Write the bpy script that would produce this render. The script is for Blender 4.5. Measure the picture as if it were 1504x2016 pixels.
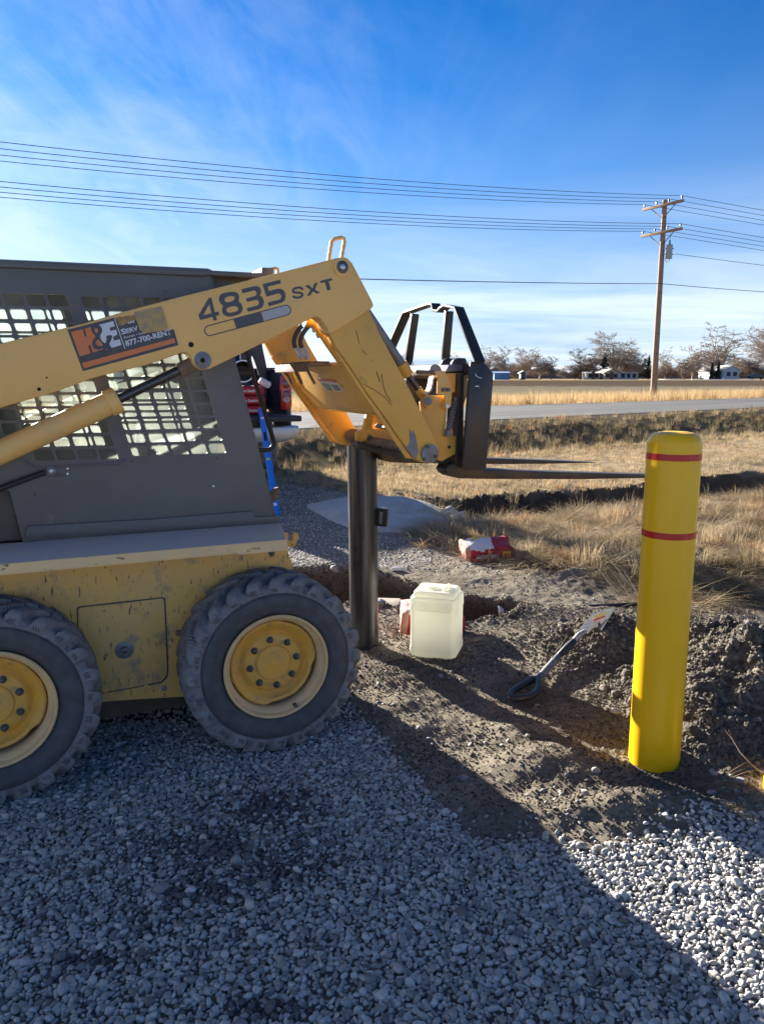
import bpy, bmesh, math, random
import numpy as np
from mathutils import Vector, Matrix, Euler

random.seed(7)
rng = np.random.default_rng(11)
for _o in list(bpy.data.objects):
    bpy.data.objects.remove(_o, do_unlink=True)
SC = bpy.context.scene
COL = SC.collection
R = math.radians

# ------------------------------------------------------------------ camera, world, sun, exposure
PITCH = R(9.9)
F_PX, CX, CY = 1511.0, 752.0, 1008.0
CAM_Z = 1.5
cam_data = bpy.data.cameras.new('camera')
cam = bpy.data.objects.new('camera', cam_data)
COL.objects.link(cam)
cam.location = (0, 0, CAM_Z)
cam.rotation_euler = (math.pi / 2 - PITCH, 0, 0)
cam_data.sensor_fit = 'HORIZONTAL'
cam_data.sensor_width = 36.0
cam_data.lens = 36.0 * F_PX / 1504.0
cam_data.clip_start = 0.05
cam_data.clip_end = 60000
SC.camera = cam

SUN_AZ, SUN_EL = R(-35.0), R(16.8)        # azimuth from +Y towards +X
SUN_DIR = Vector((math.sin(SUN_AZ) * math.cos(SUN_EL), math.cos(SUN_AZ) * math.cos(SUN_EL), math.sin(SUN_EL)))
SKY_STRENGTH = 0.15
SUN_STRENGTH = 4.7
sun_data = bpy.data.lights.new('sun', 'SUN')
sun_data.energy = SUN_STRENGTH
sun_data.angle = R(0.5)
sun_data.color = (1.0, 0.93, 0.82)
sun = bpy.data.objects.new('sun', sun_data)
COL.objects.link(sun)
sun.rotation_euler = SUN_DIR.to_track_quat('Z', 'Y').to_euler()
sun.location = (-20, 30, 20)

def nd(nt, typ, **kw):
    n = nt.nodes.new(typ)
    for k, v in kw.items():
        if k.startswith('i_'):
            n.inputs[k[2:].replace('_', ' ')].default_value = v
        else:
            setattr(n, k, v)
    return n

def ramp(nt, stops, interp='LINEAR'):
    r = nt.nodes.new('ShaderNodeValToRGB')
    r.color_ramp.interpolation = interp
    el = r.color_ramp.elements
    while len(el) < len(stops):
        el.new(0.5)
    for e, (p, c) in zip(el, stops):
        e.position = p
        e.color = (c, c, c, 1) if not hasattr(c, '__len__') else (*c[:3], 1)
    return r

def math_n(nt, op, a, b=None, c=None, clamp=False):
    n = nt.nodes.new('ShaderNodeMath')
    n.operation = op
    n.use_clamp = clamp
    for i, v in enumerate((a, b, c)):
        if v is None:
            continue
        if hasattr(v, 'links'):
            nt.links.new(v, n.inputs[i])
        else:
            n.inputs[i].default_value = v
    return n.outputs[0]

def mixc(nt, fac, a, b, blend='MIX'):
    n = nt.nodes.new('ShaderNodeMix')
    n.data_type = 'RGBA'
    n.blend_type = blend
    for idx, v in ((0, fac), (6, a), (7, b)):
        if hasattr(v, 'links'):
            nt.links.new(v, n.inputs[idx])
        elif idx == 0:
            n.inputs[0].default_value = v
        else:
            n.inputs[idx].default_value = (*v[:3], 1)
    return n.outputs[2]

world = bpy.data.worlds.new('World')
SC.world = world
world.use_nodes = True
wt = world.node_tree
wt.nodes.clear()
w_out = nd(wt, 'ShaderNodeOutputWorld')
w_bg = nd(wt, 'ShaderNodeBackground')
w_bg.inputs['Strength'].default_value = SKY_STRENGTH
sky = nd(wt, 'ShaderNodeTexSky', sky_type='NISHITA')
sky.sun_disc = False
sky.sun_elevation = SUN_EL
sky.sun_rotation = SUN_AZ
sky.altitude = 1500
sky.air_density = 1.0
sky.dust_density = 0.5
sky.ozone_density = 3.0
w_hsv = nd(wt, 'ShaderNodeHueSaturation')
w_hsv.inputs['Saturation'].default_value = 1.3
w_hsv.inputs['Value'].default_value = 1.0
w_gam = nd(wt, 'ShaderNodeGamma'); w_gam.inputs['Gamma'].default_value = 1.15
wt.links.new(sky.outputs[0], w_gam.inputs['Color'])
w_mul = nd(wt, 'ShaderNodeMix', data_type='RGBA', blend_type='MULTIPLY'); w_mul.inputs[0].default_value = 1.0
w_mul.inputs[7].default_value = (0.125, 0.145, 0.175, 1)
wt.links.new(w_gam.outputs[0], w_mul.inputs[6])
wt.links.new(w_mul.outputs[2], w_hsv.inputs['Color'])
w_tc = nd(wt, 'ShaderNodeTexCoord')
w_sep = nd(wt, 'ShaderNodeSeparateXYZ')
wt.links.new(w_tc.outputs['Generated'], w_sep.inputs[0])
zc_ = math_n(wt, 'ADD', math_n(wt, 'MAXIMUM', w_sep.outputs[2], 0.0), 0.10)
px_ = math_n(wt, 'DIVIDE', w_sep.outputs[0], zc_)
py_ = math_n(wt, 'DIVIDE', w_sep.outputs[1], zc_)
w_cmb = nd(wt, 'ShaderNodeCombineXYZ')
wt.links.new(px_, w_cmb.inputs[0]); wt.links.new(py_, w_cmb.inputs[1])
def cloud(rotz, scl, stops, nscale, dist, detail=9, rough=0.6, loc=(0, 0, 0)):
    m = nd(wt, 'ShaderNodeMapping')
    m.inputs['Location'].default_value = loc
    m.inputs['Rotation'].default_value = (0, 0, rotz)
    m.inputs['Scale'].default_value = scl
    wt.links.new(w_cmb.outputs[0], m.inputs[0])
    n = nd(wt, 'ShaderNodeTexNoise')
    n.inputs['Scale'].default_value = nscale
    n.inputs['Detail'].default_value = detail
    n.inputs['Roughness'].default_value = rough
    n.inputs['Distortion'].default_value = dist
    wt.links.new(m.outputs[0], n.inputs['Vector'])
    r_ = ramp(wt, stops)
    wt.links.new(n.outputs[0], r_.inputs[0])
    return r_.outputs[0]
c_wisp = cloud(R(-50), (1.0, 0.55, 1), [(0.36, 0), (0.78, 0.9)], 0.75, 0.7, loc=(1.3, 0.4, 0))
c_fine = cloud(R(-62), (2.2, 0.7, 1), [(0.42, 0), (0.85, 1.0)], 1.5, 1.3)
c_bank = cloud(R(8), (0.35, 0.85, 1), [(0.36, 0), (0.62, 1.0)], 0.9, 0.5, loc=(5.2, 2.0, 0))
# thin cloud is spread by its azimuth: more of it towards the sun (west) side, and a bank low over the horizon
az_w = ramp(wt, [(0.27, 1.0), (0.38, 0.75), (0.56, 0.14), (0.66, 0.04)])
az_ = math_n(wt, 'MULTIPLY_ADD', w_sep.outputs[0], 0.5, 0.5)
wt.links.new(az_, az_w.inputs[0])
el_low = ramp(wt, [(0.0, 1.0), (0.07, 0.95), (0.15, 0.5), (0.24, 0.0)])
wt.links.new(w_sep.outputs[2], el_low.inputs[0])
wisps = math_n(wt, 'MULTIPLY', math_n(wt, 'MULTIPLY_ADD', c_fine, 0.4, c_wisp, clamp=True), math_n(wt, 'ADD', math_n(wt, 'MULTIPLY', az_w.outputs[0], 1.2), 0.0))
bank = math_n(wt, 'MULTIPLY', math_n(wt, 'MULTIPLY_ADD', c_bank, 0.75, 0.15), el_low.outputs[0])
c_all = math_n(wt, 'MAXIMUM', math_n(wt, 'MULTIPLY', wisps, 0.75), bank, clamp=True)
bright = mixc(wt, 1.0, w_hsv.outputs[0], (0.25, 0.25, 0.25), 'MULTIPLY')
cl_col = mixc(wt, 1.0, bright, (1.25, 1.30, 1.38), 'ADD')
# pale air low over the horizon
el_hz = ramp(wt, [(0.0, 1.0), (0.05, 0.90), (0.13, 0.60), (0.22, 0.30), (0.33, 0.08), (0.42, 0.0)])
wt.links.new(w_sep.outputs[2], el_hz.inputs[0])
base_sky = mixc(wt, el_hz.outputs[0], w_hsv.outputs[0], (0.66, 0.90, 1.22))
w_mix = mixc(wt, c_all, base_sky, cl_col)
wt.links.new(w_mix, w_bg.inputs['Color'])
wt.links.new(w_bg.outputs[0], w_out.inputs[0])

SC.view_settings.view_transform = 'Standard'
SC.view_settings.look = 'None'
SC.view_settings.gamma = 1.0
SC.view_settings.use_curve_mapping = False
SC.view_settings.exposure = 2.3
SC.render.film_transparent = False
SC.cycles.max_bounces = 8
SC.cycles.transparent_max_bounces = 12

# ------------------------------------------------------------------ geometry helpers
FWD = Vector((0, math.cos(PITCH), -math.sin(PITCH)))
UPV = Vector((0, math.sin(PITCH), math.cos(PITCH)))
CAM = Vector((0, 0, CAM_Z))

def ray(x, y):
    """direction in the world of a point of the survey photograph (1504 x 2016)"""
    return FWD + Vector((1, 0, 0)) * ((x - CX) / F_PX) + UPV * ((CY - y) / F_PX)

def at_plane(x, y, p0, n):
    d = ray(x, y)
    return CAM + d * ((Vector(p0) - CAM).dot(n) / d.dot(n))

def at_z(x, y, z=0.0):
    d = ray(x, y)
    return CAM + d * ((z - CAM_Z) / d.z)

def at_depth(x, y, Y):
    d = ray(x, y)
    return CAM + d * (Y / d.y)

LA = R(23.8)                                   # the loader's heading
LO = Vector((-0.41, 2.90, 0.0))                # under the front wheel, at the tyre's outer face
LU = Vector((math.cos(LA), math.sin(LA), 0))
LN = Vector((-math.sin(LA), math.cos(LA), 0))

def L(x, y, v):
    """point of the loader frame (u, v, z) seen at a survey pixel, on the upright plane v"""
    p = at_plane(x, y, LO + LN * v, LN) - LO
    return Vector((p.dot(LU), v, p.z))

def Lu(x, y, u):
    p = at_plane(x, y, LO + LU * u, LU) - LO
    return Vector((u, p.dot(LN), p.z))

def tag(o, label=None, cat=None, group=None, kind=None):
    if label: o['label'] = label
    if cat: o['category'] = cat
    if group: o['group'] = group
    if kind: o['kind'] = kind
    return o

def empty(name, loc=(0, 0, 0), rz=0.0, parent=None):
    o = bpy.data.objects.new(name, None)
    o.empty_display_size = 0.1
    COL.objects.link(o)
    o.location = loc
    o.rotation_euler = (0, 0, rz)
    o.parent = parent
    return o

class MB:
    def __init__(s):
        s.bm = bmesh.new()
    def prism(s, pts, off):
        """pts: outline (3D); off: vector to the back face"""
        off = Vector(off)
        a = [s.bm.verts.new(p) for p in pts]
        b = [s.bm.verts.new(Vector(p) + off) for p in pts]
        n = len(pts)
        s.bm.faces.new(a)
        s.bm.faces.new(b[::-1])
        for i in range(n):
            j = (i + 1) % n
            s.bm.faces.new((a[j], a[i], b[i], b[j]))
        return s
    def box(s, c, size, rot=None):
        m = Matrix.Translation(Vector(c))
        if rot is not None:
            m = m @ (rot.to_4x4() if isinstance(rot, Matrix) else Euler(rot).to_matrix().to_4x4())
        m = m @ Matrix.Diagonal((*size, 1))
        bmesh.ops.create_cube(s.bm, size=1.0, matrix=m)
        return s
    def tube(s, pts, r, seg=10, cap=True, closed=False):
        pts = [Vector(p) for p in pts]
        n = len(pts)
        rs = r if hasattr(r, '__len__') else [r] * n
        rings = []
        up = None
        for i, p in enumerate(pts):
            if closed:
                t = (pts[(i + 1) % n] - pts[i - 1]).normalized()
            else:
                t = (pts[min(i + 1, n - 1)] - pts[max(i - 1, 0)]).normalized()
            if up is None:
                up = Vector((0, 0, 1)) if abs(t.z) < 0.9 else Vector((1, 0, 0))
            x = up.cross(t)
            if x.length < 1e-6:
                x = Vector((1, 0, 0)).cross(t)
            x.normalize()
            yv = t.cross(x)
            up = yv
            rings.append([s.bm.verts.new(p + (x * math.cos(2 * math.pi * k / seg) + yv * math.sin(2 * math.pi * k / seg)) * rs[i]) for k in range(seg)])
        m = n if closed else n - 1
        for i in range(m):
            a, b = rings[i], rings[(i + 1) % n]
            for k in range(seg):
                s.bm.faces.new((a[k], a[(k + 1) % seg], b[(k + 1) % seg], b[k]))
        if cap and not closed:
            s.bm.faces.new(rings[0][::-1])
            s.bm.faces.new(rings[-1])
        return s
    def lathe(s, prof, seg=32, origin=(0, 0, 0), axis='Z', close=False, a0=0.0):
        """prof: (radius, height) along the axis"""
        o = Vector(origin)
        rings = []
        for (r_, h) in prof:
            ring = []
            for k in range(seg):
                t = a0 + 2 * math.pi * k / seg
                c, sn = math.cos(t) * r_, math.sin(t) * r_
                v = {'Z': (c, sn, h), 'Y': (c, h, sn), 'X': (h, c, sn)}[axis]
                ring.append(s.bm.verts.new(o + Vector(v)) if r_ > 1e-6 or k == 0 else ring[0])
            rings.append(ring)
        def f(vs):
            u = []
            for v in vs:
                if v not in u: u.append(v)
            if len(u) > 2:
                try: s.bm.faces.new(u)
                except ValueError: pass
        for a, b in zip(rings, rings[1:] + ([rings[0]] if close else [])):
            for k in range(seg):
                f((a[k], a[(k + 1) % seg], b[(k + 1) % seg], b[k]))
        return s
    def disc(s, c, r, n, h, seg=20):
        """short cylinder at c along unit vector n, height h"""
        s.tube([Vector(c), Vector(c) + Vector(n) * h], r, seg)
        return s
    def done(s, name, material, parent=None, bevel=0.0, bseg=2, smooth=35, loc=None):
        bm = s.bm
        bmesh.ops.recalc_face_normals(bm, faces=bm.faces)
        if bevel > 0:
            ed = [e for e in bm.edges if len(e.link_faces) == 2 and e.calc_face_angle(0) > R(30)]
            try:
                bmesh.ops.bevel(bm, geom=ed, offset=bevel, segments=bseg, affect='EDGES', profile=0.5, clamp_overlap=True)
            except Exception:
                pass
        me = bpy.data.meshes.new(name)
        bm.to_mesh(me)
        bm.free()
        return link_mesh(name, me, material, parent, smooth, loc)

def link_mesh(name, me, material, parent=None, smooth=35, loc=None):
    if material is not None:
        for m in (material if isinstance(material, (list, tuple)) else [material]):
            me.materials.append(m)
    if smooth:
        me.polygons.foreach_set('use_smooth', [True] * len(me.polygons))
        me.set_sharp_from_angle(angle=R(smooth))
    o = bpy.data.objects.new(name, me)
    COL.objects.link(o)
    o.parent = parent
    if loc is not None:
        o.location = loc
    return o

def curve_mesh(name, splines, depth):
    """flat filled outline with holes (2D splines), extruded +-depth/2"""
    cu = bpy.data.curves.new(name, 'CURVE')
    cu.dimensions = '2D'
    cu.fill_mode = 'BOTH'
    cu.extrude = depth / 2
    for sp in splines:
        s_ = cu.splines.new('POLY')
        s_.points.add(len(sp) - 1)
        for p, q in zip(s_.points, sp):
            p.co = (q[0], q[1], 0, 1)
        s_.use_cyclic_u = True
    o = bpy.data.objects.new(name, cu)
    me = bpy.data.meshes.new_from_object(o)
    bpy.data.objects.remove(o)
    bpy.data.curves.remove(cu)
    return me

def text_mesh(body, bold=0.0, depth=0.0, spacing=1.0):
    cu = bpy.data.curves.new('lettering', 'FONT')
    cu.body = body
    cu.extrude = depth
    cu.offset = bold
    cu.space_character = spacing
    cu.resolution_u = 3
    o = bpy.data.objects.new('lettering', cu)
    me = bpy.data.meshes.new_from_object(o)
    bpy.data.objects.remove(o)
    bpy.data.curves.remove(cu)
    return me

def place_verts(me, fn):
    n = len(me.vertices)
    co = np.empty(n * 3, dtype=np.float32)
    me.vertices.foreach_get('co', co)
    co = co.reshape(-1, 3)
    out = fn(co)
    me.vertices.foreach_set('co', np.ascontiguousarray(out, dtype=np.float32).ravel())
    me.update()

def plate(name, outer, holes, v, thick, material, parent, smooth=0):
    """plate in the (u, z) plane, outline points from L(); front at v, back at v+thick"""
    sp = [[(p[0], p[2]) for p in outer]] + [[(p[0], p[2]) for p in h] for h in holes]
    me = curve_mesh(name, sp, thick)
    place_verts(me, lambda c: np.stack([c[:, 0], v + thick / 2 - c[:, 2], c[:, 1]], 1))
    return link_mesh(name, me, material, parent, smooth)

def text_on(name, body, p0, p1, height, material, parent, bold=0.0, up=None, spacing=1.0):
    """flat lettering from p0 (baseline start) to p1 (baseline end), cap height given"""
    me = text_mesh(body, bold, 0.0, spacing)
    p0, p1 = Vector(p0), Vector(p1)
    ex = (p1 - p0)
    n = len(me.vertices)
    co = np.empty(n * 3, dtype=np.float32); me.vertices.foreach_get('co', co); co = co.reshape(-1, 3)
    w0, w1 = co[:, 0].min(), co[:, 0].max()
    hh = 0.70
    if up is None:
        up = Vector((0, 0, 1))
    upv = (up - ex.normalized() * up.dot(ex.normalized())).normalized()
    e = np.array(ex) / (w1 - w0)
    uu = np.array(upv) * height / hh
    base = np.array(p0)
    place_verts(me, lambda c: base + (c[:, 0:1] - w0) * e + c[:, 1:2] * uu)
    return link_mesh(name, me, material, parent, 0)

def ribbon(pts, w):
    """outline of a polyline of width w, mitred, in 2D"""
    n = len(pts)
    left, right = [], []
    for i in range(n):
        a = np.array(pts[max(i - 1, 0)], float); b = np.array(pts[min(i + 1, n - 1)], float); p = np.array(pts[i], float)
        if 0 < i < n - 1:
            d1 = (p - a) / np.linalg.norm(p - a); d2 = (b - p) / np.linalg.norm(b - p)
            t = d1 + d2
            t /= max(np.linalg.norm(t), 1e-6)
            k = 1 / max(math.sqrt(max((1 + d1 @ d2) / 2, 0)), 0.6)
        else:
            t = (b - a) / np.linalg.norm(b - a); k = 1
        nn = np.array((-t[1], t[0])) * w / 2 * k
        left.append(p + nn); right.append(p - nn)
    return left + right[::-1]

# ------------------------------------------------------------------ materials
def mat(name, col, rough=0.6, metal=0.0, col2=None, nscale=6.0, lo=0.35, hi=0.7, bump=0.0, bscale=80.0,
        dirt=None, dscale=14.0, dlo=0.55, dhi=0.62, scratch=None, sscale=(60, 60, 7), sth=0.68, spec=0.5, coat=0.0, bdist=0.002,
        alpha=None, trans=0.0, sss=0.0, rough2=None):
    m = bpy.data.materials.new(name)
    m.use_nodes = True
    nt = m.node_tree
    b = nt.nodes['Principled BSDF']
    b.inputs['Roughness'].default_value = rough
    b.inputs['Metallic'].default_value = metal
    b.inputs['Specular IOR Level'].default_value = spec
    if coat: b.inputs['Coat Weight'].default_value = coat
    if trans: b.inputs['Transmission Weight'].default_value = trans
    if sss:
        b.inputs['Subsurface Weight'].default_value = sss
        b.inputs['Subsurface Radius'].default_value = (0.05, 0.05, 0.04)
    tc = nt.nodes.new('ShaderNodeTexCoord')
    cur = None
    def noise(scale, detail=5, vec=None, rgh=0.6):
        n = nt.nodes.new('ShaderNodeTexNoise')
        n.inputs['Scale'].default_value = scale
        n.inputs['Detail'].default_value = detail
        n.inputs['Roughness'].default_value = rgh
        nt.links.new(vec if vec is not None else tc.outputs['Object'], n.inputs['Vector'])
        return n.outputs[0]
    if col2 is not None:
        r_ = ramp(nt, [(lo, 0.0), (hi, 1.0)])
        nt.links.new(noise(nscale, 7), r_.inputs[0])
        cur = mixc(nt, r_.outputs[0], col, col2)
        if rough2 is not None:
            rr = math_n(nt, 'MULTIPLY_ADD', r_.outputs[0], rough2 - rough, rough)
            nt.links.new(rr, b.inputs['Roughness'])
    if dirt is not None:
        r_ = ramp(nt, [(dlo, 0.0), (dhi, 1.0)])
        nt.links.new(noise(dscale, 9, rgh=0.7), r_.inputs[0])
        cur = mixc(nt, r_.outputs[0], cur if cur is not None else col, dirt)
    if scratch is not None:
        mp = nt.nodes.new('ShaderNodeMapping')
        mp.inputs['Scale'].default_value = sscale
        mp.inputs['Rotation'].default_value = (0, R(12), 0)
        nt.links.new(tc.outputs['Object'], mp.inputs[0])
        r_ = ramp(nt, [(sth, 0.0), (sth + 0.03, 1.0)])
        nt.links.new(noise(1.0, 4, mp.outputs[0]), r_.inputs[0])
        cur = mixc(nt, r_.outputs[0], cur if cur is not None else col, scratch)
    if cur is None:
        b.inputs['Base Color'].default_value = (*col, 1)
    else:
        nt.links.new(cur, b.inputs['Base Color'])
    if bump:
        bp = nt.nodes.new('ShaderNodeBump')
        bp.inputs['Strength'].default_value = bump
        bp.inputs['Distance'].default_value = bdist
        nt.links.new(noise(bscale, 6), bp.inputs['Height'])
        nt.links.new(bp.outputs[0], b.inputs['Normal'])
    return m

YEL = (0.60, 0.36, 0.085)
M = {}
M['arm'] = mat('dusty_yellow_paint', (0.87, 0.50, 0.15), 0.5, col2=(0.82, 0.46, 0.13), nscale=3.5, dirt=(0.55, 0.40, 0.22), dscale=5, dlo=0.56, dhi=0.8, scratch=(0.16, 0.09, 0.04), sscale=(25, 25, 9), sth=0.76, bump=0.15, bscale=40)
M['leg'] = mat('worn_yellow_paint', (0.80, 0.42, 0.065), 0.45, col2=(0.68, 0.36, 0.075), nscale=5, dirt=(0.30, 0.20, 0.09), dscale=9, dlo=0.58, dhi=0.72, scratch=(0.06, 0.045, 0.035), sscale=(30, 30, 8), sth=0.69, bump=0.25, bscale=50)
M['chassis'] = mat('muddy_yellow_paint', (0.82, 0.47, 0.11), 0.55, col2=(0.68, 0.42, 0.15), nscale=4, dirt=(0.30, 0.24, 0.16), dscale=11, dlo=0.53, dhi=0.70, scratch=(0.12, 0.085, 0.06), sscale=(95, 95, 22), sth=0.63, bump=0.3, bscale=60)
M['fender_top'] = mat('dust_covered_fender', (0.46, 0.43, 0.42), 0.85, col2=(0.54, 0.46, 0.37), nscale=9, bump=0.2)
M['fender'] = mat('pale_scuffed_yellow', (0.82, 0.56, 0.26), 0.6, col2=(0.70, 0.50, 0.28), nscale=8, scratch=(0.20, 0.14, 0.09), sscale=(22, 22, 60), sth=0.65, bump=0.3, bscale=70)
M['rim'] = mat('wheel_yellow', (0.80, 0.41, 0.05), 0.5, col2=(0.68, 0.38, 0.10), nscale=10, dirt=(0.30, 0.23, 0.14), dscale=20, dlo=0.58, dhi=0.70, bump=0.2)
M['rimpale'] = mat('dusty_rim_paint', (0.76, 0.52, 0.25), 0.6, col2=(0.64, 0.45, 0.24), nscale=9, dirt=(0.20, 0.15, 0.10), dscale=22, dlo=0.62, dhi=0.68, bump=0.2)
M['rubber'] = mat('dusty_tyre_rubber', (0.14, 0.14, 0.147), 0.82, col2=(0.26, 0.25, 0.245), nscale=11, lo=0.3, hi=0.75, dirt=(0.06, 0.06, 0.065), dscale=28, dlo=0.56, dhi=0.68, bump=0.5, bscale=120)
M['rubber_wall'] = mat('tyre_sidewall_rubber', (0.05, 0.052, 0.058), 0.7, col2=(0.10, 0.10, 0.105), nscale=13, lo=0.3, hi=0.75, bump=0.35, bscale=150)
M['cab'] = mat('dark_cab_paint', (0.10, 0.093, 0.09), 0.38, col2=(0.14, 0.13, 0.12), nscale=3, dirt=(0.24, 0.22, 0.20), dscale=7, dlo=0.60, dhi=0.85, scratch=(0.28, 0.27, 0.26), sscale=(55, 55, 8), sth=0.765, bump=0.12, bscale=90)
M['cab2'] = mat('cab_inner_paint', (0.22, 0.21, 0.20), 0.6, col2=(0.32, 0.30, 0.27), nscale=5)
M['black'] = mat('black_steel', (0.022, 0.023, 0.026), 0.4, col2=(0.04, 0.035, 0.03), nscale=9, scratch=(0.25, 0.24, 0.22), sscale=(30, 30, 60), sth=0.77, bump=0.1)
M['forkblack'] = mat('worn_fork_steel', (0.05, 0.042, 0.036), 0.5, metal=0.5, col2=(0.12, 0.075, 0.05), nscale=9, bump=0.2)
M['rod'] = mat('hydraulic_rod', (0.10, 0.09, 0.085), 0.25, metal=0.8)
M['greysteel'] = mat('grey_steel', (0.25, 0.25, 0.26), 0.5, metal=0.4, col2=(0.16, 0.15, 0.15), nscale=20, bump=0.2)
M['bolt'] = mat('bolt_steel', (0.13, 0.13, 0.14), 0.45, metal=0.7, col2=(0.07, 0.06, 0.055), nscale=60)
M['rust'] = mat('dusty_brown_steel', (0.24, 0.16, 0.10), 0.8, col2=(0.14, 0.09, 0.06), nscale=20, bump=0.4)
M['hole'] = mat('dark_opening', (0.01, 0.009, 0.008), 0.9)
M['decal_dark'] = mat('decal_charcoal', (0.055, 0.052, 0.055), 0.5, col2=(0.09, 0.085, 0.085), nscale=14)
M['decal_grey'] = mat('decal_number_grey', (0.075, 0.075, 0.085), 0.5)
M['decal_orange'] = mat('decal_orange', (0.72, 0.20, 0.045), 0.5, col2=(0.62, 0.19, 0.07), nscale=10)
M['decal_white'] = mat('decal_white', (0.62, 0.63, 0.66), 0.5)
M['decal_silver'] = mat('decal_silver', (0.42, 0.40, 0.40), 0.5)
M['tape'] = mat('peeling_tape', (0.48, 0.31, 0.10), 0.55, col2=(0.34, 0.24, 0.15), nscale=45, lo=0.42, hi=0.58, bump=0.4)
M['glue'] = mat('glue_residue', (0.30, 0.17, 0.06), 0.7, col2=(0.42, 0.27, 0.10), nscale=60, lo=0.4, hi=0.6, bump=0.4)
M['seat'] = mat('seat_vinyl', (0.03, 0.03, 0.032), 0.5)
M['hose'] = mat('hydraulic_hose', (0.05, 0.05, 0.055), 0.6, bump=0.3, bscale=200)
M['bollard'] = mat('yellow_plastic', (0.90, 0.50, 0.002), 0.36, col2=(0.86, 0.47, 0.004), nscale=5, dirt=(0.66, 0.40, 0.05), dscale=16, dlo=0.66, dhi=0.80, scratch=(0.55, 0.34, 0.06), sscale=(50, 50, 9), sth=0.80, bump=0.06, bscale=260, spec=0.45, bdist=0.001)
M['redtape'] = mat('red_reflective_tape', (0.50, 0.012, 0.012), 0.35)
M['redtape2'] = mat('orange_red_tape_seam', (0.60, 0.06, 0.01), 0.35)
M['concrete'] = mat('grey_concrete', (0.45, 0.43, 0.40), 0.9, col2=(0.35, 0.335, 0.31), nscale=4, dirt=(0.14, 0.13, 0.12), dscale=22, dlo=0.60, dhi=0.68, bump=0.5, bscale=60, bdist=0.006)
M['block'] = mat('dusty_concrete_block', (0.42, 0.36, 0.29), 0.9, col2=(0.24, 0.19, 0.14), nscale=14, bump=0.6, bscale=60, bdist=0.006)
M['redbag'] = mat('red_paper_bag', (0.42, 0.018, 0.03), 0.55, col2=(0.36, 0.015, 0.025), nscale=8, bump=0.6, bscale=25, bdist=0.006)
M['bagwhite'] = mat('bag_print_white', (0.65, 0.62, 0.62), 0.6)
M['bagyellow'] = mat('bag_print_yellow', (0.70, 0.45, 0.05), 0.6)
M['bagpink'] = mat('bag_lining', (0.50, 0.24, 0.17), 0.7, bump=0.5, bscale=40)
M['wood'] = mat('weathered_pole_wood', (0.34, 0.22, 0.15), 0.85, col2=(0.24, 0.17, 0.13), nscale=14, dirt=(0.10, 0.06, 0.04), dscale=3, dlo=0.66, dhi=0.70, bump=0.5, bscale=40)
M['insul'] = mat('brown_insulator', (0.05, 0.035, 0.03), 0.3)
M['trafo'] = mat('transformer_grey', (0.30, 0.33, 0.35), 0.5)
M['wire'] = mat('wire_dark', (0.03, 0.03, 0.035), 0.5)
M['asphalt'] = None
M['truck'] = mat('navy_truck_paint', (0.012, 0.018, 0.035), 0.25, coat=0.5)
M['trim'] = mat('black_plastic', (0.02, 0.02, 0.022), 0.5)
M['chrome'] = mat('silver_bumper', (0.45, 0.45, 0.46), 0.35, metal=0.6)
M['tail'] = mat('red_lamp_lens', (0.45, 0.01, 0.012), 0.15, coat=0.6)
M['taildark'] = mat('dark_red_lens', (0.16, 0.005, 0.01), 0.15, coat=0.6)
M['lensclear'] = mat('clear_lamp_lens', (0.45, 0.38, 0.34), 0.2)
M['glass'] = mat('dark_glass', (0.02, 0.025, 0.03), 0.05)
M['jeans'] = mat('dark_trousers', (0.07, 0.075, 0.085), 0.9, bump=0.4, bscale=40)
M['denim'] = mat('blue_denim', (0.06, 0.10, 0.22), 0.9, bump=0.4, bscale=40)
M['skin'] = mat('skin', (0.50, 0.28, 0.19), 0.5)
M['hair'] = mat('brown_hair', (0.06, 0.035, 0.02), 0.7)
M['boot'] = mat('boot_leather', (0.10, 0.08, 0.07), 0.6)
M['cloth_white'] = mat('white_cloth', (0.70, 0.68, 0.65), 0.8)
M['blue'] = mat('blue_anodised', (0.01, 0.20, 0.72), 0.35, metal=0.1)
M['vial'] = mat('level_vial', (0.45, 0.65, 0.12), 0.2)
M['fglass'] = mat('grey_fibreglass', (0.10, 0.105, 0.12), 0.45)
M['silver'] = mat('bare_aluminium', (0.50, 0.50, 0.50), 0.35, metal=0.8)
M['blade'] = mat('galvanised_blade', (0.42, 0.42, 0.41), 0.4, metal=0.5, col2=(0.28, 0.26, 0.24), nscale=30, bump=0.15)
M['pvc'] = mat('white_plastic', (0.75, 0.76, 0.78), 0.4)
M['snow'] = mat('snow', (0.80, 0.82, 0.86), 0.8)

m = bpy.data.materials.new('bare_steel_pipe')
m.use_nodes = True
nt = m.node_tree
b = nt.nodes['Principled BSDF']
b.inputs['Metallic'].default_value = 0.7
tc = nt.nodes.new('ShaderNodeTexCoord')
mp = nt.nodes.new('ShaderNodeMapping'); mp.inputs['Scale'].default_value = (26, 26, 1.2)
nt.links.new(tc.outputs['Object'], mp.inputs[0])
n1 = nt.nodes.new('ShaderNodeTexNoise'); n1.inputs['Scale'].default_value = 1.0; n1.inputs['Detail'].default_value = 6
nt.links.new(mp.outputs[0], n1.inputs['Vector'])
r1 = ramp(nt, [(0.35, (0.035, 0.036, 0.04)), (0.55, (0.085, 0.085, 0.09)), (0.72, (0.20, 0.195, 0.19))])
nt.links.new(n1.outputs[0], r1.inputs[0])
n2 = nt.nodes.new('ShaderNodeTexNoise'); n2.inputs['Scale'].default_value = 5; n2.inputs['Detail'].default_value = 9
nt.links.new(tc.outputs['Object'], n2.inputs['Vector'])
r2 = ramp(nt, [(0.55, 0), (0.68, 1)])
nt.links.new(n2.outputs[0], r2.inputs[0])
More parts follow.
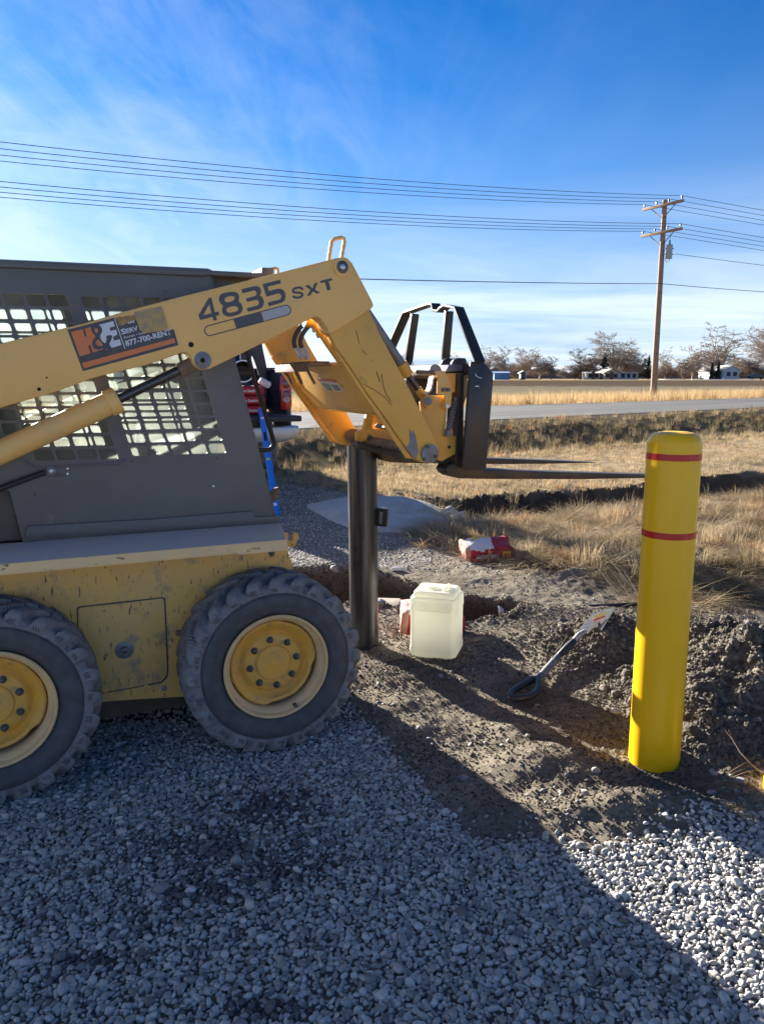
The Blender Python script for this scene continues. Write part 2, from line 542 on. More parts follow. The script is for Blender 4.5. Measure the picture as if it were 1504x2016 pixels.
c_ = mixc(nt, r2.outputs[0], r1.outputs[0], (0.055, 0.045, 0.04))
nt.links.new(c_, b.inputs['Base Color'])
rr = ramp(nt, [(0.3, 0.26), (0.7, 0.5)])
nt.links.new(n1.outputs[0], rr.inputs[0])
nt.links.new(rr.outputs[0], b.inputs['Roughness'])
M['pipe'] = m

# translucent container plastic
m = bpy.data.materials.new('translucent_plastic')
m.use_nodes = True
nt = m.node_tree
b = nt.nodes['Principled BSDF']
b.inputs['Base Color'].default_value = (0.84, 0.84, 0.76, 1)
b.inputs['Roughness'].default_value = 0.32
tl = nt.nodes.new('ShaderNodeBsdfTranslucent'); tl.inputs[0].default_value = (0.92, 0.92, 0.80, 1)
mx = nt.nodes.new('ShaderNodeMixShader'); mx.inputs[0].default_value = 0.45
nt.links.new(b.outputs[0], mx.inputs[1]); nt.links.new(tl.outputs[0], mx.inputs[2])
nt.links.new(mx.outputs[0], nt.nodes['Material Output'].inputs[0])
M['jug'] = m

def inst_mat(name, stops, rough=0.75, bump=0.0, bscale=60, attr='tone', trans=0.0, local=0.25, lscale=20):
    """material whose colour is picked per instance by the attribute 'tone'"""
    m = bpy.data.materials.new(name)
    m.use_nodes = True
    nt = m.node_tree
    b = nt.nodes['Principled BSDF']
    b.inputs['Roughness'].default_value = rough
    b.inputs['Specular IOR Level'].default_value = 0.3
    a = nt.nodes.new('ShaderNodeAttribute'); a.attribute_type = 'INSTANCER'; a.attribute_name = attr
    r_ = ramp(nt, stops)
    nt.links.new(a.outputs['Fac'], r_.inputs[0])
    tc = nt.nodes.new('ShaderNodeTexCoord')
    n = nt.nodes.new('ShaderNodeTexNoise'); n.inputs['Scale'].default_value = lscale; n.inputs['Detail'].default_value = 5
    nt.links.new(tc.outputs['Object'], n.inputs['Vector'])
    k = math_n(nt, 'MULTIPLY_ADD', n.outputs[0], local * 2, 1 - local)
    cc = mixc(nt, 1.0, r_.outputs[0], (1, 1, 1), 'MULTIPLY')
    vm = nt.nodes.new('ShaderNodeVectorMath'); vm.operation = 'SCALE'
    nt.links.new(cc, vm.inputs[0]); nt.links.new(k, vm.inputs['Scale'])
    nt.links.new(vm.outputs[0], b.inputs['Base Color'])
    if bump:
        bp = nt.nodes.new('ShaderNodeBump'); bp.inputs['Strength'].default_value = bump; bp.inputs['Distance'].default_value = 0.1
        nt.links.new(n.outputs[0], bp.inputs['Height']); nt.links.new(bp.outputs[0], b.inputs['Normal'])
    if trans:
        tl = nt.nodes.new('ShaderNodeBsdfTranslucent')
        nt.links.new(vm.outputs[0], tl.inputs[0])
        mx = nt.nodes.new('ShaderNodeMixShader'); mx.inputs[0].default_value = trans
        nt.links.new(b.outputs[0], mx.inputs[1]); nt.links.new(tl.outputs[0], mx.inputs[2])
        nt.links.new(mx.outputs[0], nt.nodes['Material Output'].inputs[0])
    return m

# ------------------------------------------------------------------ scattering
_gn_cache = {}
def scatter(name, label, pts, rot, scl, tone, pick, protos, cat=None, kind='stuff'):
    """points carrying rot/scl/tone/pick, with the unlinked meshes of protos instanced on them (stuff only)"""
    me = bpy.data.meshes.new(name)
    n = len(pts)
    me.vertices.add(n)
    me.vertices.foreach_set('co', np.asarray(pts, dtype=np.float32).ravel())
    for nm, typ, dat in (('rot', 'FLOAT_VECTOR', rot), ('scl', 'FLOAT_VECTOR', scl)):
        a = me.attributes.new(nm, typ, 'POINT'); a.data.foreach_set('vector', np.asarray(dat, dtype=np.float32).ravel())
    a = me.attributes.new('tone', 'FLOAT', 'POINT'); a.data.foreach_set('value', np.asarray(tone, dtype=np.float32))
    a = me.attributes.new('pick', 'INT', 'POINT'); a.data.foreach_set('value', np.asarray(pick, dtype=np.int32))
    o = bpy.data.objects.new(name, me)
    COL.objects.link(o)
    key = id(protos)
    if key not in _gn_cache:
        col = bpy.data.collections.new(name + '_shapes')
        for i, pm in enumerate(protos):
            po = bpy.data.objects.new('%s_shape_%02d' % (name, i), pm)
            col.objects.link(po)
        ng = bpy.data.node_groups.new('scatter_' + name, 'GeometryNodeTree')
        ng.interface.new_socket('Geometry', in_out='INPUT', socket_type='NodeSocketGeometry')
        ng.interface.new_socket('Geometry', in_out='OUTPUT', socket_type='NodeSocketGeometry')
        gi = ng.nodes.new('NodeGroupInput'); go = ng.nodes.new('NodeGroupOutput')
        ci = ng.nodes.new('GeometryNodeCollectionInfo')
        ci.inputs['Collection'].default_value = col
        ci.inputs['Separate Children'].default_value = True
        ci.inputs['Reset Children'].default_value = True
        ip = ng.nodes.new('GeometryNodeInstanceOnPoints')
        ip.inputs['Pick Instance'].default_value = True
        def attr(nm, typ):
            n_ = ng.nodes.new('GeometryNodeInputNamedAttribute'); n_.data_type = typ
            n_.inputs['Name'].default_value = nm
            return n_.outputs['Attribute']
        e2r = ng.nodes.new('FunctionNodeEulerToRotation')
        ng.links.new(attr('rot', 'FLOAT_VECTOR'), e2r.inputs[0])
        ng.links.new(gi.outputs[0], ip.inputs['Points'])
        ng.links.new(ci.outputs[0], ip.inputs['Instance'])
        ng.links.new(attr('pick', 'INT'), ip.inputs['Instance Index'])
        ng.links.new(e2r.outputs[0], ip.inputs['Rotation'])
        ng.links.new(attr('scl', 'FLOAT_VECTOR'), ip.inputs['Scale'])
        ng.links.new(ip.outputs[0], go.inputs[0])
        _gn_cache[key] = ng
    md = o.modifiers.new('scatter', 'NODES')
    md.node_group = _gn_cache[key]
    tag(o, label, cat, None, kind)
    return o

def in_view(p, margin=0.08):
    """mask of the points the camera can see (a margin round the frame)"""
    d = np.asarray(p) - np.array(CAM)
    zc = d @ np.array(FWD)
    x = d[:, 0] / np.maximum(zc, 1e-3)
    y = d @ np.array(UPV) / np.maximum(zc, 1e-3)
    return (zc > 0.05) & (np.abs(x) < 0.4977 + margin) & (np.abs(y) < 0.667 + margin)

# ------------------------------------------------------------------ noise in numpy
def _hash(ix, iy, seed):
    h = (ix.astype(np.int64) * 374761393 + iy.astype(np.int64) * 668265263 + seed * 1442695041) & 0xffffffff
    h = ((h ^ (h >> 13)) * 1274126177) & 0xffffffff
    h = h ^ (h >> 16)
    return (h & 0xffffff) / float(0xffffff)
def vnoise(x, y, seed=0):
    ix, iy = np.floor(x), np.floor(y)
    fx, fy = x - ix, y - iy
    fx = fx * fx * (3 - 2 * fx); fy = fy * fy * (3 - 2 * fy)
    a = _hash(ix, iy, seed); b_ = _hash(ix + 1, iy, seed); c = _hash(ix, iy + 1, seed); d = _hash(ix + 1, iy + 1, seed)
    return (a * (1 - fx) + b_ * fx) * (1 - fy) + (c * (1 - fx) + d * fx) * fy
def fbm(x, y, seed=0, oct=4, gain=0.5):
    s, a, t = 0, 1, 0
    for i in range(oct):
        s = s + a * (vnoise(x * 2 ** i + 17.3 * i, y * 2 ** i - 9.1 * i, seed + i) - 0.5); t += a; a *= gain
    return s / t * 2
def cellmin(x, y, seed=0):
    """distance to the nearest feature point of a jittered grid (0..~1)"""
    ix, iy = np.floor(x), np.floor(y)
    best = np.full(np.shape(x), 9.0)
    for dx in (-1, 0, 1):
        for dy in (-1, 0, 1):
            cx_, cy_ = ix + dx, iy + dy
            qx = cx_ + _hash(cx_, cy_, seed); qy = cy_ + _hash(cx_, cy_, seed + 5)
            best = np.minimum(best, (x - qx) ** 2 + (y - qy) ** 2)
    return np.sqrt(best)
def sstep(a, b_, x):
    t = np.clip((x - a) / (b_ - a), 0, 1)
    return t * t * (3 - 2 * t)

m = bpy.data.materials.new('dusty_window_plastic')
m.use_nodes = True
nt = m.node_tree
b = nt.nodes['Principled BSDF']
b.inputs['Base Color'].default_value = (0.55, 0.56, 0.52, 1); b.inputs['Roughness'].default_value = 0.5
tl = nt.nodes.new('ShaderNodeBsdfTranslucent'); tl.inputs[0].default_value = (0.75, 0.78, 0.72, 1)
tp = nt.nodes.new('ShaderNodeBsdfTransparent'); tp.inputs[0].default_value = (0.93, 0.96, 0.94, 1)
tc = nt.nodes.new('ShaderNodeTexCoord')
nn = nt.nodes.new('ShaderNodeTexNoise'); nn.inputs['Scale'].default_value = 5; nn.inputs['Detail'].default_value = 6
nt.links.new(tc.outputs['Object'], nn.inputs['Vector'])
r_ = ramp(nt, [(0.35, 0.10), (0.75, 0.34)])
nt.links.new(nn.outputs[0], r_.inputs[0])
m1 = nt.nodes.new('ShaderNodeMixShader'); m1.inputs[0].default_value = 0.6
nt.links.new(b.outputs[0], m1.inputs[1]); nt.links.new(tl.outputs[0], m1.inputs[2])
m2 = nt.nodes.new('ShaderNodeMixShader')
nt.links.new(r_.outputs[0], m2.inputs[0]); nt.links.new(tp.outputs[0], m2.inputs[1]); nt.links.new(m1.outputs[0], m2.inputs[2])
nt.links.new(m2.outputs[0], nt.nodes['Material Output'].inputs[0])
M['pane'] = m

# ------------------------------------------------------------------ the lie of the land
def P2(lst, z=0.0):
    a = np.array([[*at_z(x, y, z)[:2]] for x, y in lst])
    return a[np.argsort(a[:, 0])]
GB = P2([(700, 1400), (800, 1500), (880, 1600), (950, 1672), (1050, 1652), (1180, 1690), (1290, 1640), (1390, 1605), (1504, 1625), (1640, 1660)])
GB = np.vstack([[[-0.75, 4.5], [-0.35, 4.35]], GB, [[2.2, 2.35]]])
LIP = P2([(760, 972), (870, 982), (960, 972), (1100, 962), (1265, 950), (1400, 931), (1504, 924), (1800, 905)], -0.05)
_ra = at_z(600, 843, 0.45); _rb = at_z(1300, 811, 0.45)
RD = Vector((_rb.x - _ra.x, _rb.y - _ra.y, 0)).normalized()
RNRM = Vector((-RD.y, RD.x, 0))                # away from the camera
ROAD_W = 7.2
def road_s(X, Y):
    """distance beyond the road's near edge (negative on the camera's side)"""
    return (X - _ra.x) * RNRM.x + (Y - _ra.y) * RNRM.y

def gravel_mask(X, Y):
    yb = np.interp(X, GB[:, 0], GB[:, 1]) + 0.10 * fbm(X * 3.1, Y * 3.1, 21, 3)
    near = sstep(0.10, -0.10, Y - yb)
    return near

def back_gravel(X, Y):
    """finer gravel behind the loader, thinning out to the right"""
    m_ = sstep(1.0, -0.4, X + 0.25 * fbm(X * 2, Y * 2, 8, 3)) * sstep(5.9, 6.2, Y) * sstep(10.8, 9.4, Y + 0.9 * (X + 1.2))
    return m_

HC = (0.0, 5.4)
def hole_d(X, Y):
    w = 0.16 * fbm(X * 2.6, Y * 2.6, 31, 3) + 0.07 * fbm(X * 9, Y * 9, 33, 3)
    hy = 5.42 - 0.52 * sstep(-0.1, 0.6, X)
    ry = np.where(Y > hy, 0.66 - 0.34 * sstep(-0.35, 0.25, X), 0.44 - 0.10 * sstep(0.2, 0.6, X))
    rx = np.where(X < HC[0], 1.25, 0.86)
    return ((np.abs(X - HC[0]) / rx) ** 2.4 + (np.abs(Y - hy) / ry) ** 2.4) ** (1 / 2.4) + w

BUMPS = []
for (x, y, rx, ry, h) in [(1460, 1372, 0.42, 0.30, 0.15), (1400, 1300, 0.30, 0.25, 0.10), (1540, 1330, 0.40, 0.45, 0.17), (1360, 1440, 0.20, 0.25, 0.10),
                          (1180, 1290, 0.26, 0.24, 0.10), (1060, 1265, 0.24, 0.16, 0.08), (1240, 1275, 0.22, 0.22, 0.10),
                          (1080, 1500, 0.20, 0.12, 0.06), (1180, 1600, 0.34, 0.10, 0.05), (1010, 1440, 0.14, 0.12, 0.03), (1290, 1590, 0.3, 0.10, 0.04),
                          (1060, 1095, 0.24, 0.22, 0.10), (1110, 1110, 0.25, 0.2, 0.05), (560, 955, 0.9, 0.8, 0.22), (640, 985, 0.6, 0.5, 0.08),
                          (1330, 1085, 0.5, 0.5, 0.10), (1450, 1130, 0.5, 0.5, 0.12), (1180, 1135, 0.6, 0.3, 0.09), (820, 1330, 0.5, 0.12, 0.02)]:
    p = at_z(x, y, 0)
    BUMPS.append((p.x, p.y, rx, ry, h))
DIPS = [(*at_z(1210, 1440, 0)[:2], 0.2, 0.22, -0.06), (*at_z(1040, 1370, 0)[:2], 0.3, 0.2, -0.03), (*at_z(1360, 1235, 0)[:2], 0.25, 0.22, -0.08),
        (*at_z(1030, 1590, 0)[:2], 0.28, 0.2, -0.035), (*at_z(870, 1470, 0)[:2], 0.25, 0.3, -0.03)]

def Hgt(X, Y):
    X = np.asarray(X, float); Y = np.asarray(Y, float)
    g = np.maximum(gravel_mask(X, Y), back_gravel(X, Y) * 0.7)
    z = 0.014 * fbm(X * 1.3, Y * 1.3, 1, 3)
    near = sstep(9.5, 7.5, Y)
    dirt = (1 - g) * near
    z = z + dirt * (0.022 * fbm(X * 2.4, Y * 2.4, 3, 3) + 0.016 * fbm(X * 8, Y * 8, 5, 3, 0.6))
    crumb = 0
    for (bx, by, rx, ry, h) in BUMPS:
        e = np.exp(-(((X - bx) / rx) ** 2 + ((Y - by) / ry) ** 2))
        z = z + h * e * (1 + 0.5 * fbm(X * 5, Y * 5, 41, 3))
        crumb = crumb + np.abs(h) * 6 * e
    for (bx, by, rx, ry, h) in DIPS:
        e = np.exp(-(((X - bx) / rx) ** 2 + ((Y - by) / ry) ** 2))
        z = z + h * e
    crumb = np.clip(crumb, 0, 1) * (1 - g)
    hd = hole_d(X, Y)
    hole = sstep(1.05, 0.74, hd)
    crumb = np.clip(crumb + sstep(1.35, 1.0, hd) * sstep(0.6, 0.85, hd), 0, 1)
    # crumbled soil: lumps
    fine = np.clip((1 - Y / 9), 0.0, 1)
    cell = cellmin(X * 15, Y * 15, 61)
    cell2 = cellmin(X * 34, Y * 34, 63)
    z = z + crumb * near * (0.028 * (0.45 - cell) + 0.014 * (0.45 - cell2) + 0.02 * fbm(X * 11, Y * 11, 64, 4, 0.65))
    z = z + dirt * fine * (0.013 * (0.5 - cellmin(X * 19, Y * 19, 65)) * sstep(-0.4, 0.3, fbm(X * 4, Y * 4, 66, 2)) + 0.007 * (0.5 - cellmin(X * 37, Y * 37, 67)) + 0.006 * fbm(X * 30, Y * 30, 9, 2))
    z = z - 0.36 * hole
    # ditch with its far bank
    lip = np.interp(X, LIP[:, 0], LIP[:, 1]) + 0.28 * fbm(X * 1.7, Y * 0.6, 71, 3) + 0.16 * fbm(X * 6, Y * 3, 72, 3)
    d = lip - Y
    on = sstep(0.15, 1.1, X)
    bank = np.where(d < 0, -0.05 - 0.05 * sstep(-1.5, 0, d), np.where(d < 0.30, -0.10 - 0.40 * sstep(0, 0.30, d), -0.50 + 0.50 * sstep(0.30, 2.6, d)))
    z = z + on * bank + (1 - on) * np.where(d < 0, -0.05 * sstep(0, -1.0, d), 0)
    z = z + on * sstep(0.9, 0.0, np.abs(d - 0.25)) * 0.11 * fbm(X * 7, Y * 7, 73, 4, 0.6)
    # lawn, road embankment, fields beyond
    z = z + sstep(11, 14, Y) * 0.05 * fbm(X * 0.8, Y * 0.8, 81, 3) * sstep(60, 30, Y)
    s = road_s(X, Y)
    z = np.where(s > -3.4, z * (1 - sstep(-3.4, -2.6, s)) + (-0.10) * sstep(-3.4, -2.6, s), z)
    emb = sstep(-3.0, -0.1, s)
    z = np.where(s > -3.0, -0.10 + 0.535 * emb + 0.03 * fbm(X * 1.7, Y * 1.7, 83, 3) * sstep(0, -0.6, s), z)
    beyond = sstep(ROAD_W + 0.15, ROAD_W + 2.2, s)
    rise = 0.12 + 1.05 * sstep(45, 190, Y)
    z = np.where(s > ROAD_W + 0.1, 0.435 * (1 - beyond) + rise * beyond, z)
    return z

def hgt1(x, y):
    return float(Hgt(np.array([x]), np.array([y]))[0])

def ground_at(x, y):
    """where the line of sight through a survey pixel meets the land"""
    d = np.array(ray(x, y)); c = np.array(CAM)
    t0, t1 = 1.4, 260.0
    for it in range(3):
        ts = np.geomspace(t0, t1, 500)
        p = c + ts[:, None] * d
        hit = np.nonzero(p[:, 2] <= Hgt(p[:, 0], p[:, 1]))[0]
        if len(hit) == 0:
            k = len(ts) - 1
            break
        k = max(hit[0], 1)
        t0, t1 = ts[k - 1], ts[k]
    p = c + ts[k] * d
    return Vector((p[0], p[1], hgt1(p[0], p[1])))

def axis_steps(a, b_, fine, grow_lo, grow_hi, far_lo, far_hi):
    mid = list(np.arange(a, b_, fine))
    lo, st, x = [], fine, a
    while x > far_lo:
        st *= grow_lo; x -= st; lo.append(x)
    hi, st, x = [], fine, mid[-1]
    while x < far_hi:
        st *= grow_hi; x += st; hi.append(x)
    return np.array(lo[::-1] + mid + hi)
gx = axis_steps(-1.1, 2.3, 0.0145, 1.06, 1.045, -6000, 7000)
gy = axis_steps(1.9, 6.2, 0.0145, 1.3, 1.0, -60, 6.3)
_y, _st = gy[-1], 0.0145
_ext = []
while _y < 9000:
    _st = min(_st * 1.035, 0.011 * _y if _y < 60 else 0.03 * _y); _y += _st; _ext.append(_y)
gy = np.concatenate([gy, _ext])
GX, GY = np.meshgrid(gx, gy)
GZ = Hgt(GX, GY)
nx_, ny_ = len(gx), len(gy)

def ground_colour(X, Y, Z):
    def c(a): return np.array(a)[None, None, :]
    n1 = fbm(X * 1.1, Y * 1.1, 101, 4)[..., None]; n2 = fbm(X * 6, Y * 6, 103, 4)[..., None]
    g = gravel_mask(X, Y)[..., None]; bg = back_gravel(X, Y)[..., None]
    dirt = c((0.225, 0.195, 0.156)) * (1 + 0.30 * n1 + 0.25 * n2)
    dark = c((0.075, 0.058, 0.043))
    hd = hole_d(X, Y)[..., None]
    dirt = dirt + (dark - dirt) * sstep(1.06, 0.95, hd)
    col = dirt
    col = col + (c((0.10, 0.10, 0.105)) - col) * np.clip(g, 0, 1) * 0.8
    padm = (sstep(1.5, 1.2, Y) + sstep(-2.4, -3.0, X) * (Y < 3.2))[..., None]
    col = col + (c((0.33, 0.33, 0.33)) - col) * np.clip(padm, 0, 1)
    col = col + (c((0.20, 0.195, 0.19)) * (1 + 0.3 * n2) - col) * bg * 0.7
    straw = c((0.29, 0.23, 0.155)) * (1 + 0.25 * n1 + 0.3 * n2)
    lip = np.interp(X, LIP[:, 0], LIP[:, 1])
    # dry grass takes over from the dirt to the right and behind
    ge = (0.9 * (X - 1.25) + 0.75 * (Y - 5.6) + 0.7 * fbm(X * 1.6, Y * 1.6, 111, 3))
    gm = np.clip(sstep(-0.1, 0.5, ge) * sstep(0.0, 0.6, X - 0.1 + 0.2 * fbm(X * 3, Y * 3, 7, 2)) * sstep(4.2, 4.9, Y), 0, 1)
    gm = np.maximum(gm, sstep(-0.2, 0.2, Y - lip))
    gm = np.maximum(gm, sstep(9.6, 10.8, Y + 0.9 * (X + 1.2)) * sstep(8.8, 9.6, Y))
    gm = gm[..., None]
    col = col + (straw - col) * gm
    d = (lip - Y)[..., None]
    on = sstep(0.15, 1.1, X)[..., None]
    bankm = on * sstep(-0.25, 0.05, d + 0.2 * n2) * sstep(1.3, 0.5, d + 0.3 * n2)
    col = col + (dark * 1.0 - col) * bankm  # shade of the ditch bank put into the soil colour
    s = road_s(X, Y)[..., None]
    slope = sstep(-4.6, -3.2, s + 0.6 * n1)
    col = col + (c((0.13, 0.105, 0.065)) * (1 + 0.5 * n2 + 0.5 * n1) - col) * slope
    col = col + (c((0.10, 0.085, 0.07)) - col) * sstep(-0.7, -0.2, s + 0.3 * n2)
    fld = sstep(ROAD_W - 0.2, ROAD_W + 0.2, s)
    Y3 = Y[..., None]
    gold = c((0.40, 0.27, 0.11))
    stub = c((0.165, 0.145, 0.105)) * (1 + 0.25 * fbm(X * 0.25, Y * 1.2, 121, 3)[..., None])
    brown = c((0.085, 0.066, 0.05))
    tan = c((0.33, 0.25, 0.15))
    f = gold + (stub - gold) * sstep(13, 17, s)
    f = f + (brown - f) * sstep(95, 108, Y3 + 10 * n1)
    f = f + (tan - f) * sstep(158, 168, Y3 + 5 * n1)
    f = f + (c((0.16, 0.13, 0.09)) - f) * sstep(260, 400, Y3)
    col = col + (f - col) * fld
    return np.clip(col, 0.01, 0.9)

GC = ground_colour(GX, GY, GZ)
me = bpy.data.meshes.new('ground')
me.vertices.add(nx_ * ny_)
me.vertices.foreach_set('co', np.stack([GX, GY, GZ], -1).astype(np.float32).ravel())
_i = (np.arange(ny_ - 1)[:, None] * nx_ + np.arange(nx_ - 1)[None, :]).ravel()
quads = np.stack([_i, _i + 1, _i + nx_ + 1, _i + nx_], 1)
me.loops.add(len(quads) * 4); me.polygons.add(len(quads))
me.loops.foreach_set('vertex_index', quads.ravel())
me.polygons.foreach_set('loop_start', np.arange(len(quads)) * 4)
me.polygons.foreach_set('use_smooth', np.ones(len(quads), bool))
me.update(calc_edges=True)
ca = me.color_attributes.new('soil', 'FLOAT_COLOR', 'POINT')
ca.data.foreach_set('color', np.concatenate([GC, np.ones(GC.shape[:2] + (1,))], -1).astype(np.float32).ravel())
gmat = bpy.data.materials.new('ground_soil')
gmat.use_nodes = True
nt = gmat.node_tree
b = nt.nodes['Principled BSDF']; b.inputs['Roughness'].default_value = 1.0; b.inputs['Specular IOR Level'].default_value = 0.0
a = nt.nodes.new('ShaderNodeAttribute'); a.attribute_name = 'soil'
tc = nt.nodes.new('ShaderNodeTexCoord')
n1 = nt.nodes.new('ShaderNodeTexNoise'); n1.inputs['Scale'].default_value = 45; n1.inputs['Detail'].default_value = 8; n1.inputs['Roughness'].default_value = 0.75
nt.links.new(tc.outputs['Object'], n1.inputs['Vector'])
n2 = nt.nodes.new('ShaderNodeTexNoise'); n2.inputs['Scale'].default_value = 2.2; n2.inputs['Detail'].default_value = 10; n2.inputs['Roughness'].default_value = 0.7
nt.links.new(tc.outputs['Object'], n2.inputs['Vector'])
k = math_n(nt, 'MULTIPLY', math_n(nt, 'MULTIPLY_ADD', n1.outputs[0], 1.3, 0.40), math_n(nt, 'MULTIPLY_ADD', n2.outputs[0], 1.0, 0.50))
vm = nt.nodes.new('ShaderNodeVectorMath'); vm.operation = 'SCALE'
nt.links.new(a.outputs['Color'], vm.inputs[0]); nt.links.new(k, vm.inputs['Scale'])
nt.links.new(vm.outputs[0], b.inputs['Base Color'])
bp = nt.nodes.new('ShaderNodeBump'); bp.inputs['Strength'].default_value = 0.9; bp.inputs['Distance'].default_value = 0.02
nt.links.new(n1.outputs[0], bp.inputs['Height']); nt.links.new(bp.outputs[0], b.inputs['Normal'])
g_o = link_mesh('ground', me, gmat, None, 0)
g_o.data.polygons.foreach_set('use_smooth', np.ones(len(quads), bool))
tag(g_o, kind='structure')

# road
amat = bpy.data.materials.new('old_asphalt'); amat.use_nodes = True
nt = amat.node_tree; b = nt.nodes['Principled BSDF']; b.inputs['Roughness'].default_value = 0.95; b.inputs['Specular IOR Level'].default_value = 0.15
tc = nt.nodes.new('ShaderNodeTexCoord')
mp = nt.nodes.new('ShaderNodeMapping'); mp.inputs['Scale'].default_value = (0.06, 1.6, 1)
nt.links.new(tc.outputs['Object'], mp.inputs[0])
n1 = nt.nodes.new('ShaderNodeTexNoise'); n1.inputs['Scale'].default_value = 1; n1.inputs['Detail'].default_value = 6
nt.links.new(mp.outputs[0], n1.inputs['Vector'])
r_ = ramp(nt, [(0.35, (0.085, 0.085, 0.088)), (0.65, (0.13, 0.13, 0.128))])
nt.links.new(n1.outputs[0], r_.inputs[0]); nt.links.new(r_.outputs[0], b.inputs['Base Color'])
rb = MB()
Nn = 60
prev = None
for i in range(Nn + 1):
    t = -45 + 420 * (i / Nn) ** 1.5
    row = []
    for (s_, zz) in ((0.0, 0.40), (0.05, 0.45), (ROAD_W / 2, 0.49), (ROAD_W - 0.05, 0.45), (ROAD_W, 0.40)):
        row.append(rb.bm.verts.new((t, s_, zz)))
    if prev:
        for k_ in range(4):
            rb.bm.faces.new((prev[k_], row[k_], row[k_ + 1], prev[k_ + 1]))
    prev = row
road = rb.done('road', amat, None, 0, smooth=0)
road.location = (_ra.x, _ra.y, 0); road.rotation_euler = (0, 0, math.atan2(RD.y, RD.x))
tag(road, kind='structure')

# poured concrete patch by the ditch
outl = [ground_at(x, y) for x, y in [(588, 992), (640, 979), (700, 974), (760, 979), (820, 997), (872, 1016), (914, 1027), (890, 1040), (840, 1051), (780, 1054), (715, 1050), (660, 1034), (615, 1012), (590, 1000)]]
cen = sum(outl, Vector()) / len(outl)
cb = MB()
NR, NS = 18, 112
rings = []
for i in range(NR + 1):
    f = i / NR
    ring = []
    for k_ in range(NS):
        q = k_ / NS * len(outl); i0 = int(q); fr = q - i0
        a_, b2 = outl[i0 % len(outl)], outl[(i0 + 1) % len(outl)]
        p = a_.lerp(b2, fr)
        p = cen.lerp(p, f * (1 + 0.05 * f * (float(vnoise(p.x * 4.0, p.y * 4.0, 5)) - 0.5)))
        zz = hgt1(p.x, p.y) * 0.5 + 0.075 * (1 - f ** 4) + 0.03 * (float(vnoise(p.x * 1.7, p.y * 1.7, 6)) - 0.5) * (1 - f ** 4) - 0.03 * (f ** 8)
        ring.append(cb.bm.verts.new((p.x, p.y, zz)))
    rings.append(ring)
for a_, b2 in zip(rings, rings[1:]):
    for k_ in range(NS):
        cb.bm.faces.new((a_[k_], b2[k_], b2[(k_ + 1) % NS], a_[(k_ + 1) % NS]))
pad = cb.done('concrete_patch', M['concrete'], None, smooth=60)
tag(pad, 'pale grey poured concrete patch behind the steel pipe', 'concrete patch')

# ------------------------------------------------------------------ loose ground cover
def pebble_mesh(name, seed, sub=3, planes=9, rough=0.0):
    r_ = random.Random(seed)
    bm = bmesh.new()
    bmesh.ops.create_icosphere(bm, subdivisions=sub, radius=1.0)
    pl = []
    for i in range(planes):
        n = Vector((r_.gauss(0, 1), r_.gauss(0, 1), r_.gauss(0, 1))).normalized()
        pl.append((n, r_.uniform(0.55, 0.88)))
    sc = Vector((r_.uniform(0.9, 1.15), r_.uniform(0.62, 0.85), r_.uniform(0.42, 0.66)))
    for v in bm.verts:
        p = v.co.copy()
        for n, d_ in pl:
            k_ = p.dot(n) - d_
            if k_ > 0:
                p -= n * k_ * 0.85
        if rough:
            q = v.co * 2.3 + Vector((seed, 0, 0))
            from mathutils import noise as mn
            p *= 1 + rough * mn.fractal(q, 1.0, 2.0, 3)
        v.co = Vector((p.x * sc.x, p.y * sc.y, p.z * sc.z))
    me_ = bpy.data.meshes.new(name)
    bm.to_mesh(me_); bm.free()
    me_.polygons.foreach_set('use_smooth', [True] * len(me_.polygons))
    return me_

stone_mat = inst_mat('gravel_stone', [(0.0, (0.05, 0.051, 0.053)), (0.12, (0.20, 0.195, 0.19)), (0.45, (0.385, 0.375, 0.36)), (0.75, (0.52, 0.505, 0.485)), (0.88, (0.46, 0.41, 0.35)), (0.95, (0.55, 0.54, 0.52)), (1.0, (0.60, 0.585, 0.56))], rough=0.6, bump=0.15, local=0.25, lscale=2.5)
clod_mat = inst_mat('soil_clod', [(0.0, (0.09, 0.075, 0.058)), (0.5, (0.205, 0.178, 0.143)), (1.0, (0.31, 0.27, 0.22))], rough=0.95, bump=0.7, local=0.35, lscale=5)
pebbles = []
for i in range(12):
    me_ = pebble_mesh('gravel_pebble', 100 + i, sub=2 if i > 3 else 3, planes=7 + i % 5)
    me_.materials.append(stone_mat)
    pebbles.append(me_)
clods = []
for i in range(8):
    me_ = pebble_mesh('soil_lump', 300 + i, sub=3, planes=13, rough=0.26)
    me_.materials.append(clod_mat)
    for v in me_.vertices:
        v.co.z *= 1.35
    clods.append(me_)

def jitter(x0, x1, y0, y1, sp, keep=None, margin=0.06):
    nx = int((x1 - x0) / sp); ny = int((y1 - y0) / sp)
    X, Y = np.meshgrid(np.arange(nx), np.arange(ny))
    X = x0 + (X.ravel() + rng.uniform(0, 1, nx * ny)) * sp
    Y = y0 + (Y.ravel() + rng.uniform(0, 1, nx * ny)) * sp
    if keep is not None:
        m_ = rng.uniform(0, 1, len(X)) < keep(X, Y)
        X, Y = X[m_], Y[m_]
    Z = Hgt(X, Y)
    p = np.stack([X, Y, Z], 1)
    return p[in_view(p, margin)]

def stones(p, size, smin=0.6, smax=1.5, lift=0.25, tilt=0.5):
    n = len(p)
    s = size * np.clip(rng.lognormal(0, 0.27, n), smin, smax)
    p = p.copy(); p[:, 2] += s * lift * rng.uniform(-0.4, 1.6, n)
    rot = np.stack([rng.normal(0, tilt, n), rng.normal(0, tilt, n), rng.uniform(0, 6.28, n)], 1)
    scl = np.stack([s, s, s * rng.uniform(0.85, 1.1, n)], 1)
    return p, rot, scl

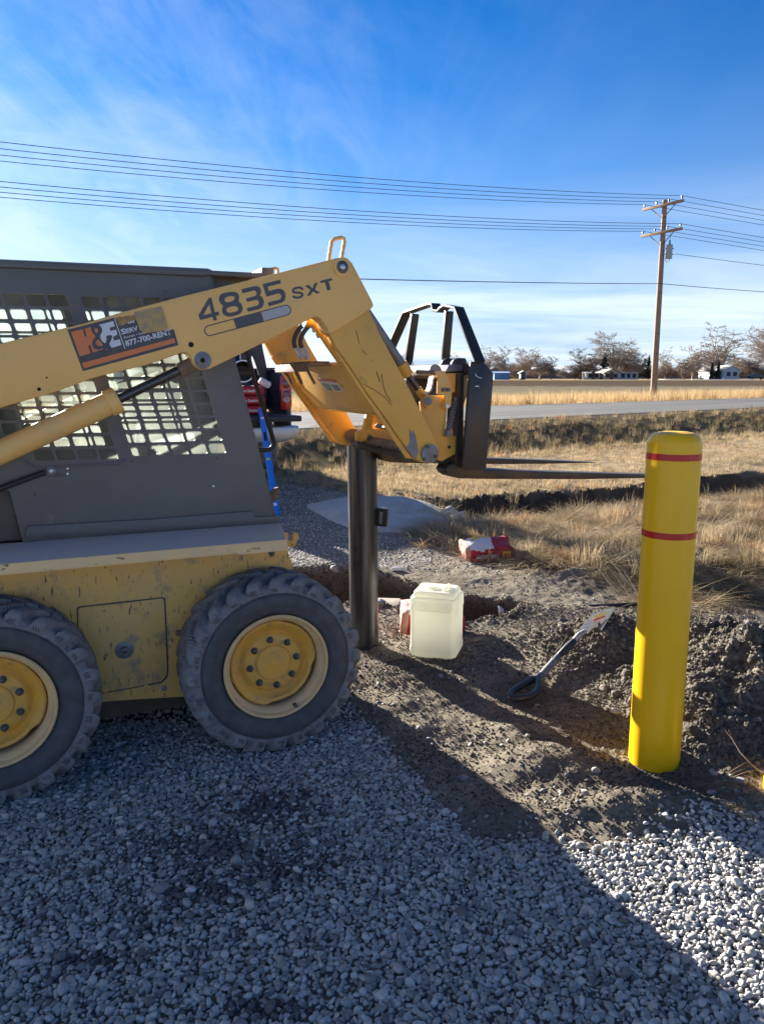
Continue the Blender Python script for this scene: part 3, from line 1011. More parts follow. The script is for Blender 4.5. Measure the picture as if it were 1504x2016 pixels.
# thick river gravel of the yard
pg = np.vstack([jitter(-2.2, 2.2, 1.35, 3.2, 0.0145, gravel_mask), jitter(-2.2, 2.2, 1.35, 3.2, 0.021, gravel_mask), jitter(-2.6, 0.2, 3.2, 4.6, 0.021, gravel_mask),
                jitter(-2.6, 2.6, 1.35, 2.9, 0.10, lambda X, Y: gravel_mask(X, Y) * 0.8)])
nbig = int((in_view(pg)).sum())
p, rot, scl = stones(pg, 0.0100, smin=0.5, smax=2.3)
big = rng.uniform(0, 1, len(p)) < 0.05
scl[big] *= 1.4
tone = np.clip(rng.beta(1.9, 2.3, len(p)), 0.07, 1)
oil_c = [(*at_z(430, 1700, 0)[:2], 0.30, 0.17), (*at_z(520, 1590, 0)[:2], 0.16, 0.12), (*at_z(350, 1760, 0)[:2], 0.2, 0.1), (*at_z(500, 1985, 0)[:2], 0.12, 0.03), (*at_z(160, 1890, 0)[:2], 0.16, 0.03)]
oil = np.zeros(len(p))
for (ox, oy, rx, ry) in oil_c:
    oil = np.maximum(oil, np.exp(-(((p[:, 0] - ox) / rx) ** 2 + ((p[:, 1] - oy) / ry) ** 2)))
oil = oil * (0.7 + 0.8 * fbm(p[:, 0] * 7, p[:, 1] * 7, 5, 3))
wet = rng.uniform(0, 1, len(p)) < np.clip(oil * 1.2, 0, 0.92)
tone[wet] = rng.uniform(0.0, 0.11, wet.sum())
scatter('gravel', 'thick layer of rounded grey river gravel in the loader shade', p, rot, scl, tone, rng.integers(0, 12, len(p)), pebbles, 'gravel')

# thinner, finer gravel trodden into the dirt behind and around
def edge_g(X, Y):
    yb = np.interp(X, GB[:, 0], GB[:, 1])
    return np.clip(0.45 * np.exp(-np.maximum(Y - yb, 0) / 0.22) * sstep(0.8, -0.6, fbm(X * 5, Y * 5, 55, 2)), 0, 1)
pf = np.vstack([jitter(-3.2, 1.4, 5.9, 10.5, 0.034, lambda X, Y: np.clip(back_gravel(X, Y) + 0.10 * sstep(1.3, 0.6, X), 0, 0.9) * (hole_d(X, Y) > 1.02)),
                jitter(-0.9, 2.4, 2.1, 4.6, 0.026, edge_g),
                jitter(-0.9, 3.0, 2.4, 6.6, 0.05, lambda X, Y: 0.16 * (1 - gravel_mask(X, Y)))])
p, rot, scl = stones(pf, 0.0105, lift=0.08)
scatter('fine_gravel', 'fine gravel trodden into the dirt around the hole', p, rot, scl, np.where(pf[:, 1] < 5.9, np.clip(rng.beta(2, 4, len(p)), 0.06, 0.6) * 0.6, np.clip(rng.beta(2.5, 3.5, len(p)) * 0.8, 0.10, 1)), rng.integers(0, 12, len(p)), pebbles, 'gravel')

# crumbled soil
def crumbm(X, Y):
    c_ = 0
    for (bx, by, rx, ry, h) in BUMPS:
        if h > 0.09 and by < 6:
            c_ = c_ + 1.2 * np.exp(-(((X - bx) / (rx * 1.25)) ** 2 + ((Y - by) / (ry * 1.3)) ** 2))
    hd = hole_d(X, Y)
    c_ = c_ + sstep(1.25, 1.0, hd) * 0.9
    return np.clip(c_ + 0.05 + 0.15 * sstep(0.1, 0.5, fbm(X * 2.5, Y * 2.5, 171, 3)), 0, 1) * (1 - gravel_mask(X, Y)) * (Y < 6.3)
pc = np.vstack([jitter(-1.6, 2.6, 2.2, 6.4, 0.030, lambda X, Y: crumbm(X, Y) * 0.85), jitter(-1.6, 2.6, 2.2, 6.4, 0.017, lambda X, Y: np.clip(crumbm(X, Y) * 0.6 + 0.06, 0, 1) * (1 - gravel_mask(X, Y))),
                jitter(-1.2, 2.4, 2.1, 5.0, 0.0125, lambda X, Y: (0.35 + 0.4 * sstep(-0.3, 0.3, fbm(X * 3, Y * 3, 181, 3))) * (1 - gravel_mask(X, Y)))])
n1_ = len(pc)
p, rot, scl = stones(pc, 0.0078, smin=0.35, smax=3.2, lift=0.1, tilt=0.9)
cm_ = crumbm(pc[:, 0], pc[:, 1])
scl *= (0.55 + 0.70 * cm_)[:, None]
bigm = (rng.uniform(0, 1, n1_) < 0.035 * sstep(0.4, 0.9, cm_))
scl[bigm] *= rng.uniform(1.6, 3.0, (bigm.sum(), 1))
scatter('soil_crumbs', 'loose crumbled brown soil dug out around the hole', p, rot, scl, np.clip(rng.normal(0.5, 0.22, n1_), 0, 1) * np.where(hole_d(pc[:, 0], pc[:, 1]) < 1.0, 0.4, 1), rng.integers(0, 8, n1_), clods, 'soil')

bx_ = np.concatenate([jitter(0.2, 8, 8.3, 11.0, 0.10, lambda X, Y: 0.75 * (np.abs(np.interp(X, LIP[:, 0], LIP[:, 1]) - Y - 0.22) < 0.34))])
p, rot, scl = stones(bx_, 0.026, smin=0.3, smax=2.6, lift=0.0, tilt=0.9)
scatter('bank_clods', 'clods broken off the ditch bank, toned dark for its shade', p, rot, scl, np.clip(rng.normal(0.3, 0.2, len(p)), 0, 1), rng.integers(0, 8, len(p)), clods, 'soil')  # low tone puts the bank's shade into the clods

# dry grass
def tuft_mesh(name, seed, nb, h, spread, width, bend, flat=0.0, mat_=None, seg=3):
    r_ = random.Random(seed)
    vs, fs = [], []
    base_dir = r_.uniform(0, 6.28)
    for i in range(nb):
        a_ = r_.uniform(0, 6.28)
        rr_ = spread * math.sqrt(r_.random())
        bx, by = rr_ * math.cos(a_), rr_ * math.sin(a_)
        da = (a_ if flat < 0.5 else base_dir + r_.gauss(0, 0.45)) + r_.gauss(0, 0.5)
        hh = h * r_.uniform(0.45, 1.1)
        bd = bend * r_.uniform(0.3, 1.3)
        w = width * r_.uniform(0.6, 1.2)
        dx, dy = math.cos(da), math.sin(da)
        sx, sy = -dy, dx
        ang0 = flat * 1.25 + r_.gauss(0, 0.12) + 0.12
        x = bx; y = by; z = -0.01 * h
        L_ = hh / seg
        i0 = len(vs)
        for k_ in range(seg + 1):
            f = k_ / seg
            ww = w * (1 - f) ** 0.7 * 0.5 + 0.0002
            vs.append((x - sx * ww, y - sy * ww, z)); vs.append((x + sx * ww, y + sy * ww, z))
            ang = min(ang0 + bd * f * f * 1.7, 1.52 if flat > 0.3 else 2.1)
            x += dx * math.sin(ang) * L_; y += dy * math.sin(ang) * L_; z += math.cos(ang) * L_
        for k_ in range(seg):
            q = i0 + 2 * k_
            fs.append((q, q + 1, q + 3, q + 2))
    me_ = bpy.data.meshes.new(name)
    me_.from_pydata(vs, [], fs)
    me_.materials.append(mat_)
    me_.polygons.foreach_set('use_smooth', [True] * len(me_.polygons))
    return me_
gm_short = inst_mat('dry_lawn_grass', [(0.0, (0.10, 0.08, 0.045)), (0.3, (0.22, 0.165, 0.09)), (0.6, (0.38, 0.29, 0.17)), (0.85, (0.50, 0.395, 0.25)), (1.0, (0.47, 0.25, 0.11))], rough=0.9, trans=0.35, local=0.3, lscale=30)
gm_gold = inst_mat('golden_verge_grass', [(0.0, (0.28, 0.19, 0.10)), (0.5, (0.44, 0.31, 0.16)), (1.0, (0.55, 0.43, 0.26))], rough=0.9, trans=0.4, local=0.2, lscale=5)
short = [tuft_mesh('lawn_tuft', 10 + i, 26, 0.075, 0.07, 0.0045, 0.9, mat_=gm_short) for i in range(6)]
midg = [tuft_mesh('rough_tuft', 30 + i, 30, 0.16, 0.09, 0.005, 1.0, mat_=gm_short) for i in range(6)]
flatg = [tuft_mesh('flattened_tuft', 50 + i, 46, 0.34, 0.10, 0.0042, 0.5, flat=0.92, mat_=gm_short, seg=5) for i in range(8)]
longg = [tuft_mesh('long_tuft', 70 + i, 16, 0.42, 0.07, 0.005, 0.6, mat_=gm_short, seg=5) for i in range(5)]
gold = [tuft_mesh('verge_tuft', 90 + i, 34, 0.72, 0.30, 0.016, 0.35, mat_=gm_gold) for i in range(6)]

def grass(name, label, p, size, tone_c, tone_s, protos, wrong=0.0, dirn=None):
    n = len(p)
    s = size * rng.uniform(0.65, 1.35, n)
    rz = rng.uniform(0, 6.28, n) if dirn is None else rng.normal(dirn, 0.7, n)
    rot = np.stack([rng.normal(0, 0.12, n), rng.normal(0, 0.12, n), rz], 1)
    tone = np.clip(tone_c + 0.20 * fbm(p[:, 0] * 1.4, p[:, 1] * 1.4, 131, 3) + rng.normal(0, tone_s, n), 0, 1)
    scatter(name, label, p, rot, np.stack([s, s, s], 1), tone, rng.integers(0, len(protos), n), protos, 'grass')

def lipY(X): return np.interp(X, LIP[:, 0], LIP[:, 1])
def lawn_keep(X, Y):
    s = road_s(X, Y)
    k_ = sstep(-0.05, 0.15, Y - np.where(X > 0.1, lipY(X), 10.1 - 0.6 * (X + 1.0))) * (s < -3.0)
    return k_ * (0.95 - 0.6 * sstep(0.2, 0.7, fbm(X * 1.3, Y * 1.3, 141, 3)))
pl_ = np.vstack([jitter(-4.5, 9, 9.0, 13.0, 0.105, lawn_keep), jitter(-7, 14, 13.0, 24.0, 0.17, lawn_keep)])
grass('lawn_grass', 'short dry straw coloured grass between the ditch and the road', pl_, 1.0 + 0.0 * pl_[:, 1], 0.62, 0.16, short)
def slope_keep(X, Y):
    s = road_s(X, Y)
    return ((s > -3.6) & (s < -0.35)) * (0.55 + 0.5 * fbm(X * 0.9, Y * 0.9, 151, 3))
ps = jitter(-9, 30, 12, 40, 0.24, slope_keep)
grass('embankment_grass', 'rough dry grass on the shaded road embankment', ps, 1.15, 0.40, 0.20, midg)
def verge_keep(X, Y):
    s = road_s(X, Y)
    return ((s > ROAD_W + 0.35) & (s < ROAD_W + 9.5)) * (1 - 0.5 * sstep(ROAD_W + 6, ROAD_W + 9.5, s))
pv = jitter(-14, 62, 18, 84, 0.38, verge_keep)
grass('verge_grass', 'tall golden dry grass along the far side of the road', pv, 0.80, 0.5, 0.22, gold)
# flattened and standing dry grass at the right of the dig
def rough_keep(X, Y):
    ge = (0.9 * (X - 1.25) + 0.75 * (Y - 5.6) + 0.7 * fbm(X * 1.6, Y * 1.6, 111, 3))
    k_ = sstep(0.0, 0.5, ge) * sstep(0.0, 0.5, X - 0.15) * (Y < lipY(X) - 0.35) * (Y > 4.2)
    return k_ * (0.25 + 0.75 * sstep(-0.30, 0.25, fbm(X * 2.3, Y * 2.3, 161, 3)))
pr = jitter(0.1, 5.5, 4.2, 10.2, 0.085, rough_keep)
grass('flattened_grass', 'long dry grass lying flat beside the dug soil', pr, 0.95, 0.60, 0.16, flatg, dirn=2.4)
pr2 = jitter(0.1, 6, 5.4, 10.4, 0.15, lambda X, Y: rough_keep(X, Y) * 0.6)
grass('rough_grass', 'tufts of reddish dry grass near the yellow bollard', pr2, 0.9, 0.78, 0.18, midg)
pr3 = jitter(0.5, 7, 7.6, 10.6, 0.26, lambda X, Y: 0.55 * (np.abs(lipY(X) - Y - 0.75) < 0.55))
grass('ditch_stalks', 'long pale grass stalks standing in the ditch', pr3, 0.85, 0.72, 0.15, longg)
pe = [ground_at(x, y) for x, y in [(1480, 1570), (1498, 1590), (1460, 1600), (1504, 1560), (1440, 1585), (1420, 1540), (1500, 1620), (1475, 1540)]]
grass('edge_grass', 'few dry stalks at the gravel edge by the bollard', np.array([list(q) for q in pe]), 0.35, 0.7, 0.1, flatg)

M['cover'] = mat('dusty_dark_cover', (0.09, 0.07, 0.055), 0.8, col2=(0.15, 0.12, 0.09), nscale=9, bump=0.3)
# ------------------------------------------------------------------ skid steer loader
loader = empty('skid_steer_loader', LO, LA)
tag(loader, 'yellow skid steer loader with raised boom and black mesh cab', 'skid steer loader')
W = 1.20
VA = 0.09; TA = 0.09                      # near arm outer face and thickness
OFF = Vector((0, W - 2 * VA - TA, 0))     # near arm -> far arm
def Y3(x): return Vector((x[0], x[1], x[2]))

# upper boom arms
arm_px = [(-330, 885), (-330, 752), (0, 676), (166, 636), (244, 613), (350, 585), (534, 540), (656, 509), (672, 505), (684, 507), (694, 517), (710, 548), (733, 592), (736, 601), (731, 608),
          (722, 613), (690, 634), (655, 656), (649, 656), (645, 648), (637, 634), (630, 626), (621, 622), (609, 629), (570, 648), (534, 667), (450, 708), (424, 721), (413, 726), (400, 728), (388, 724), (381, 716),
          (376, 702), (371, 695), (362, 693), (289, 718), (186, 743), (110, 771), (0, 803)]
arm_pts = [L(x, y, VA) for x, y in arm_px]
def mirror_v(pts): return [Vector((p.x, W - p.y, p.z)) for p in pts]
arm = MB().prism(arm_pts, (0, TA, 0)).done('boom_arm', M['arm'], loader, bevel=0.005)
far_arm = MB().prism([p + Vector((0, OFF.y, 0)) for p in arm_pts], (0, TA, 0)).done('boom_arm', M['arm'], loader, bevel=0.004)
# pins, bosses and holes of the near arm
def disc_at(x, y, v, r, h, mat_, name, parent, seg=28, bev=0.0015):
    p = L(x, y, v)
    return MB().disc(p, r, (0, -1, 0), h, seg).done(name, mat_, parent, bevel=bev)
disc_at(675, 526, VA, 0.038, 0.006, M['arm'], 'pin_boss', arm)
disc_at(674, 525, VA - 0.006, 0.024, 0.004, M['bolt'], 'pin', arm)
disc_at(674, 525, VA - 0.010, 0.012, 0.006, M['silver'], 'bolt', arm, 6)
disc_at(399, 709, VA, 0.032, 0.0015, M['greysteel'], 'pin_boss', arm)
disc_at(399, 709, VA - 0.0015, 0.022, 0.008, M['greysteel'], 'pin', arm)
disc_at(399, 709, VA - 0.0095, 0.010, 0.002, M['hole'], 'bolt', arm, 6)
disc_at(376, 678, VA, 0.0095, 0.0015, M['hole'], 'hole', arm, bev=0)
disc_at(77, 766, VA, 0.006, 0.0015, M['hole'], 'hole', arm, bev=0)
disc_at(92, 743, VA, 0.003, 0.0015, M['hole'], 'hole', arm, bev=0)
# grab handles on the elbows
hp = [L(x, y, VA + 0.045) for x, y in [(647, 512), (650, 492), (653, 475), (658, 470), (672, 467), (677, 469), (678, 476), (675, 492), (672, 508)]]
MB().tube(hp, 0.0078, 10).done('grab_handle', M['arm'], arm)
MB().tube([p + OFF for p in hp], 0.0078, 10).done('grab_handle', M['arm'], far_arm)
# cross tube between the arms at the rear
MB().tube([L(-150, 800, VA + TA) , L(-150, 800, VA + TA) + Vector((0, OFF.y - TA, 0))], 0.06, 20).done('cross_tube', M['arm'], loader)

# number lettering, traced from the side of the arm (crop 370,500 at 4.557x)
def c2l(pts, v, ox=370, oy=500, sc=4.557):
    return [L(ox + x / sc, oy + y / sc, v) for x, y in pts]
def smooth_poly(pts, closed=True, it=2):
    p = [np.array(q, float) for q in pts]
    for _ in range(it):
        q = []
        n = len(p)
        for i in range(n if closed else n - 1):
            a_, b_ = p[i], p[(i + 1) % n]
            q += [a_ * 0.75 + b_ * 0.25, a_ * 0.25 + b_ * 0.75]
        if not closed:
            q = [p[0]] + q + [p[-1]]
        p = q
    return [tuple(q) for q in p]
VD = VA - 0.0016
def glyph(outer, holes=(), mat_=M['decal_grey'], nm='numeral', v=VD, parent=None, **kw):
    return plate(nm, c2l(outer, v, **kw), [c2l(h, v, **kw) for h in holes], v, 0.0012, mat_, parent or arm)
glyph([(185, 395), (210, 388), (242, 522), (275, 513), (283, 545), (250, 554), (262, 590), (232, 597), (222, 562), (112, 590), (95, 548)], [[(192, 445), (211, 530), (138, 547)]])
glyph(smooth_poly([(330, 345), (400, 335), (448, 345), (463, 385), (450, 425), (478, 440), (495, 485), (478, 530), (430, 550), (370, 563), (322, 548), (302, 505), (318, 460), (288, 440), (275, 400), (290, 360)]),
      [smooth_poly([(340, 385), (405, 370), (425, 392), (405, 420), (345, 434), (325, 412)]), smooth_poly([(358, 478), (420, 462), (452, 478), (450, 505), (430, 515), (368, 528), (346, 512), (342, 492)])])
glyph([(480, 313), (590, 287), (615, 284), (638, 292), (652, 312), (656, 338), (652, 358), (642, 370), (662, 380), (676, 402), (683, 434), (674, 465), (655, 484), (630, 494), (540, 516), (528, 484), (615, 463), (634, 452), (640, 434), (632, 416), (614, 408), (530, 429), (520, 397), (600, 376), (616, 364), (618, 345), (606, 326), (588, 326), (490, 350)])
glyph([(670, 268), (825, 229), (833, 261), (715, 291), (725, 330), (810, 309), (838, 311), (860, 326), (875, 355), (877, 385), (866, 415), (842, 435), (725, 466), (718, 432), (815, 409), (834, 398), (840, 378), (830, 358), (812, 350), (705, 381)])
def caps(c0, c1, w):
    c0, c1 = np.array(c0, float), np.array(c1, float)
    t = (c1 - c0) / np.linalg.norm(c1 - c0); n = np.array((-t[1], t[0]))
    a0 = math.atan2(n[1], n[0])
    out = [tuple(c1 + w * np.array((math.cos(a0 - math.pi * k / 12), math.sin(a0 - math.pi * k / 12)))) for k in range(13)]
    out += [tuple(c0 + w * np.array((math.cos(a0 - math.pi - math.pi * k / 12), math.sin(a0 - math.pi - math.pi * k / 12)))) for k in range(13)]
    return out
p0c, p1c = (196, 685), (876, 503)
glyph(caps(p0c, p1c, 50), [caps(p0c, p1c, 41)], nm='capacity_bar')
glyph([(409, 586), (655, 521), (681, 602), (436, 668)], nm='capacity_bar')
_r = caps(p0c, p1c, 41)
glyph([(662, 521)] + _r[:13][::-1] + [(686, 600)], mat_=M['decal_silver'], nm='capacity_bar')
glyph([(1187, 238), (1288, 214), (1297, 234), (1262, 243), (1282, 318), (1250, 326), (1231, 250), (1193, 260)], nm='letter')
glyph([(1050, 283), (1085, 275), (1118, 308), (1135, 262), (1165, 250), (1140, 318), (1190, 345), (1155, 353), (1122, 332), (1100, 368), (1067, 374), (1100, 320)], nm='letter')
glyph(ribbon(smooth_poly([(1030, 318), (1014, 298), (975, 300), (942, 316), (945, 340), (975, 345), (1010, 344), (1032, 362), (1015, 384), (972, 392), (940, 376)], False, 2), 20), nm='letter')

# rental company sticker (crop 110,580 at 4.85x)
def cs(pts, v): return c2l(pts, v, 110, 580, 4.85)
kw = dict(ox=110, oy=580, sc=4.85)
V1, V2, V3 = VA - 0.0016, VA - 0.0024, VA - 0.0032
decal = glyph([(110, 332), (560, 218), (580, 230), (600, 290), (640, 292), (690, 262), (770, 240), (800, 335), (850, 366), (1000, 345), (1085, 328), (1127, 331), (1170, 480), (258, 730)], mat_=M['decal_dark'], nm='rental_sticker', v=V1, **kw)
glyph([(145, 355), (256, 327), (276, 400), (294, 396), (276, 322), (410, 288), (450, 520), (352, 553), (328, 477), (308, 482), (331, 560), (228, 588)], mat_=M['decal_orange'], nm='sticker_letter', v=V2, **kw)
glyph([(410, 287), (548, 250), (562, 300), (512, 313), (521, 346), (575, 332), (587, 378), (545, 405), (555, 438), (610, 424), (626, 478), (480, 524), (430, 470)], mat_=M['decal_white'], nm='sticker_letter', v=V2, **kw)
glyph(smooth_poly([(330, 320), (345, 292), (385, 283), (425, 292), (443, 325), (440, 362), (408, 402), (440, 440), (470, 470), (486, 425), (478, 392), (540, 380), (532, 430), (505, 475), (545, 512), (480, 524), (455, 500), (425, 522), (385, 525), (352, 500), (345, 455), (360, 420), (385, 392), (345, 360)], True, 1),
      [smooth_poly([(370, 322), (388, 315), (405, 330), (402, 355), (385, 370), (368, 350)], True, 1), smooth_poly([(392, 430), (408, 425), (445, 470), (448, 486), (418, 495), (388, 480), (380, 455)], True, 1)], mat_=M['decal_dark'], nm='sticker_letter', v=V3, **kw)
glyph([(558, 230), (565, 228), (664, 513), (657, 516)], mat_=M['decal_white'], nm='sticker_line', v=V2, **kw)
glyph([(250, 652), (1130, 414), (1143, 456), (268, 703)], mat_=M['decal_orange'], nm='sticker_bar', v=V2, **kw)
def txt(body, q0, q1, h_px, v, mat_=M['decal_white'], bold=0.02, nm='sticker_lettering', sc=4.85, ox=110, oy=580, spacing=1.0):
    a_ = L(ox + q0[0] / sc, oy + q0[1] / sc, v); b_ = L(ox + q1[0] / sc, oy + q1[1] / sc, v)
    k = (a_ - b_).length / math.hypot(q1[0] - q0[0], q1[1] - q0[1])
    return text_on(nm, body, a_, b_, h_px * k, mat_, arm, bold, spacing=spacing)
txt('877-700-RENT', (672, 490), (1108, 376), 50, V2, bold=0.028)
txt('S', (632, 378), (672, 368), 50, V2, bold=0.03)
txt('ERV', (676, 366), (790, 334), 40, V2, bold=0.03)
txt('Rentals • Sales', (654, 418), (860, 365), 19, V2, bold=0.01)
txt('ou', (690, 278), (752, 262), 30, V2, bold=0.03)
glyph([(575, 213), (640, 208), (775, 190), (790, 240), (740, 245), (690, 258), (640, 290), (602, 290)], mat_=M['glue'], nm='glue_patch', v=V2 - 0.0005, **kw)
glyph([(745, 168), (870, 135), (1003, 108), (1030, 180), (1068, 322), (960, 345), (850, 362), (802, 335), (775, 255)], mat_=M['tape'], nm='tape_patch', v=V3, **kw)

# lower boom legs
leg_px = [(640, 640), (722, 600), (749, 659), (800, 753), (862, 876), (864, 890), (857, 905), (844, 912), (828, 909), (816, 902), (782, 856), (752, 812), (722, 772), (690, 722), (664, 686)]
leg_pts = [L(x, y, VA + 0.012) for x, y in leg_px]
leg = MB().prism(leg_pts, (0, 0.055, 0)).done('boom_leg', M['leg'], loader, bevel=0.004)
far_leg = MB().prism([p + Vector((0, OFF.y, 0)) for p in leg_pts], (0, 0.055, 0)).done('boom_leg', M['leg'], loader, bevel=0.004)
# rear flange of the legs (dark worn edge strip)
for par, dv in ((leg, 0), (far_leg, OFF.y)):
    fl = [L(x, y, VA + 0.02) for x, y in [(664, 690), (690, 726), (722, 776), (752, 816), (782, 862), (812, 903), (800, 902), (770, 858), (742, 815), (712, 772), (682, 726), (660, 692)]]
    MB().prism([p + Vector((0, dv, 0)) for p in fl], (0, 0.012, 0)).done('edge_strip', M['leg'], par, bevel=0.002)
d_ = disc_at(845, 893, VA + 0.012, 0.041, 0.010, M['greysteel'], 'pin_cover', leg, 32)
for (x, y) in [(842, 879), (857, 898.5), (834.5, 904)]:
    disc_at(x, y, VA + 0.002, 0.0075, 0.006, M['bolt'], 'bolt', leg, 6, 0.0008)
disc_at(845, 893, VA + 0.002, 0.0028, 0.003, M['bolt'], 'bolt', leg, 8, 0)
pinL = L(845, 893, VA + 0.012)
# paint worn to metal near the pin
wear = [L(x, y, VA + 0.0105) for x, y in [(806, 843), (811, 852), (814, 847), (818, 855), (820, 868), (824, 890), (819, 905), (808, 893), (800, 880), (806, 870)]]
plate('bare_metal_patch', wear, [], VA + 0.0105, 0.001, M['greysteel'], leg)
for pts_, w_ in (([(741, 731), (745, 742), (748, 752)], 1.2), ([(751, 735), (755, 760), (760, 775), (770, 790)], 1.0), ([(716, 756), (738, 768), (758, 782), (772, 798)], 0.9), ([(700, 650), (705, 664), (707, 676)], 0.8), ([(712, 688), (722, 698)], 0.9)):
    plate('scratch', [L(x, y, VA + 0.0105) for x, y in ribbon(pts_, w_)], [], VA + 0.0108, 0.0008, M['hole'], leg)

# cross panel between the legs, with its step, warning label and hoses
a1, a2 = L(684, 716, VA + 0.067), L(752, 816, VA + 0.067)
a1.y = a2.y = VA + 0.067
dirn = (a2 - a1).normalized(); nrm = Vector((-dirn.z, 0, dirn.x))
panel_pts = [a1, a2, a2 + nrm * 0.02, a1 + nrm * 0.02]
wv = OFF.y - 0.055
panel = MB().prism(panel_pts, (0, wv, 0)).done('cross_panel', M['leg'], loader, bevel=0.003)
# folded lower lip of the panel
lipp = [a2, a2 + dirn * 0.02 + nrm * 0.05, a2 + dirn * 0.028 + nrm * 0.045, a2 + dirn * 0.010]
MB().prism(lipp, (0, wv, 0)).done('panel_lip', M['leg'], panel, bevel=0.002)
def on_panel(x, y, off=0.0):
    """point of the panel's lower face seen at a pixel"""
    n_w = LU * nrm.x + Vector((0, 0, nrm.z))
    pw = LO + LU * a1.x + LN * a1.y + Vector((0, 0, a1.z)) - n_w * off
    p = at_plane(x, y, pw, n_w) - LO
    return Vector((p.dot(LU), p.dot(LN), p.z))
lab = [on_panel(x, y, 0.002) for x, y in [(624.5, 745), (659, 748), (677, 771), (642, 768)]]
MB().prism(lab, nrm * 0.0012).done('warning_label', M['decal_white'], panel)
lab = [on_panel(x, y, 0.0035) for x, y in [(624.5, 745), (659, 748), (663, 753), (629, 750)]]
MB().prism(lab, nrm * 0.001).done('label_band', M['redtape'], panel)
for q in ([(634, 755), (646, 757), (656, 769), (645, 768)], [(650, 757), (663, 758), (672, 769), (661, 769)]):
    MB().prism([on_panel(x, y, 0.0035) for x, y in q], nrm * 0.001).done('label_print', M['greysteel'], panel)
# step
s0 = L(589, 715, 0.80); s1 = L(644, 716, 0.45)
zt = L(600, 705, 0.6).z
sb = MB()
uC = a1.x + 0.005
sb.box((uC - 0.045, 0.60, a1.z - 0.000), (0.13, 0.50, 0.010))
sb.box((uC - 0.107, 0.60, a1.z - 0.016), (0.008, 0.50, 0.028))
step = sb.done('step_plate', M['rust'], panel, bevel=0.002)
for i in range(8):
    tb = MB(); tb.box((uC - 0.045, 0.39 + i * 0.06, a1.z + 0.009), (0.11, 0.007, 0.012), (0, 0, 0.35))
    tb.done('step_cleat', M['rust'], step, bevel=0.001)
for vv in (0.42, 0.60, 0.76):
    tb = MB(); tb.box((uC - 0.075, vv, a1.z - 0.05), (0.010, 0.012, 0.075), (0, -0.5, 0)); tb.done('step_bracket', M['rust'], step, bevel=0.001)
# hoses
for k, (dx, v_) in enumerate(((0, 0.86), (14, 0.80))):
    hpts = smooth_poly([(612 + dx, 626), (603 + dx, 634), (590 + dx, 645), (581 + dx * 0.9, 660), (578 + dx * 0.9, 674), (582 + dx * 0.9, 686), (588 + dx * 0.9, 697)], False, 2)
    hs = MB().tube([L(x, y, v_) for x, y in hpts], 0.011, 10).done('hydraulic_hose', M['hose'], loader)
    MB().tube([L(x, y, v_) for x, y in [(582 + dx * 0.9, 684), (588 + dx * 0.9, 697), (592 + dx * 0.9, 706)]], 0.0145, 6).done('hose_fitting', M['silver'], hs)
hs = MB().tube([L(x, y, 0.34) for x, y in smooth_poly([(612, 622), (624, 628), (634, 640), (641, 655), (648, 672)], False, 2)], 0.019, 12).done('hydraulic_hose', M['hose'], loader)
MB().tube([L(x, y, 0.45) for x, y in [(616, 648), (631, 646)]], 0.014, 12).done('hose_fitting', M['fender'], hs)
MB().tube([L(x, y, 0.42) for x, y in [(624, 660), (632, 657), (642, 658)]], 0.013, 12).done('hose_fitting', M['fender'], hs)
# inner tube of the near leg visible through the gap
MB().tube([L(x, y, 0.26) for x, y in [(620, 636), (648, 678), (672, 712)]], 0.017, 12).done('steel_line', M['leg'], loader)
MB().tube([L(x, y, 0.30) for x, y in [(690, 640), (655, 640), (600, 628)]], 0.03, 16).done('pivot_tube', M['leg'], loader)

# tilt cylinders
def tilt(dv):
    c_ = MB().tube([L(718, 610, VA + 0.16), L(796, 726, VA + 0.16)], 0.021, 18).done('tilt_cylinder', M['greysteel'], loader, loc=(0, dv, 0))
    MB().tube([L(789, 716, VA + 0.16), L(803, 739, VA + 0.16)], 0.029, 18).done('cylinder_gland', M['leg'], c_, bevel=0.003)
    MB().tube([L(800, 734, VA + 0.16), L(829, 775, VA + 0.16)], 0.014, 14).done('cylinder_rod', M['rod'], c_)
    MB().tube([L(822, 765, VA + 0.16), L(838, 786, VA + 0.16)], 0.018, 14).done('rod_end', M['leg'], c_, bevel=0.002)
    return c_
tilt(0); tilt(0.64)
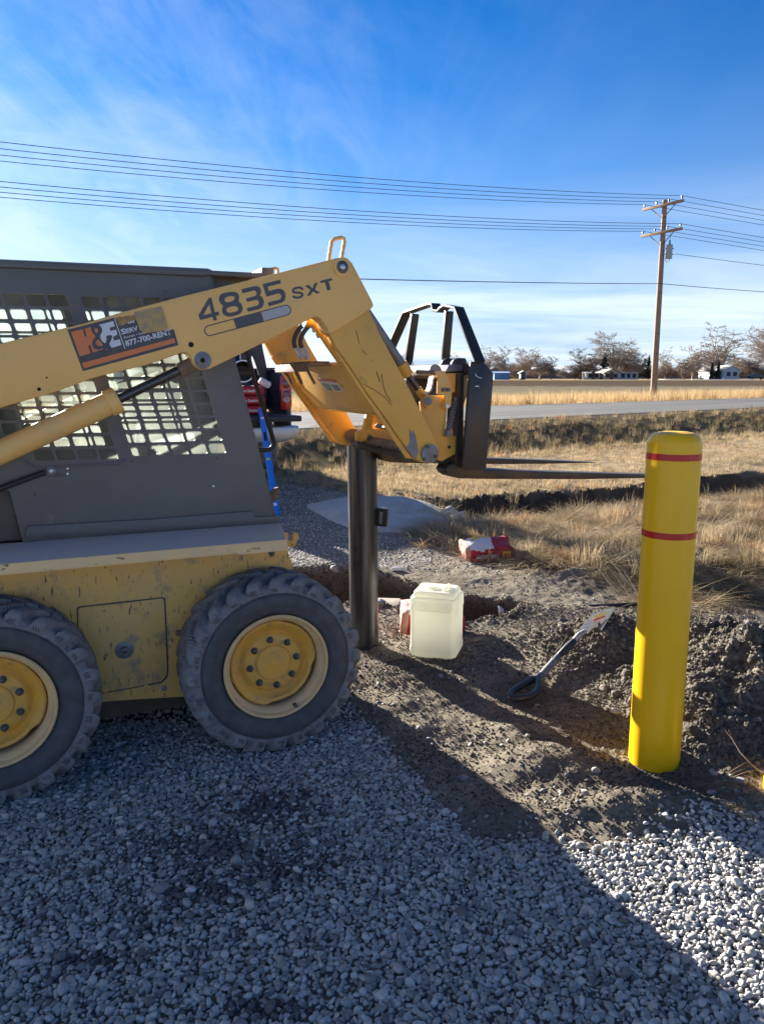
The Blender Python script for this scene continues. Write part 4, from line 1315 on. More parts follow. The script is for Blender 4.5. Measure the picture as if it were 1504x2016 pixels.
# quick attach: near and far plates, handles, springs
A_px = [(836.7, 778), (875, 778), (879, 782), (880, 808.9), (875, 856), (897.7, 858), (897.7, 892.5), (870.6, 908), (861.5, 904), (858, 890), (846, 850), (832, 824.7), (830, 806.6), (828, 792)]
B_px = [(882, 734), (920, 734), (921.4, 775), (909, 806.6), (900, 838), (897.7, 856), (889, 860), (895, 830), (900, 802), (898, 777), (891, 763.6), (882, 741)]
C_px = [(853.6, 730.9), (876, 729.7), (891, 766), (888, 799.8), (879.6, 805.5), (872.9, 802), (877.4, 786), (875, 777), (861.5, 775), (862.7, 740)]
def attach(dv, parent_list):
    o = MB().prism([L(x, y, 0.205) for x, y in A_px], (0, 0.02, 0)).done('attach_plate', M['leg'], loader, bevel=0.003, loc=(0, dv, 0))
    MB().prism([L(x, y, 0.235) for x, y in B_px], (0, 0.05, 0)).done('attach_rib', M['leg'], o, bevel=0.003)
    MB().prism([L(x, y, 0.185) for x, y in C_px], (0, 0.012, 0)).done('latch_lever', M['arm'], o, bevel=0.002)
    MB().tube([L(x, y, 0.195) for x, y in [(820, 731.5), (858, 733)]], 0.0098, 10).done('lever_handle', M['rust'], o, bevel=0.002)
    MB().prism([L(x, y, 0.20) for x, y in ribbon(smooth_poly([(862, 741), (853.6, 741), (851.5, 756), (848, 769), (838, 777)], False, 2), 3.0)], (0, 0.04, 0)).done('strap', M['fender'], o)
    for (x, y) in ((872, 767), (881, 767)):
        MB().disc(L(x, y, 0.185), 0.009, (0, -1, 0), 0.012, 6).done('bolt', M['bolt'], o)
    MB().disc(L(841, 790, 0.205), 0.029, (0, -1, 0), 0.02, 28).done('pivot_boss', M['leg'], o, bevel=0.003)
    MB().disc(L(842, 790, 0.185), 0.018, (0, -1, 0), 0.008, 24).done('pivot_pin', M['greysteel'], o, bevel=0.002)
    MB().disc(L(879, 799, 0.18), 0.010, (0, -1, 0), 0.01, 8).done('bolt', M['silver'], o)
    MB().disc(L(884, 880, 0.205), 0.007, (0, -1, 0), 0.004, 12).done('bolt', M['hole'], o)
    p0, p1 = L(895, 791, 0.19), L(882, 853, 0.19)
    ax = (p1 - p0); e1 = Vector((0, 1, 0)); e2 = ax.normalized().cross(e1)
    turns, n_ = 17, 17 * 10
    pts = [p0 + ax * (i / n_) + (e1 * math.cos(2 * math.pi * turns * i / n_) + e2 * math.sin(2 * math.pi * turns * i / n_)) * 0.012 for i in range(n_ + 1)]
    MB().tube(pts, 0.0028, 5).done('spring', M['greysteel'], o)
    MB().tube([p1 - ax.normalized() * 0.01, p1 + ax.normalized() * 0.015], 0.014, 12).done('spring_seat', M['greysteel'], o)
    MB().tube([p0 + ax * -0.15, p0], 0.007, 10).done('spring_rod', M['rust'], o)
    return o
attach(0, None); attach(0.64, None)
# cross tubes of the hitch
MB().tube([L(845, 893, 0.16), L(845, 893, 0.16) + Vector((0, OFF.y - 0.04, 0))], 0.030, 20).done('hinge_tube', M['rust'], loader)
# far side clevis with its pin, visible above the pipe
cl = [(701, 852), (717, 845), (722.5, 813), (736, 814.5), (733, 843), (748.5, 847), (773, 854), (777, 864), (762, 874), (739.5, 881), (726, 877), (717, 867.6), (703, 867.6)]
clv = MB().prism([L(x, y, 0.80) for x, y in cl], (0, 0.03, 0)).done('hitch_clevis', M['leg'], loader, bevel=0.004)
MB().disc(L(727.5, 862, 0.80), 0.024, (0, -1, 0), 0.014, 24).done('pivot_boss', M['leg'], clv, bevel=0.003)
MB().disc(L(727.5, 862, 0.786), 0.016, (0, -1, 0), 0.006, 20).done('pivot_pin', M['bolt'], clv, bevel=0.002)
MB().tube([L(712, 858, 0.80), L(712, 858, 1.02)], 0.030, 20).done('pivot_tube', M['leg'], clv, bevel=0.003)
MB().tube([L(696, 859, 0.99), L(696, 859, 1.02)], 0.042, 24).done('pivot_collar', M['rust'], clv, bevel=0.003)
MB().tube([L(742, 838, 0.79), L(764, 842, 0.6)], 0.011, 10).done('grease_line', M['greysteel'], clv)
# black underside of the fork carriage
ub = [(742, 880), (776, 868), (800, 880), (820, 905), (812, 910), (796, 908), (786, 899), (778, 884), (764, 886)]
MB().prism([L(x, y, 0.62) for x, y in ub], (0, 0.12, 0)).done('lower_hook', M['black'], loader, bevel=0.004)
ub2 = [(795, 893), (850, 905), (905, 893), (905, 922), (893, 918), (860, 911), (820, 909)]
MB().prism([L(x, y, 0.24) for x, y in ub2], (0, 0.70, 0)).done('lower_frame', M['black'], loader, bevel=0.004)

# pallet fork carriage
plate_px = [(927, 712), (951, 710), (972, 735), (957, 924), (911, 922)]
fork = MB().prism([L(x, y, 0.135) for x, y in plate_px], (0, 0.016, 0)).done('fork_frame', M['black'], loader, bevel=0.002)
MB().prism([L(x, y, 0.135) + Vector((0, 0.92, 0)) for x, y in plate_px], (0, 0.016, 0)).done('side_plate', M['black'], fork, bevel=0.002)
tb = L(938, 722, 0.151); bbm = L(925, 905, 0.151)
MB().box((tb.x, 0.60, tb.z - 0.01), (0.045, 0.90, 0.05)).done('top_bar', M['black'], fork, bevel=0.003)
MB().box((bbm.x + 0.005, 0.60, bbm.z), (0.03, 0.90, 0.07)).done('bottom_bar', M['black'], fork, bevel=0.003)
gp = L(890, 732, 0.24)
MB().prism([L(x, y, 0.235) for x, y in [(877, 732), (884, 718), (896, 717), (925, 719), (925, 730)]], (0, 0.72, 0)).done('hanger_rail', M['greysteel'], fork, bevel=0.003)
for vv in (0.24, 0.34, 0.80, 0.90):
    q = L(908, 716, vv)
    MB().prism([Vector((L(908, 716, 0.24).x + a_, vv, L(908, 716, 0.24).z + b_)) for a_, b_ in [(-0.045, -0.03), (-0.045, 0.005), (-0.034, 0.02), (-0.015, 0.026), (0.02, 0.026), (0.028, 0.018), (0.03, -0.03)]], (0, 0.02, 0)).done('fork_hook', M['black'], fork, bevel=0.003)
MB().tube([L(857, 731, 0.26), Vector((L(857, 731, 0.26).x, 0.98, L(857, 731, 0.26).z))], 0.032, 24).done('carriage_tube', M['greysteel'], fork)
MB().prism([L(x, y, 0.45) for x, y in [(800, 745), (880, 745), (880, 800), (860, 830), (800, 800)]], (0, 0.35, 0)).done('carriage_core', M['black'], fork, bevel=0.004)
# tines
heel = [(905, 735), (914, 735), (912, 900), (918, 921), (960, 924), (1080, 929), (1268, 934.5), (1356, 938), (1268, 941), (1150, 943.5), (960, 943), (905, 942), (890, 939), (881, 932), (878, 925), (884, 915), (896, 912)]
for k, v_ in enumerate((0.20, 0.93)):
    pts_ = [L(x, y, 0.20) for x, y in heel]
    pts_ = [Vector((p.x, v_, p.z)) for p in pts_]
    MB().prism(pts_, (0, 0.10, 0)).done('fork_tine', M['forkblack'], fork, bevel=0.003)
# load guard
ug = L(938, 712, 0.145).x
def gstrap(px, w=0.05, t=0.010, nm='guard_bar', dv=0.0):
    pts_ = [Lu(x, y, ug) for x, y in px]
    yz = [(p.y, p.z) for p in pts_]
    rib = ribbon(yz, t)
    return MB().prism([Vector((ug - w / 2, a_, b_)) for a_, b_ in rib], (w, 0, 0)).done(nm, M['black'], fork, bevel=0.001)
gstrap([(945, 712), (903, 606), (881, 601.5), (875, 606), (868, 613), (860, 611), (857, 598.5), (848, 599), (800, 616), (768, 690)])
gstrap([(884, 612), (876, 713)], 0.04, 0.018)
gstrap([(817, 618), (804, 713)], 0.04, 0.018)
mk = [L(x, y, 0.1335) for x, y in ribbon([(936, 735), (937, 739), (943, 743), (948, 744)], 1.3)]
plate('scratch', mk, [], 0.1335, 0.001, M['decal_white'], fork)
mk = [L(x, y, 0.1335) for x, y in [(934, 761), (938, 758.5), (942, 759), (944, 761.5)]]
plate('scratch', mk, [], 0.1335, 0.001, M['decal_white'], fork)

# lift cylinders below the arms
def lift(dv):
    b0, b1 = L(-140, 953, 0.15), L(222, 791, 0.15)
    c_ = MB().tube([b0, b1], 0.042, 28).done('lift_cylinder', M['arm'], loader, loc=(0, dv, 0))
    ax = (b1 - b0).normalized()
    MB().tube([b1 - ax * 0.02, b1 + ax * 0.022], 0.049, 28).done('cylinder_gland', M['arm'], c_, bevel=0.004)
    MB().tube([b1 + ax * 0.02, L(366, 722, 0.15)], 0.0175, 20).done('cylinder_rod', M['rod'], c_)
    MB().tube([L(352, 730, 0.15), L(388, 713, 0.15)], 0.028, 20).done('rod_end', M['rust'], c_, bevel=0.005)
    return c_
lift(0); lift(W - 0.30)

# ---- cab
VC = 0.26
def quad_holes(TL, TR, BR, BL, nx, ny, gap, skip=(), vp=VC, rc=0.22):
    """rounded rectangular openings laid out in a quad given by pixel corners"""
    A, B, C_, D = [L(x, y, vp) for x, y in (TL, TR, BR, BL)]
    A, B, C_, D = [np.array((p.x, p.z)) for p in (A, B, C_, D)]
    out = []
    def bil(s, t): return (A * (1 - s) + B * s) * (1 - t) + (D * (1 - s) + C_ * s) * t
    gx_, gy_ = gap / np.linalg.norm(B - A), gap / np.linalg.norm(D - A)
    for j in range(ny):
        for i in range(nx):
            if (i, j) in skip: continue
            s0, s1 = i / nx + gx_ / 2, (i + 1) / nx - gx_ / 2
            t0, t1 = j / ny + gy_ / 2, (j + 1) / ny - gy_ / 2
            ds, dt = rc * (t1 - t0) * np.linalg.norm(D - A) / np.linalg.norm(B - A), rc * (t1 - t0)
            pts_ = []
            for (cs_, ct, q) in ((s1 - ds, t0 + dt, 0), (s1 - ds, t1 - dt, 1), (s0 + ds, t1 - dt, 2), (s0 + ds, t0 + dt, 3)):
                for k in range(4):
                    an = -math.pi / 2 + q * math.pi / 2 + k * math.pi / 6
                    pts_.append(bil(cs_ + ds * math.cos(an), ct + dt * math.sin(an)))
            out.append([Vector((p[0], vp, p[1])) for p in pts_])
    return out
holesB = quad_holes((154, 579), (357, 584), (449, 894), (260, 900), 5, 12, 0.0095)
holesA = quad_holes((-90, 572), (130, 577), (238, 906), (24, 912), 5, 12, 0.0095, skip=[(0, 11), (0, 10)])
cab_px = [(-300, 496), (411, 528), (440, 640), (456, 708), (476, 770), (506, 875), (542, 1027), (545, 1040), (45, 1066), (20, 968), (-12, 950), (-300, 945)]
from mathutils.geometry import delaunay_2d_cdt
def punched_plate(name, outer, holes, v, thick, material, parent):
    loops = [outer] + holes
    pts2, faces = [], []
    for lp in loops:
        ar = sum(lp[i - 1][0] * lp[i][2] - lp[i][0] * lp[i - 1][2] for i in range(len(lp)))
        if ar < 0: lp = lp[::-1]
        i0 = len(pts2)
        pts2 += [Vector((p[0], p[2])) for p in lp]
        faces.append(list(range(i0, i0 + len(lp))))
    vs, es, fs, ov, oe, of = delaunay_2d_cdt(pts2, [], faces, 1, 1e-6)
    keep = [f for f, o in zip(fs, of) if list(o) == [0]]
    n = len(vs)
    V_ = [(p.x, v, p.y) for p in vs] + [(p.x, v + thick, p.y) for p in vs]
    F_ = [tuple(f) for f in keep] + [tuple(i + n for i in reversed(f)) for f in keep]
    cnt = {}
    for f in keep:
        for i in range(3):
            a_, b_ = f[i], f[(i + 1) % 3]
            cnt[(a_, b_)] = 1
    for (a_, b_) in cnt:
        if (b_, a_) not in cnt:
            F_.append((b_, a_, a_ + n, b_ + n))
    me_ = bpy.data.meshes.new(name); me_.from_pydata(V_, [], F_)
    return link_mesh(name, me_, material, parent, 0)
cab_side = punched_plate('cab_side', [L(x, y, VC) for x, y in cab_px], holesB + holesA, VC, 0.010, M['cab'], loader)
VF = W - VC - 0.01
mesh_copy = cab_side.data.copy()
far_side = bpy.data.objects.new('cab_side', mesh_copy); COL.objects.link(far_side); far_side.parent = loader; far_side.location = (0, VF - VC, 0)
far_side.data.materials[0] = M['cab']
# post, ledge, roof
MB().prism([L(x, y, VC) for x, y in [(404, 528), (418, 529), (548, 1027), (534, 1028)]], (0, 0.05, 0)).done('cab_post', M['cab'], loader, bevel=0.004, loc=(0, 0.0105, 0))
MB().prism([L(x, y, VC) for x, y in [(404, 528), (418, 529), (548, 1027), (534, 1028)]], (0, 0.05, 0)).done('cab_post', M['cab'], loader, bevel=0.004, loc=(0, VF - VC - 0.052, 0))
MB().prism([L(x, y, VC) for x, y in [(126, 560), (146, 560), (258, 915), (238, 915)]], (0, 0.03, 0)).done('cab_post', M['cab'], loader, bevel=0.004, loc=(0, 0.011, 0))
MB().prism([L(x, y, VC) for x, y in [(126, 560), (146, 560), (258, 915), (238, 915)]], (0, 0.03, 0)).done('cab_post', M['cab'], loader, bevel=0.004, loc=(0, VF - VC - 0.035, 0))
MB().prism([L(x, y, VC - 0.012) for x, y in [(54, 1036), (300, 1022), (499, 1006), (502, 1018), (552, 1016), (549, 1030), (48, 1062)]], (0, 0.0115, 0)).done('cab_ledge', M['cab'], loader, bevel=0.002)
rf = [(-300, 494), (520, 537), (517, 548), (409, 541), (404, 543), (-300, 512)]
roof = MB().prism([L(x, y, VC - 0.02) for x, y in rf], (0, VF - VC + 0.05, 0)).done('cab_roof', M['cab'], loader, bevel=0.004)
MB().prism([L(x, y, VC + 0.05) for x, y in [(395, 540), (516, 548), (500, 575), (420, 640), (400, 600)]], (0, 0.02, 0)).done('roof_gusset', M['cab'], loader, bevel=0.002)
hl = L(508, 560, 0.5)
MB().box((hl.x - 0.02, W / 2, hl.z + 0.01), (0.05, VF - VC, 0.06)).done('front_header', M['cab'], loader, bevel=0.004)
for (x, y) in ((147, 566), (326, 574), (427, 902), (53, 915), (260, 908), (188, 967), (68, 973)):
    MB().disc(L(x, y, VC), 0.0055, (0, -1, 0), 0.002, 12).done('rivet', M['bolt'], cab_side)
for (x, y) in ((133, 922), (133, 932.5), (420, 957)):
    MB().disc(L(x, y, VC), 0.0045, (0, -1, 0), 0.003, 10).done('rivet', M['pvc'], cab_side)
# raised rim below window A and the gas strut
rimp = smooth_poly([(-60, 880), (20, 890), (62, 918), (80, 921), (232, 913), (244, 911), (249, 903)], False, 1)
MB().prism([L(x, y, VC - 0.006) for x, y in ribbon(rimp, 5)], (0, 0.006, 0)).done('window_rim', M['cab'], cab_side, bevel=0.001)
MB().tube([L(-60, 984, VC - 0.03), L(88, 930, VC - 0.03)], 0.0105, 12).done('gas_strut', M['trim'], loader)
MB().prism([L(x, y, VC - 0.004) for x, y in [(86, 921), (128, 920), (128, 937), (90, 939)]], (0, 0.0035, 0)).done('strut_bracket', M['cab'], loader, bevel=0.001)
MB().disc(L(101, 927, VC - 0.004), 0.017, (0, -1, 0), 0.006, 20).done('strut_washer', M['greysteel'], loader, bevel=0.001)
MB().disc(L(101, 927, VC - 0.010), 0.009, (0, -1, 0), 0.010, 6).done('strut_bolt', M['silver'], loader, bevel=0.001)
pnpx = [(-90, 574), (356, 584), (447, 893), (24, 911)]
MB().prism([L(x, y, VC) + Vector((0, -0.006, 0)) for x, y in pnpx], (0, 0.003, 0)).done('window_pane', M['pane'], far_side)
MB().prism([L(x, y, VC + 0.0112) for x, y in pnpx], (0, 0.003, 0)).done('window_pane', M['pane'], cab_side)
# inside of the cab
cl_ = L(150, 880, 0.5)
MB().box((L(120, 860, 0.6).x, 0.6, 0.92), (0.42, 0.44, 0.10)).done('seat_cushion', M['seat'], loader, bevel=0.03)
MB().box((L(20, 800, 0.6).x, 0.6, 1.18), (0.10, 0.42, 0.50), (0, -0.15, 0)).done('seat_back', M['seat'], loader, bevel=0.035)
MB().box((-0.62, 0.6, 0.85), (0.9, 0.66, 0.02)).done('cab_floor', M['cab2'], loader)
MB().box((-1.02, 0.6, 1.25), (0.02, 0.66, 0.5)).done('rear_panel', M['cab2'], loader)
for v_ in (0.40, 0.80):
    u0 = L(330, 870, v_).x
    st = MB().tube([(u0, v_, 0.86), (u0 + 0.02, v_, 1.04), (u0 - 0.02, v_, 1.14)], 0.009, 8).done('control_lever', M['trim'], loader)
    MB().tube([(u0 - 0.018, v_, 1.11), (u0 - 0.03, v_, 1.20)], 0.020, 10).done('lever_grip', M['seat'], st, bevel=0.004)
MB().box((L(395, 850, 0.9).x, 0.895, 1.02), (0.10, 0.05, 0.30)).done('side_console', M['cab2'], loader, bevel=0.01)
MB().box((L(410, 840, 0.8).x, 0.70, 0.99), (0.03, 0.05, 0.42), (0, 0.2, 0)).done('front_stanchion', M['leg'], loader, bevel=0.004)
# engine bay and rear hood
MB().prism([(-1.05, 0.24, 0.30), (-1.05, 0.24, 0.95), (-1.02, 0.24, 1.12), (-1.25, 0.24, 1.25), (-1.75, 0.24, 1.18), (-1.80, 0.24, 0.45), (-1.6, 0.24, 0.30)], (0, 0.72, 0)).done('engine_hood', M['cab'], loader, bevel=0.01)
for v0 in (0.05, 1.05):
    MB().prism([(-1.22, v0, 0.90), (-1.30, v0, 1.35), (-1.52, v0, 1.40), (-1.75, v0, 0.90)], (0, 0.10, 0)).done('rear_tower', M['arm'], loader, bevel=0.01)
MB().prism([(-0.98, 0.262, 0.98), (-0.98, 0.262, 1.30), (-1.25, 0.262, 1.30), (-1.25, 0.262, 0.92)], (0, 0.67, 0)).done('grille_housing', M['cab'], loader, bevel=0.005)

# chassis and fenders
VS = 0.245
fz = L(561, 1060, 0.03).z; fb = L(568, 1080, 0.03).z; fi = L(549, 1030, VC - 0.02).z
ue = L(563, 1066, 0.03).x; ui = L(549, 1030, VC).x
ch_px = [(-330, 1085), (0, 1083), (300, 1075), (560, 1062), (567, 1084), (575, 1108), (592, 1180), (600, 1300), (560, 1372), (360, 1373), (290, 1377), (200, 1383), (0, 1395), (-330, 1410)]
chassis = MB().prism([L(x, y, VS) for x, y in ch_px], (0, W - 2 * VS, 0)).done('chassis', M['chassis'], loader, bevel=0.006)
MB().prism([(-1.45, 0.42, 0.26), (-1.30, 0.42, 0.085), (0.10, 0.42, 0.085), (0.24, 0.42, 0.24), (0.24, 0.42, 0.30), (-1.45, 0.42, 0.30)], (0, 0.53, 0)).done('belly_sun_block', M['cover'], loader, bevel=0.01)  # box added low under the chassis to keep sun off the gravel there
MB().prism([L(x, y, VC + 0.02) for x, y in [(-300, 880), (60, 905), (78, 1062), (-300, 1085)]], (0, 0.55, 0)).done('engine_side_cover', M['cover'], loader, bevel=0.006)
def fender(mir):
    def q(u, v, z): return Vector((u, W - v if mir else v, z))
    bm_ = MB()
    sect = [(0.022, fb), (0.020, fz - 0.004), (0.026, fz), (VC - 0.002, fi), (VC - 0.002, fi - 0.02), (0.034, fz - 0.012), (0.034, fb)]
    front = [q(ui + (ue - ui) * (VC - v) / (VC - 0.03) + (0.008 if z < fz - 0.01 else 0), v, z) for v, z in sect]
    back = [q(-1.75, v, z) for v, z in sect]
    a_ = [bm_.bm.verts.new(p) for p in front]; b_ = [bm_.bm.verts.new(p) for p in back]
    bm_.bm.faces.new(a_); bm_.bm.faces.new(b_[::-1])
    for i in range(len(a_)):
        j = (i + 1) % len(a_); bm_.bm.faces.new((a_[j], a_[i], b_[i], b_[j]))
    o = bm_.done('fender', M['fender_top'], loader, bevel=0.0)
    o.data.materials.append(M['fender'])
    for p in o.data.polygons:
        if abs(p.normal.y) > 0.7 or abs(p.normal.x) > 0.7: p.material_index = 1
    # scuffed outer face plate
    fp = [q(u, 0.0185, z) for u, z in [(-1.75, fz - 0.002), (ue - 0.004, fz - 0.002), (ue + 0.006, fb - 0.003), (L(470, 1080, 0.02).x, fb - 0.003), (L(462, 1075, 0.02).x, fb + 0.010), (L(380, 1080, 0.02).x, fb + 0.008), (-1.75, fb + 0.004)]]
    MB().prism(fp, (0, 0.004 * (1 if mir else -1), 0)).done('fender_face', M['fender'], o)
    return o
fender(False); fender(True)
# front stop hooks
hk = [(559.4, 1048), (567.7, 1051.5), (566.7, 1064.8), (576, 1064.8), (577.7, 1049.8), (587.6, 1049.8), (587.6, 1058), (581, 1076.4), (561, 1077)]
MB().prism([L(x, y, 0.14) for x, y in hk], (0, 0.022, 0)).done('front_hook', M['leg'], loader, bevel=0.002)
MB().prism([L(x, y, 0.14) + Vector((0, W - 0.302, 0)) for x, y in hk], (0, 0.022, 0)).done('front_hook', M['leg'], loader, bevel=0.002)
disc_at(534.5, 1088, VS, 0.0125, 0.003, M['bolt'], 'bolt', chassis)
# access panel
ap = smooth_poly([(154, 1198), (158, 1197)], False, 0)
app = [(154, 1200), (157, 1197), (318, 1179), (322, 1181), (324, 1186), (329, 1325), (326, 1336), (316, 1344), (205, 1370), (201, 1368), (199, 1360), (155, 1206)]
app = [(154, 1201), (157, 1197), (240, 1188), (319, 1178.5), (323, 1182), (326, 1240), (329, 1318), (327, 1331), (318, 1342), (270, 1352), (160, 1372), (157, 1366)]
apn = MB().prism([L(x, y, VS - 0.006) for x, y in app], (0, 0.006, 0)).done('access_panel', M['chassis'], loader, bevel=0.0015)
MB().prism([L(x, y, VS - 0.0012) for x, y in [(151, 1198), (155, 1194), (320, 1175.5), (326, 1179), (329, 1240), (332, 1320), (330, 1334), (319, 1345), (156, 1375)]], (0, 0.001, 0)).done('panel_gasket', M['bolt'], apn)
disc_at(245, 1280, VS - 0.006, 0.036, 0.003, M['greysteel'], 'hub_plate', apn)
disc_at(245, 1281, VS - 0.009, 0.018, 0.018, M['greysteel'], 'hub_bolt', apn)
disc_at(245, 1281, VS - 0.027, 0.012, 0.008, M['bolt'], 'bolt', apn, 6)
for (x, y) in ((241, 1199), (319, 1221), (322, 1314), (288, 1350), (207, 1361), (164, 1240)):
    disc_at(x, y, VS - 0.006, 0.0085, 0.004, M['chassis'], 'bolt', apn, 6, 0.001)
disc_at(323, 1355, VS, 0.012, 0.005, M['greysteel'], 'bolt', chassis, 6)
disc_at(351, 1246, VS, 0.014, 0.010, M['rust'], 'bolt', chassis, 6)

# ---- wheels
R0 = 0.372
def tyre_mesh():
    NA, NLUG = 480, 24
    Wd = 0.235
    prof = []      # (v, r, lugweight)
    def addp(v, r, lw): prof.append((v, r, lw))
    # near sidewall from the bead out, across the tread, to the far bead
    side = [(0.030, 0.215, 0), (0.016, 0.222, 0), (0.010, 0.232, 0), (0.006, 0.240, 0), (0.0045, 0.247, 0), (0.003, 0.255, 0), (-0.001, 0.262, 0), (-0.003, 0.275, 0), (-0.003, 0.290, 0), (0.001, 0.300, 0), (0.003, 0.304, 0), (0.0075, 0.306, 0), (0.0075, 0.310, 0.0),
            (0.003, 0.312, 0.30), (0.006, 0.322, 0.9), (0.011, 0.332, 1), (0.017, 0.340, 1), (0.025, 0.345, 1)]
    for t in side: addp(*t)
    for i in range(1, 20):
        f = i / 20
        addp(0.025 + (Wd - 0.05) * f, 0.345 + 0.002 * math.sin(math.pi * f), 1)
    for (v, r, lw) in side[::-1]: addp(Wd - v, r, lw)
    vs = np.array([p[0] for p in prof]); rs = np.array([p[1] for p in prof]); lw = np.array([p[2] for p in prof])
    th = np.arange(NA) / NA * 2 * math.pi
    TH, V = np.meshgrid(th, vs, indexing='ij')
    Rr = np.tile(rs, (NA, 1)); LW = np.tile(lw, (NA, 1))
    c = (V - Wd / 2) / (Wd / 2)                        # -1 .. 1
    half = np.where(c < 0, 0, math.pi / NLUG)
    skew = 0.34 * np.clip(1 - np.abs(c), 0, 1) ** 1.1                # lugs sweep round towards the middle
    ph = ((TH + skew * np.where(c < 0, 1, 1) + half) * NLUG / (2 * math.pi)) % 1.0
    wlug = 0.58 - 0.10 * (1 - np.abs(c)) + 0.05 * np.sin(TH * 7)
    edge = 0.045
    lug = np.clip((wlug / 2 - np.abs(ph - 0.5)) / edge + 0.5, 0, 1)
    lug = lug * np.where(np.abs(c) < 0.04, 0.2, 1)
    # alternate lugs reach further down the shoulder
    idx = np.floor((TH + skew + half) * NLUG / (2 * math.pi)) % 2
    low = (np.minimum(V, Wd - V) < 0.009)
    lug = np.where(low & (idx == 1), lug * 0.35, lug)
    wear = 0.85 + 0.15 * vnoise(TH * 9, V * 30, 3)
    hgt = 0.031 * LW * lug * wear
    # outwards on the tread, sideways on the shoulder
    sh = np.clip((0.045 - np.minimum(V, Wd - V)) / 0.045, 0, 1)
    Rr = Rr + hgt * (1 - 0.12 * sh)
    Vv = V - np.sign(-c) * hgt * 0.40 * sh
    # chevron sipes on the shoulder blocks
    co = np.stack([Rr * np.cos(TH), Vv, Rr * np.sin(TH)], -1)
    NP = len(prof)
    me_ = bpy.data.meshes.new('tyre')
    me_.vertices.add(NA * NP); me_.vertices.foreach_set('co', co.astype(np.float32).ravel())
    i = np.arange(NA)[:, None] * NP; j = np.arange(NP - 1)[None, :]
    i2 = ((np.arange(NA) + 1) % NA)[:, None] * NP
    q = np.stack([(i + j).ravel(), (i + j + 1).ravel(), (i2 + j + 1).ravel(), (i2 + j).ravel()], 1)
    me_.loops.add(len(q) * 4); me_.polygons.add(len(q))
    me_.loops.foreach_set('vertex_index', q.ravel()); me_.polygons.foreach_set('loop_start', np.arange(len(q)) * 4)
    me_.update(calc_edges=True)
    mi = np.tile(((rs[:-1] > 0.3105) | (rs[1:] > 0.3105)).astype(int), (NA, 1)).ravel()
    me_.materials.append(M['rubber_wall']); me_.materials.append(M['rubber'])
    me_.polygons.foreach_set('material_index', mi)
    me_.polygons.foreach_set('use_smooth', np.ones(len(q), bool))
    me_.set_sharp_from_angle(angle=R(48))
    return me_
tyre_me = tyre_mesh()
def chevrons():
    mb = MB()
    for l in range(24):
        a0 = ((l + 0.5) / 24) * 2 * math.pi - 0.02
        for k in range(3):
            for sgn in (-1, 1):
                da = (k - 1) * 0.028
                r1, r2 = 0.333, 0.333 + sgn * 0.011
                p1 = (r1 * math.cos(a0 + da + 0.02), -0.0030, r1 * math.sin(a0 + da + 0.02))
                p2 = (r2 * math.cos(a0 + da - 0.006), -0.0030 + (0.004 if sgn > 0 else 0.0), r2 * math.sin(a0 + da - 0.006))
                mb.tube([p1, p2], 0.0013, 4)
    return mb
wheel = empty('wheel', (0, 0, 0.372), 0, loader)
t_o = bpy.data.objects.new('tyre', tyre_me); COL.objects.link(t_o); t_o.parent = wheel
t_o.rotation_euler = (0, 0.1, 0)
chv = chevrons().done('chevron_marks', M['rubber_wall'], wheel, smooth=0); chv.rotation_euler = (0, 0.1, 0)
tag(chv, kind='stuff')
rim_prof = [(0.213, 0.030), (0.219, 0.014), (0.220, 0.004), (0.215, -0.001), (0.209, 0.001), (0.206, 0.008), (0.204, 0.020), (0.192, 0.030), (0.187, 0.042), (0.185, 0.075), (0.186, 0.150), (0.205, 0.165), (0.218, 0.195), (0.213, 0.205)]
MB().lathe(rim_prof, 72, axis='Y').done('rim', M['rimpale'], wheel, smooth=40)
# dished disc whose rim is scalloped, leaving dark gaps
db = MB()
seg = 96
dprof = [(1.0, 0.058), (0.985, 0.050), (0.95, 0.047), (0.90, 0.051), (0.80, 0.070), (0.745, 0.080), (0.72, 0.084), (0.70, 0.082), (0.66, 0.070), (0.62, 0.066), (0.42, 0.066), (0.41, 0.068), (0.40, 0.0635), (0.0, 0.0635)]
rings = []
for (f, h) in dprof:
    ring = []
    for k in range(seg):
        t = 2 * math.pi * k / seg
        sc_ = 0.183
        if f > 0.85:
            g = max(0, math.cos((t - R(-52))) - 0.62) / 0.38
            sc_ *= 1 - 0.075 * min(1, g * 3) - 0.012 * (math.cos(5 * t + 0.4) > 0.6)
        ring.append(db.bm.verts.new((f * sc_ * math.cos(t), h, f * sc_ * math.sin(t))) if f > 0 or k == 0 else ring[0])
    rings.append(ring)
for a_, b_ in zip(rings, rings[1:]):
    for k in range(seg):
        vs_ = []
        for v_ in (a_[k], a_[(k + 1) % seg], b_[(k + 1) % seg], b_[k]):
            if v_ not in vs_: vs_.append(v_)
        if len(vs_) > 2: db.bm.faces.new(vs_)
db.done('wheel_disc', M['rim'], wheel, smooth=40)
MB().lathe([(0.185, 0.13), (0.0, 0.14)], 32, axis='Y').done('axle_shadow_plate', M['hole'], wheel).name = 'axle_shade_disc'  # near-black disc stands in for the shade behind the wheel disc
MB().lathe([(0.0, 0.0605), (0.070, 0.0605), (0.0715, 0.066)], 40, axis='Y').done('hub_cap', M['rim'], wheel)
MB().lathe([(0.0, 0.0585), (0.012, 0.0590), (0.0145, 0.061)], 20, axis='Y').done('hub_centre', M['rim'], wheel)
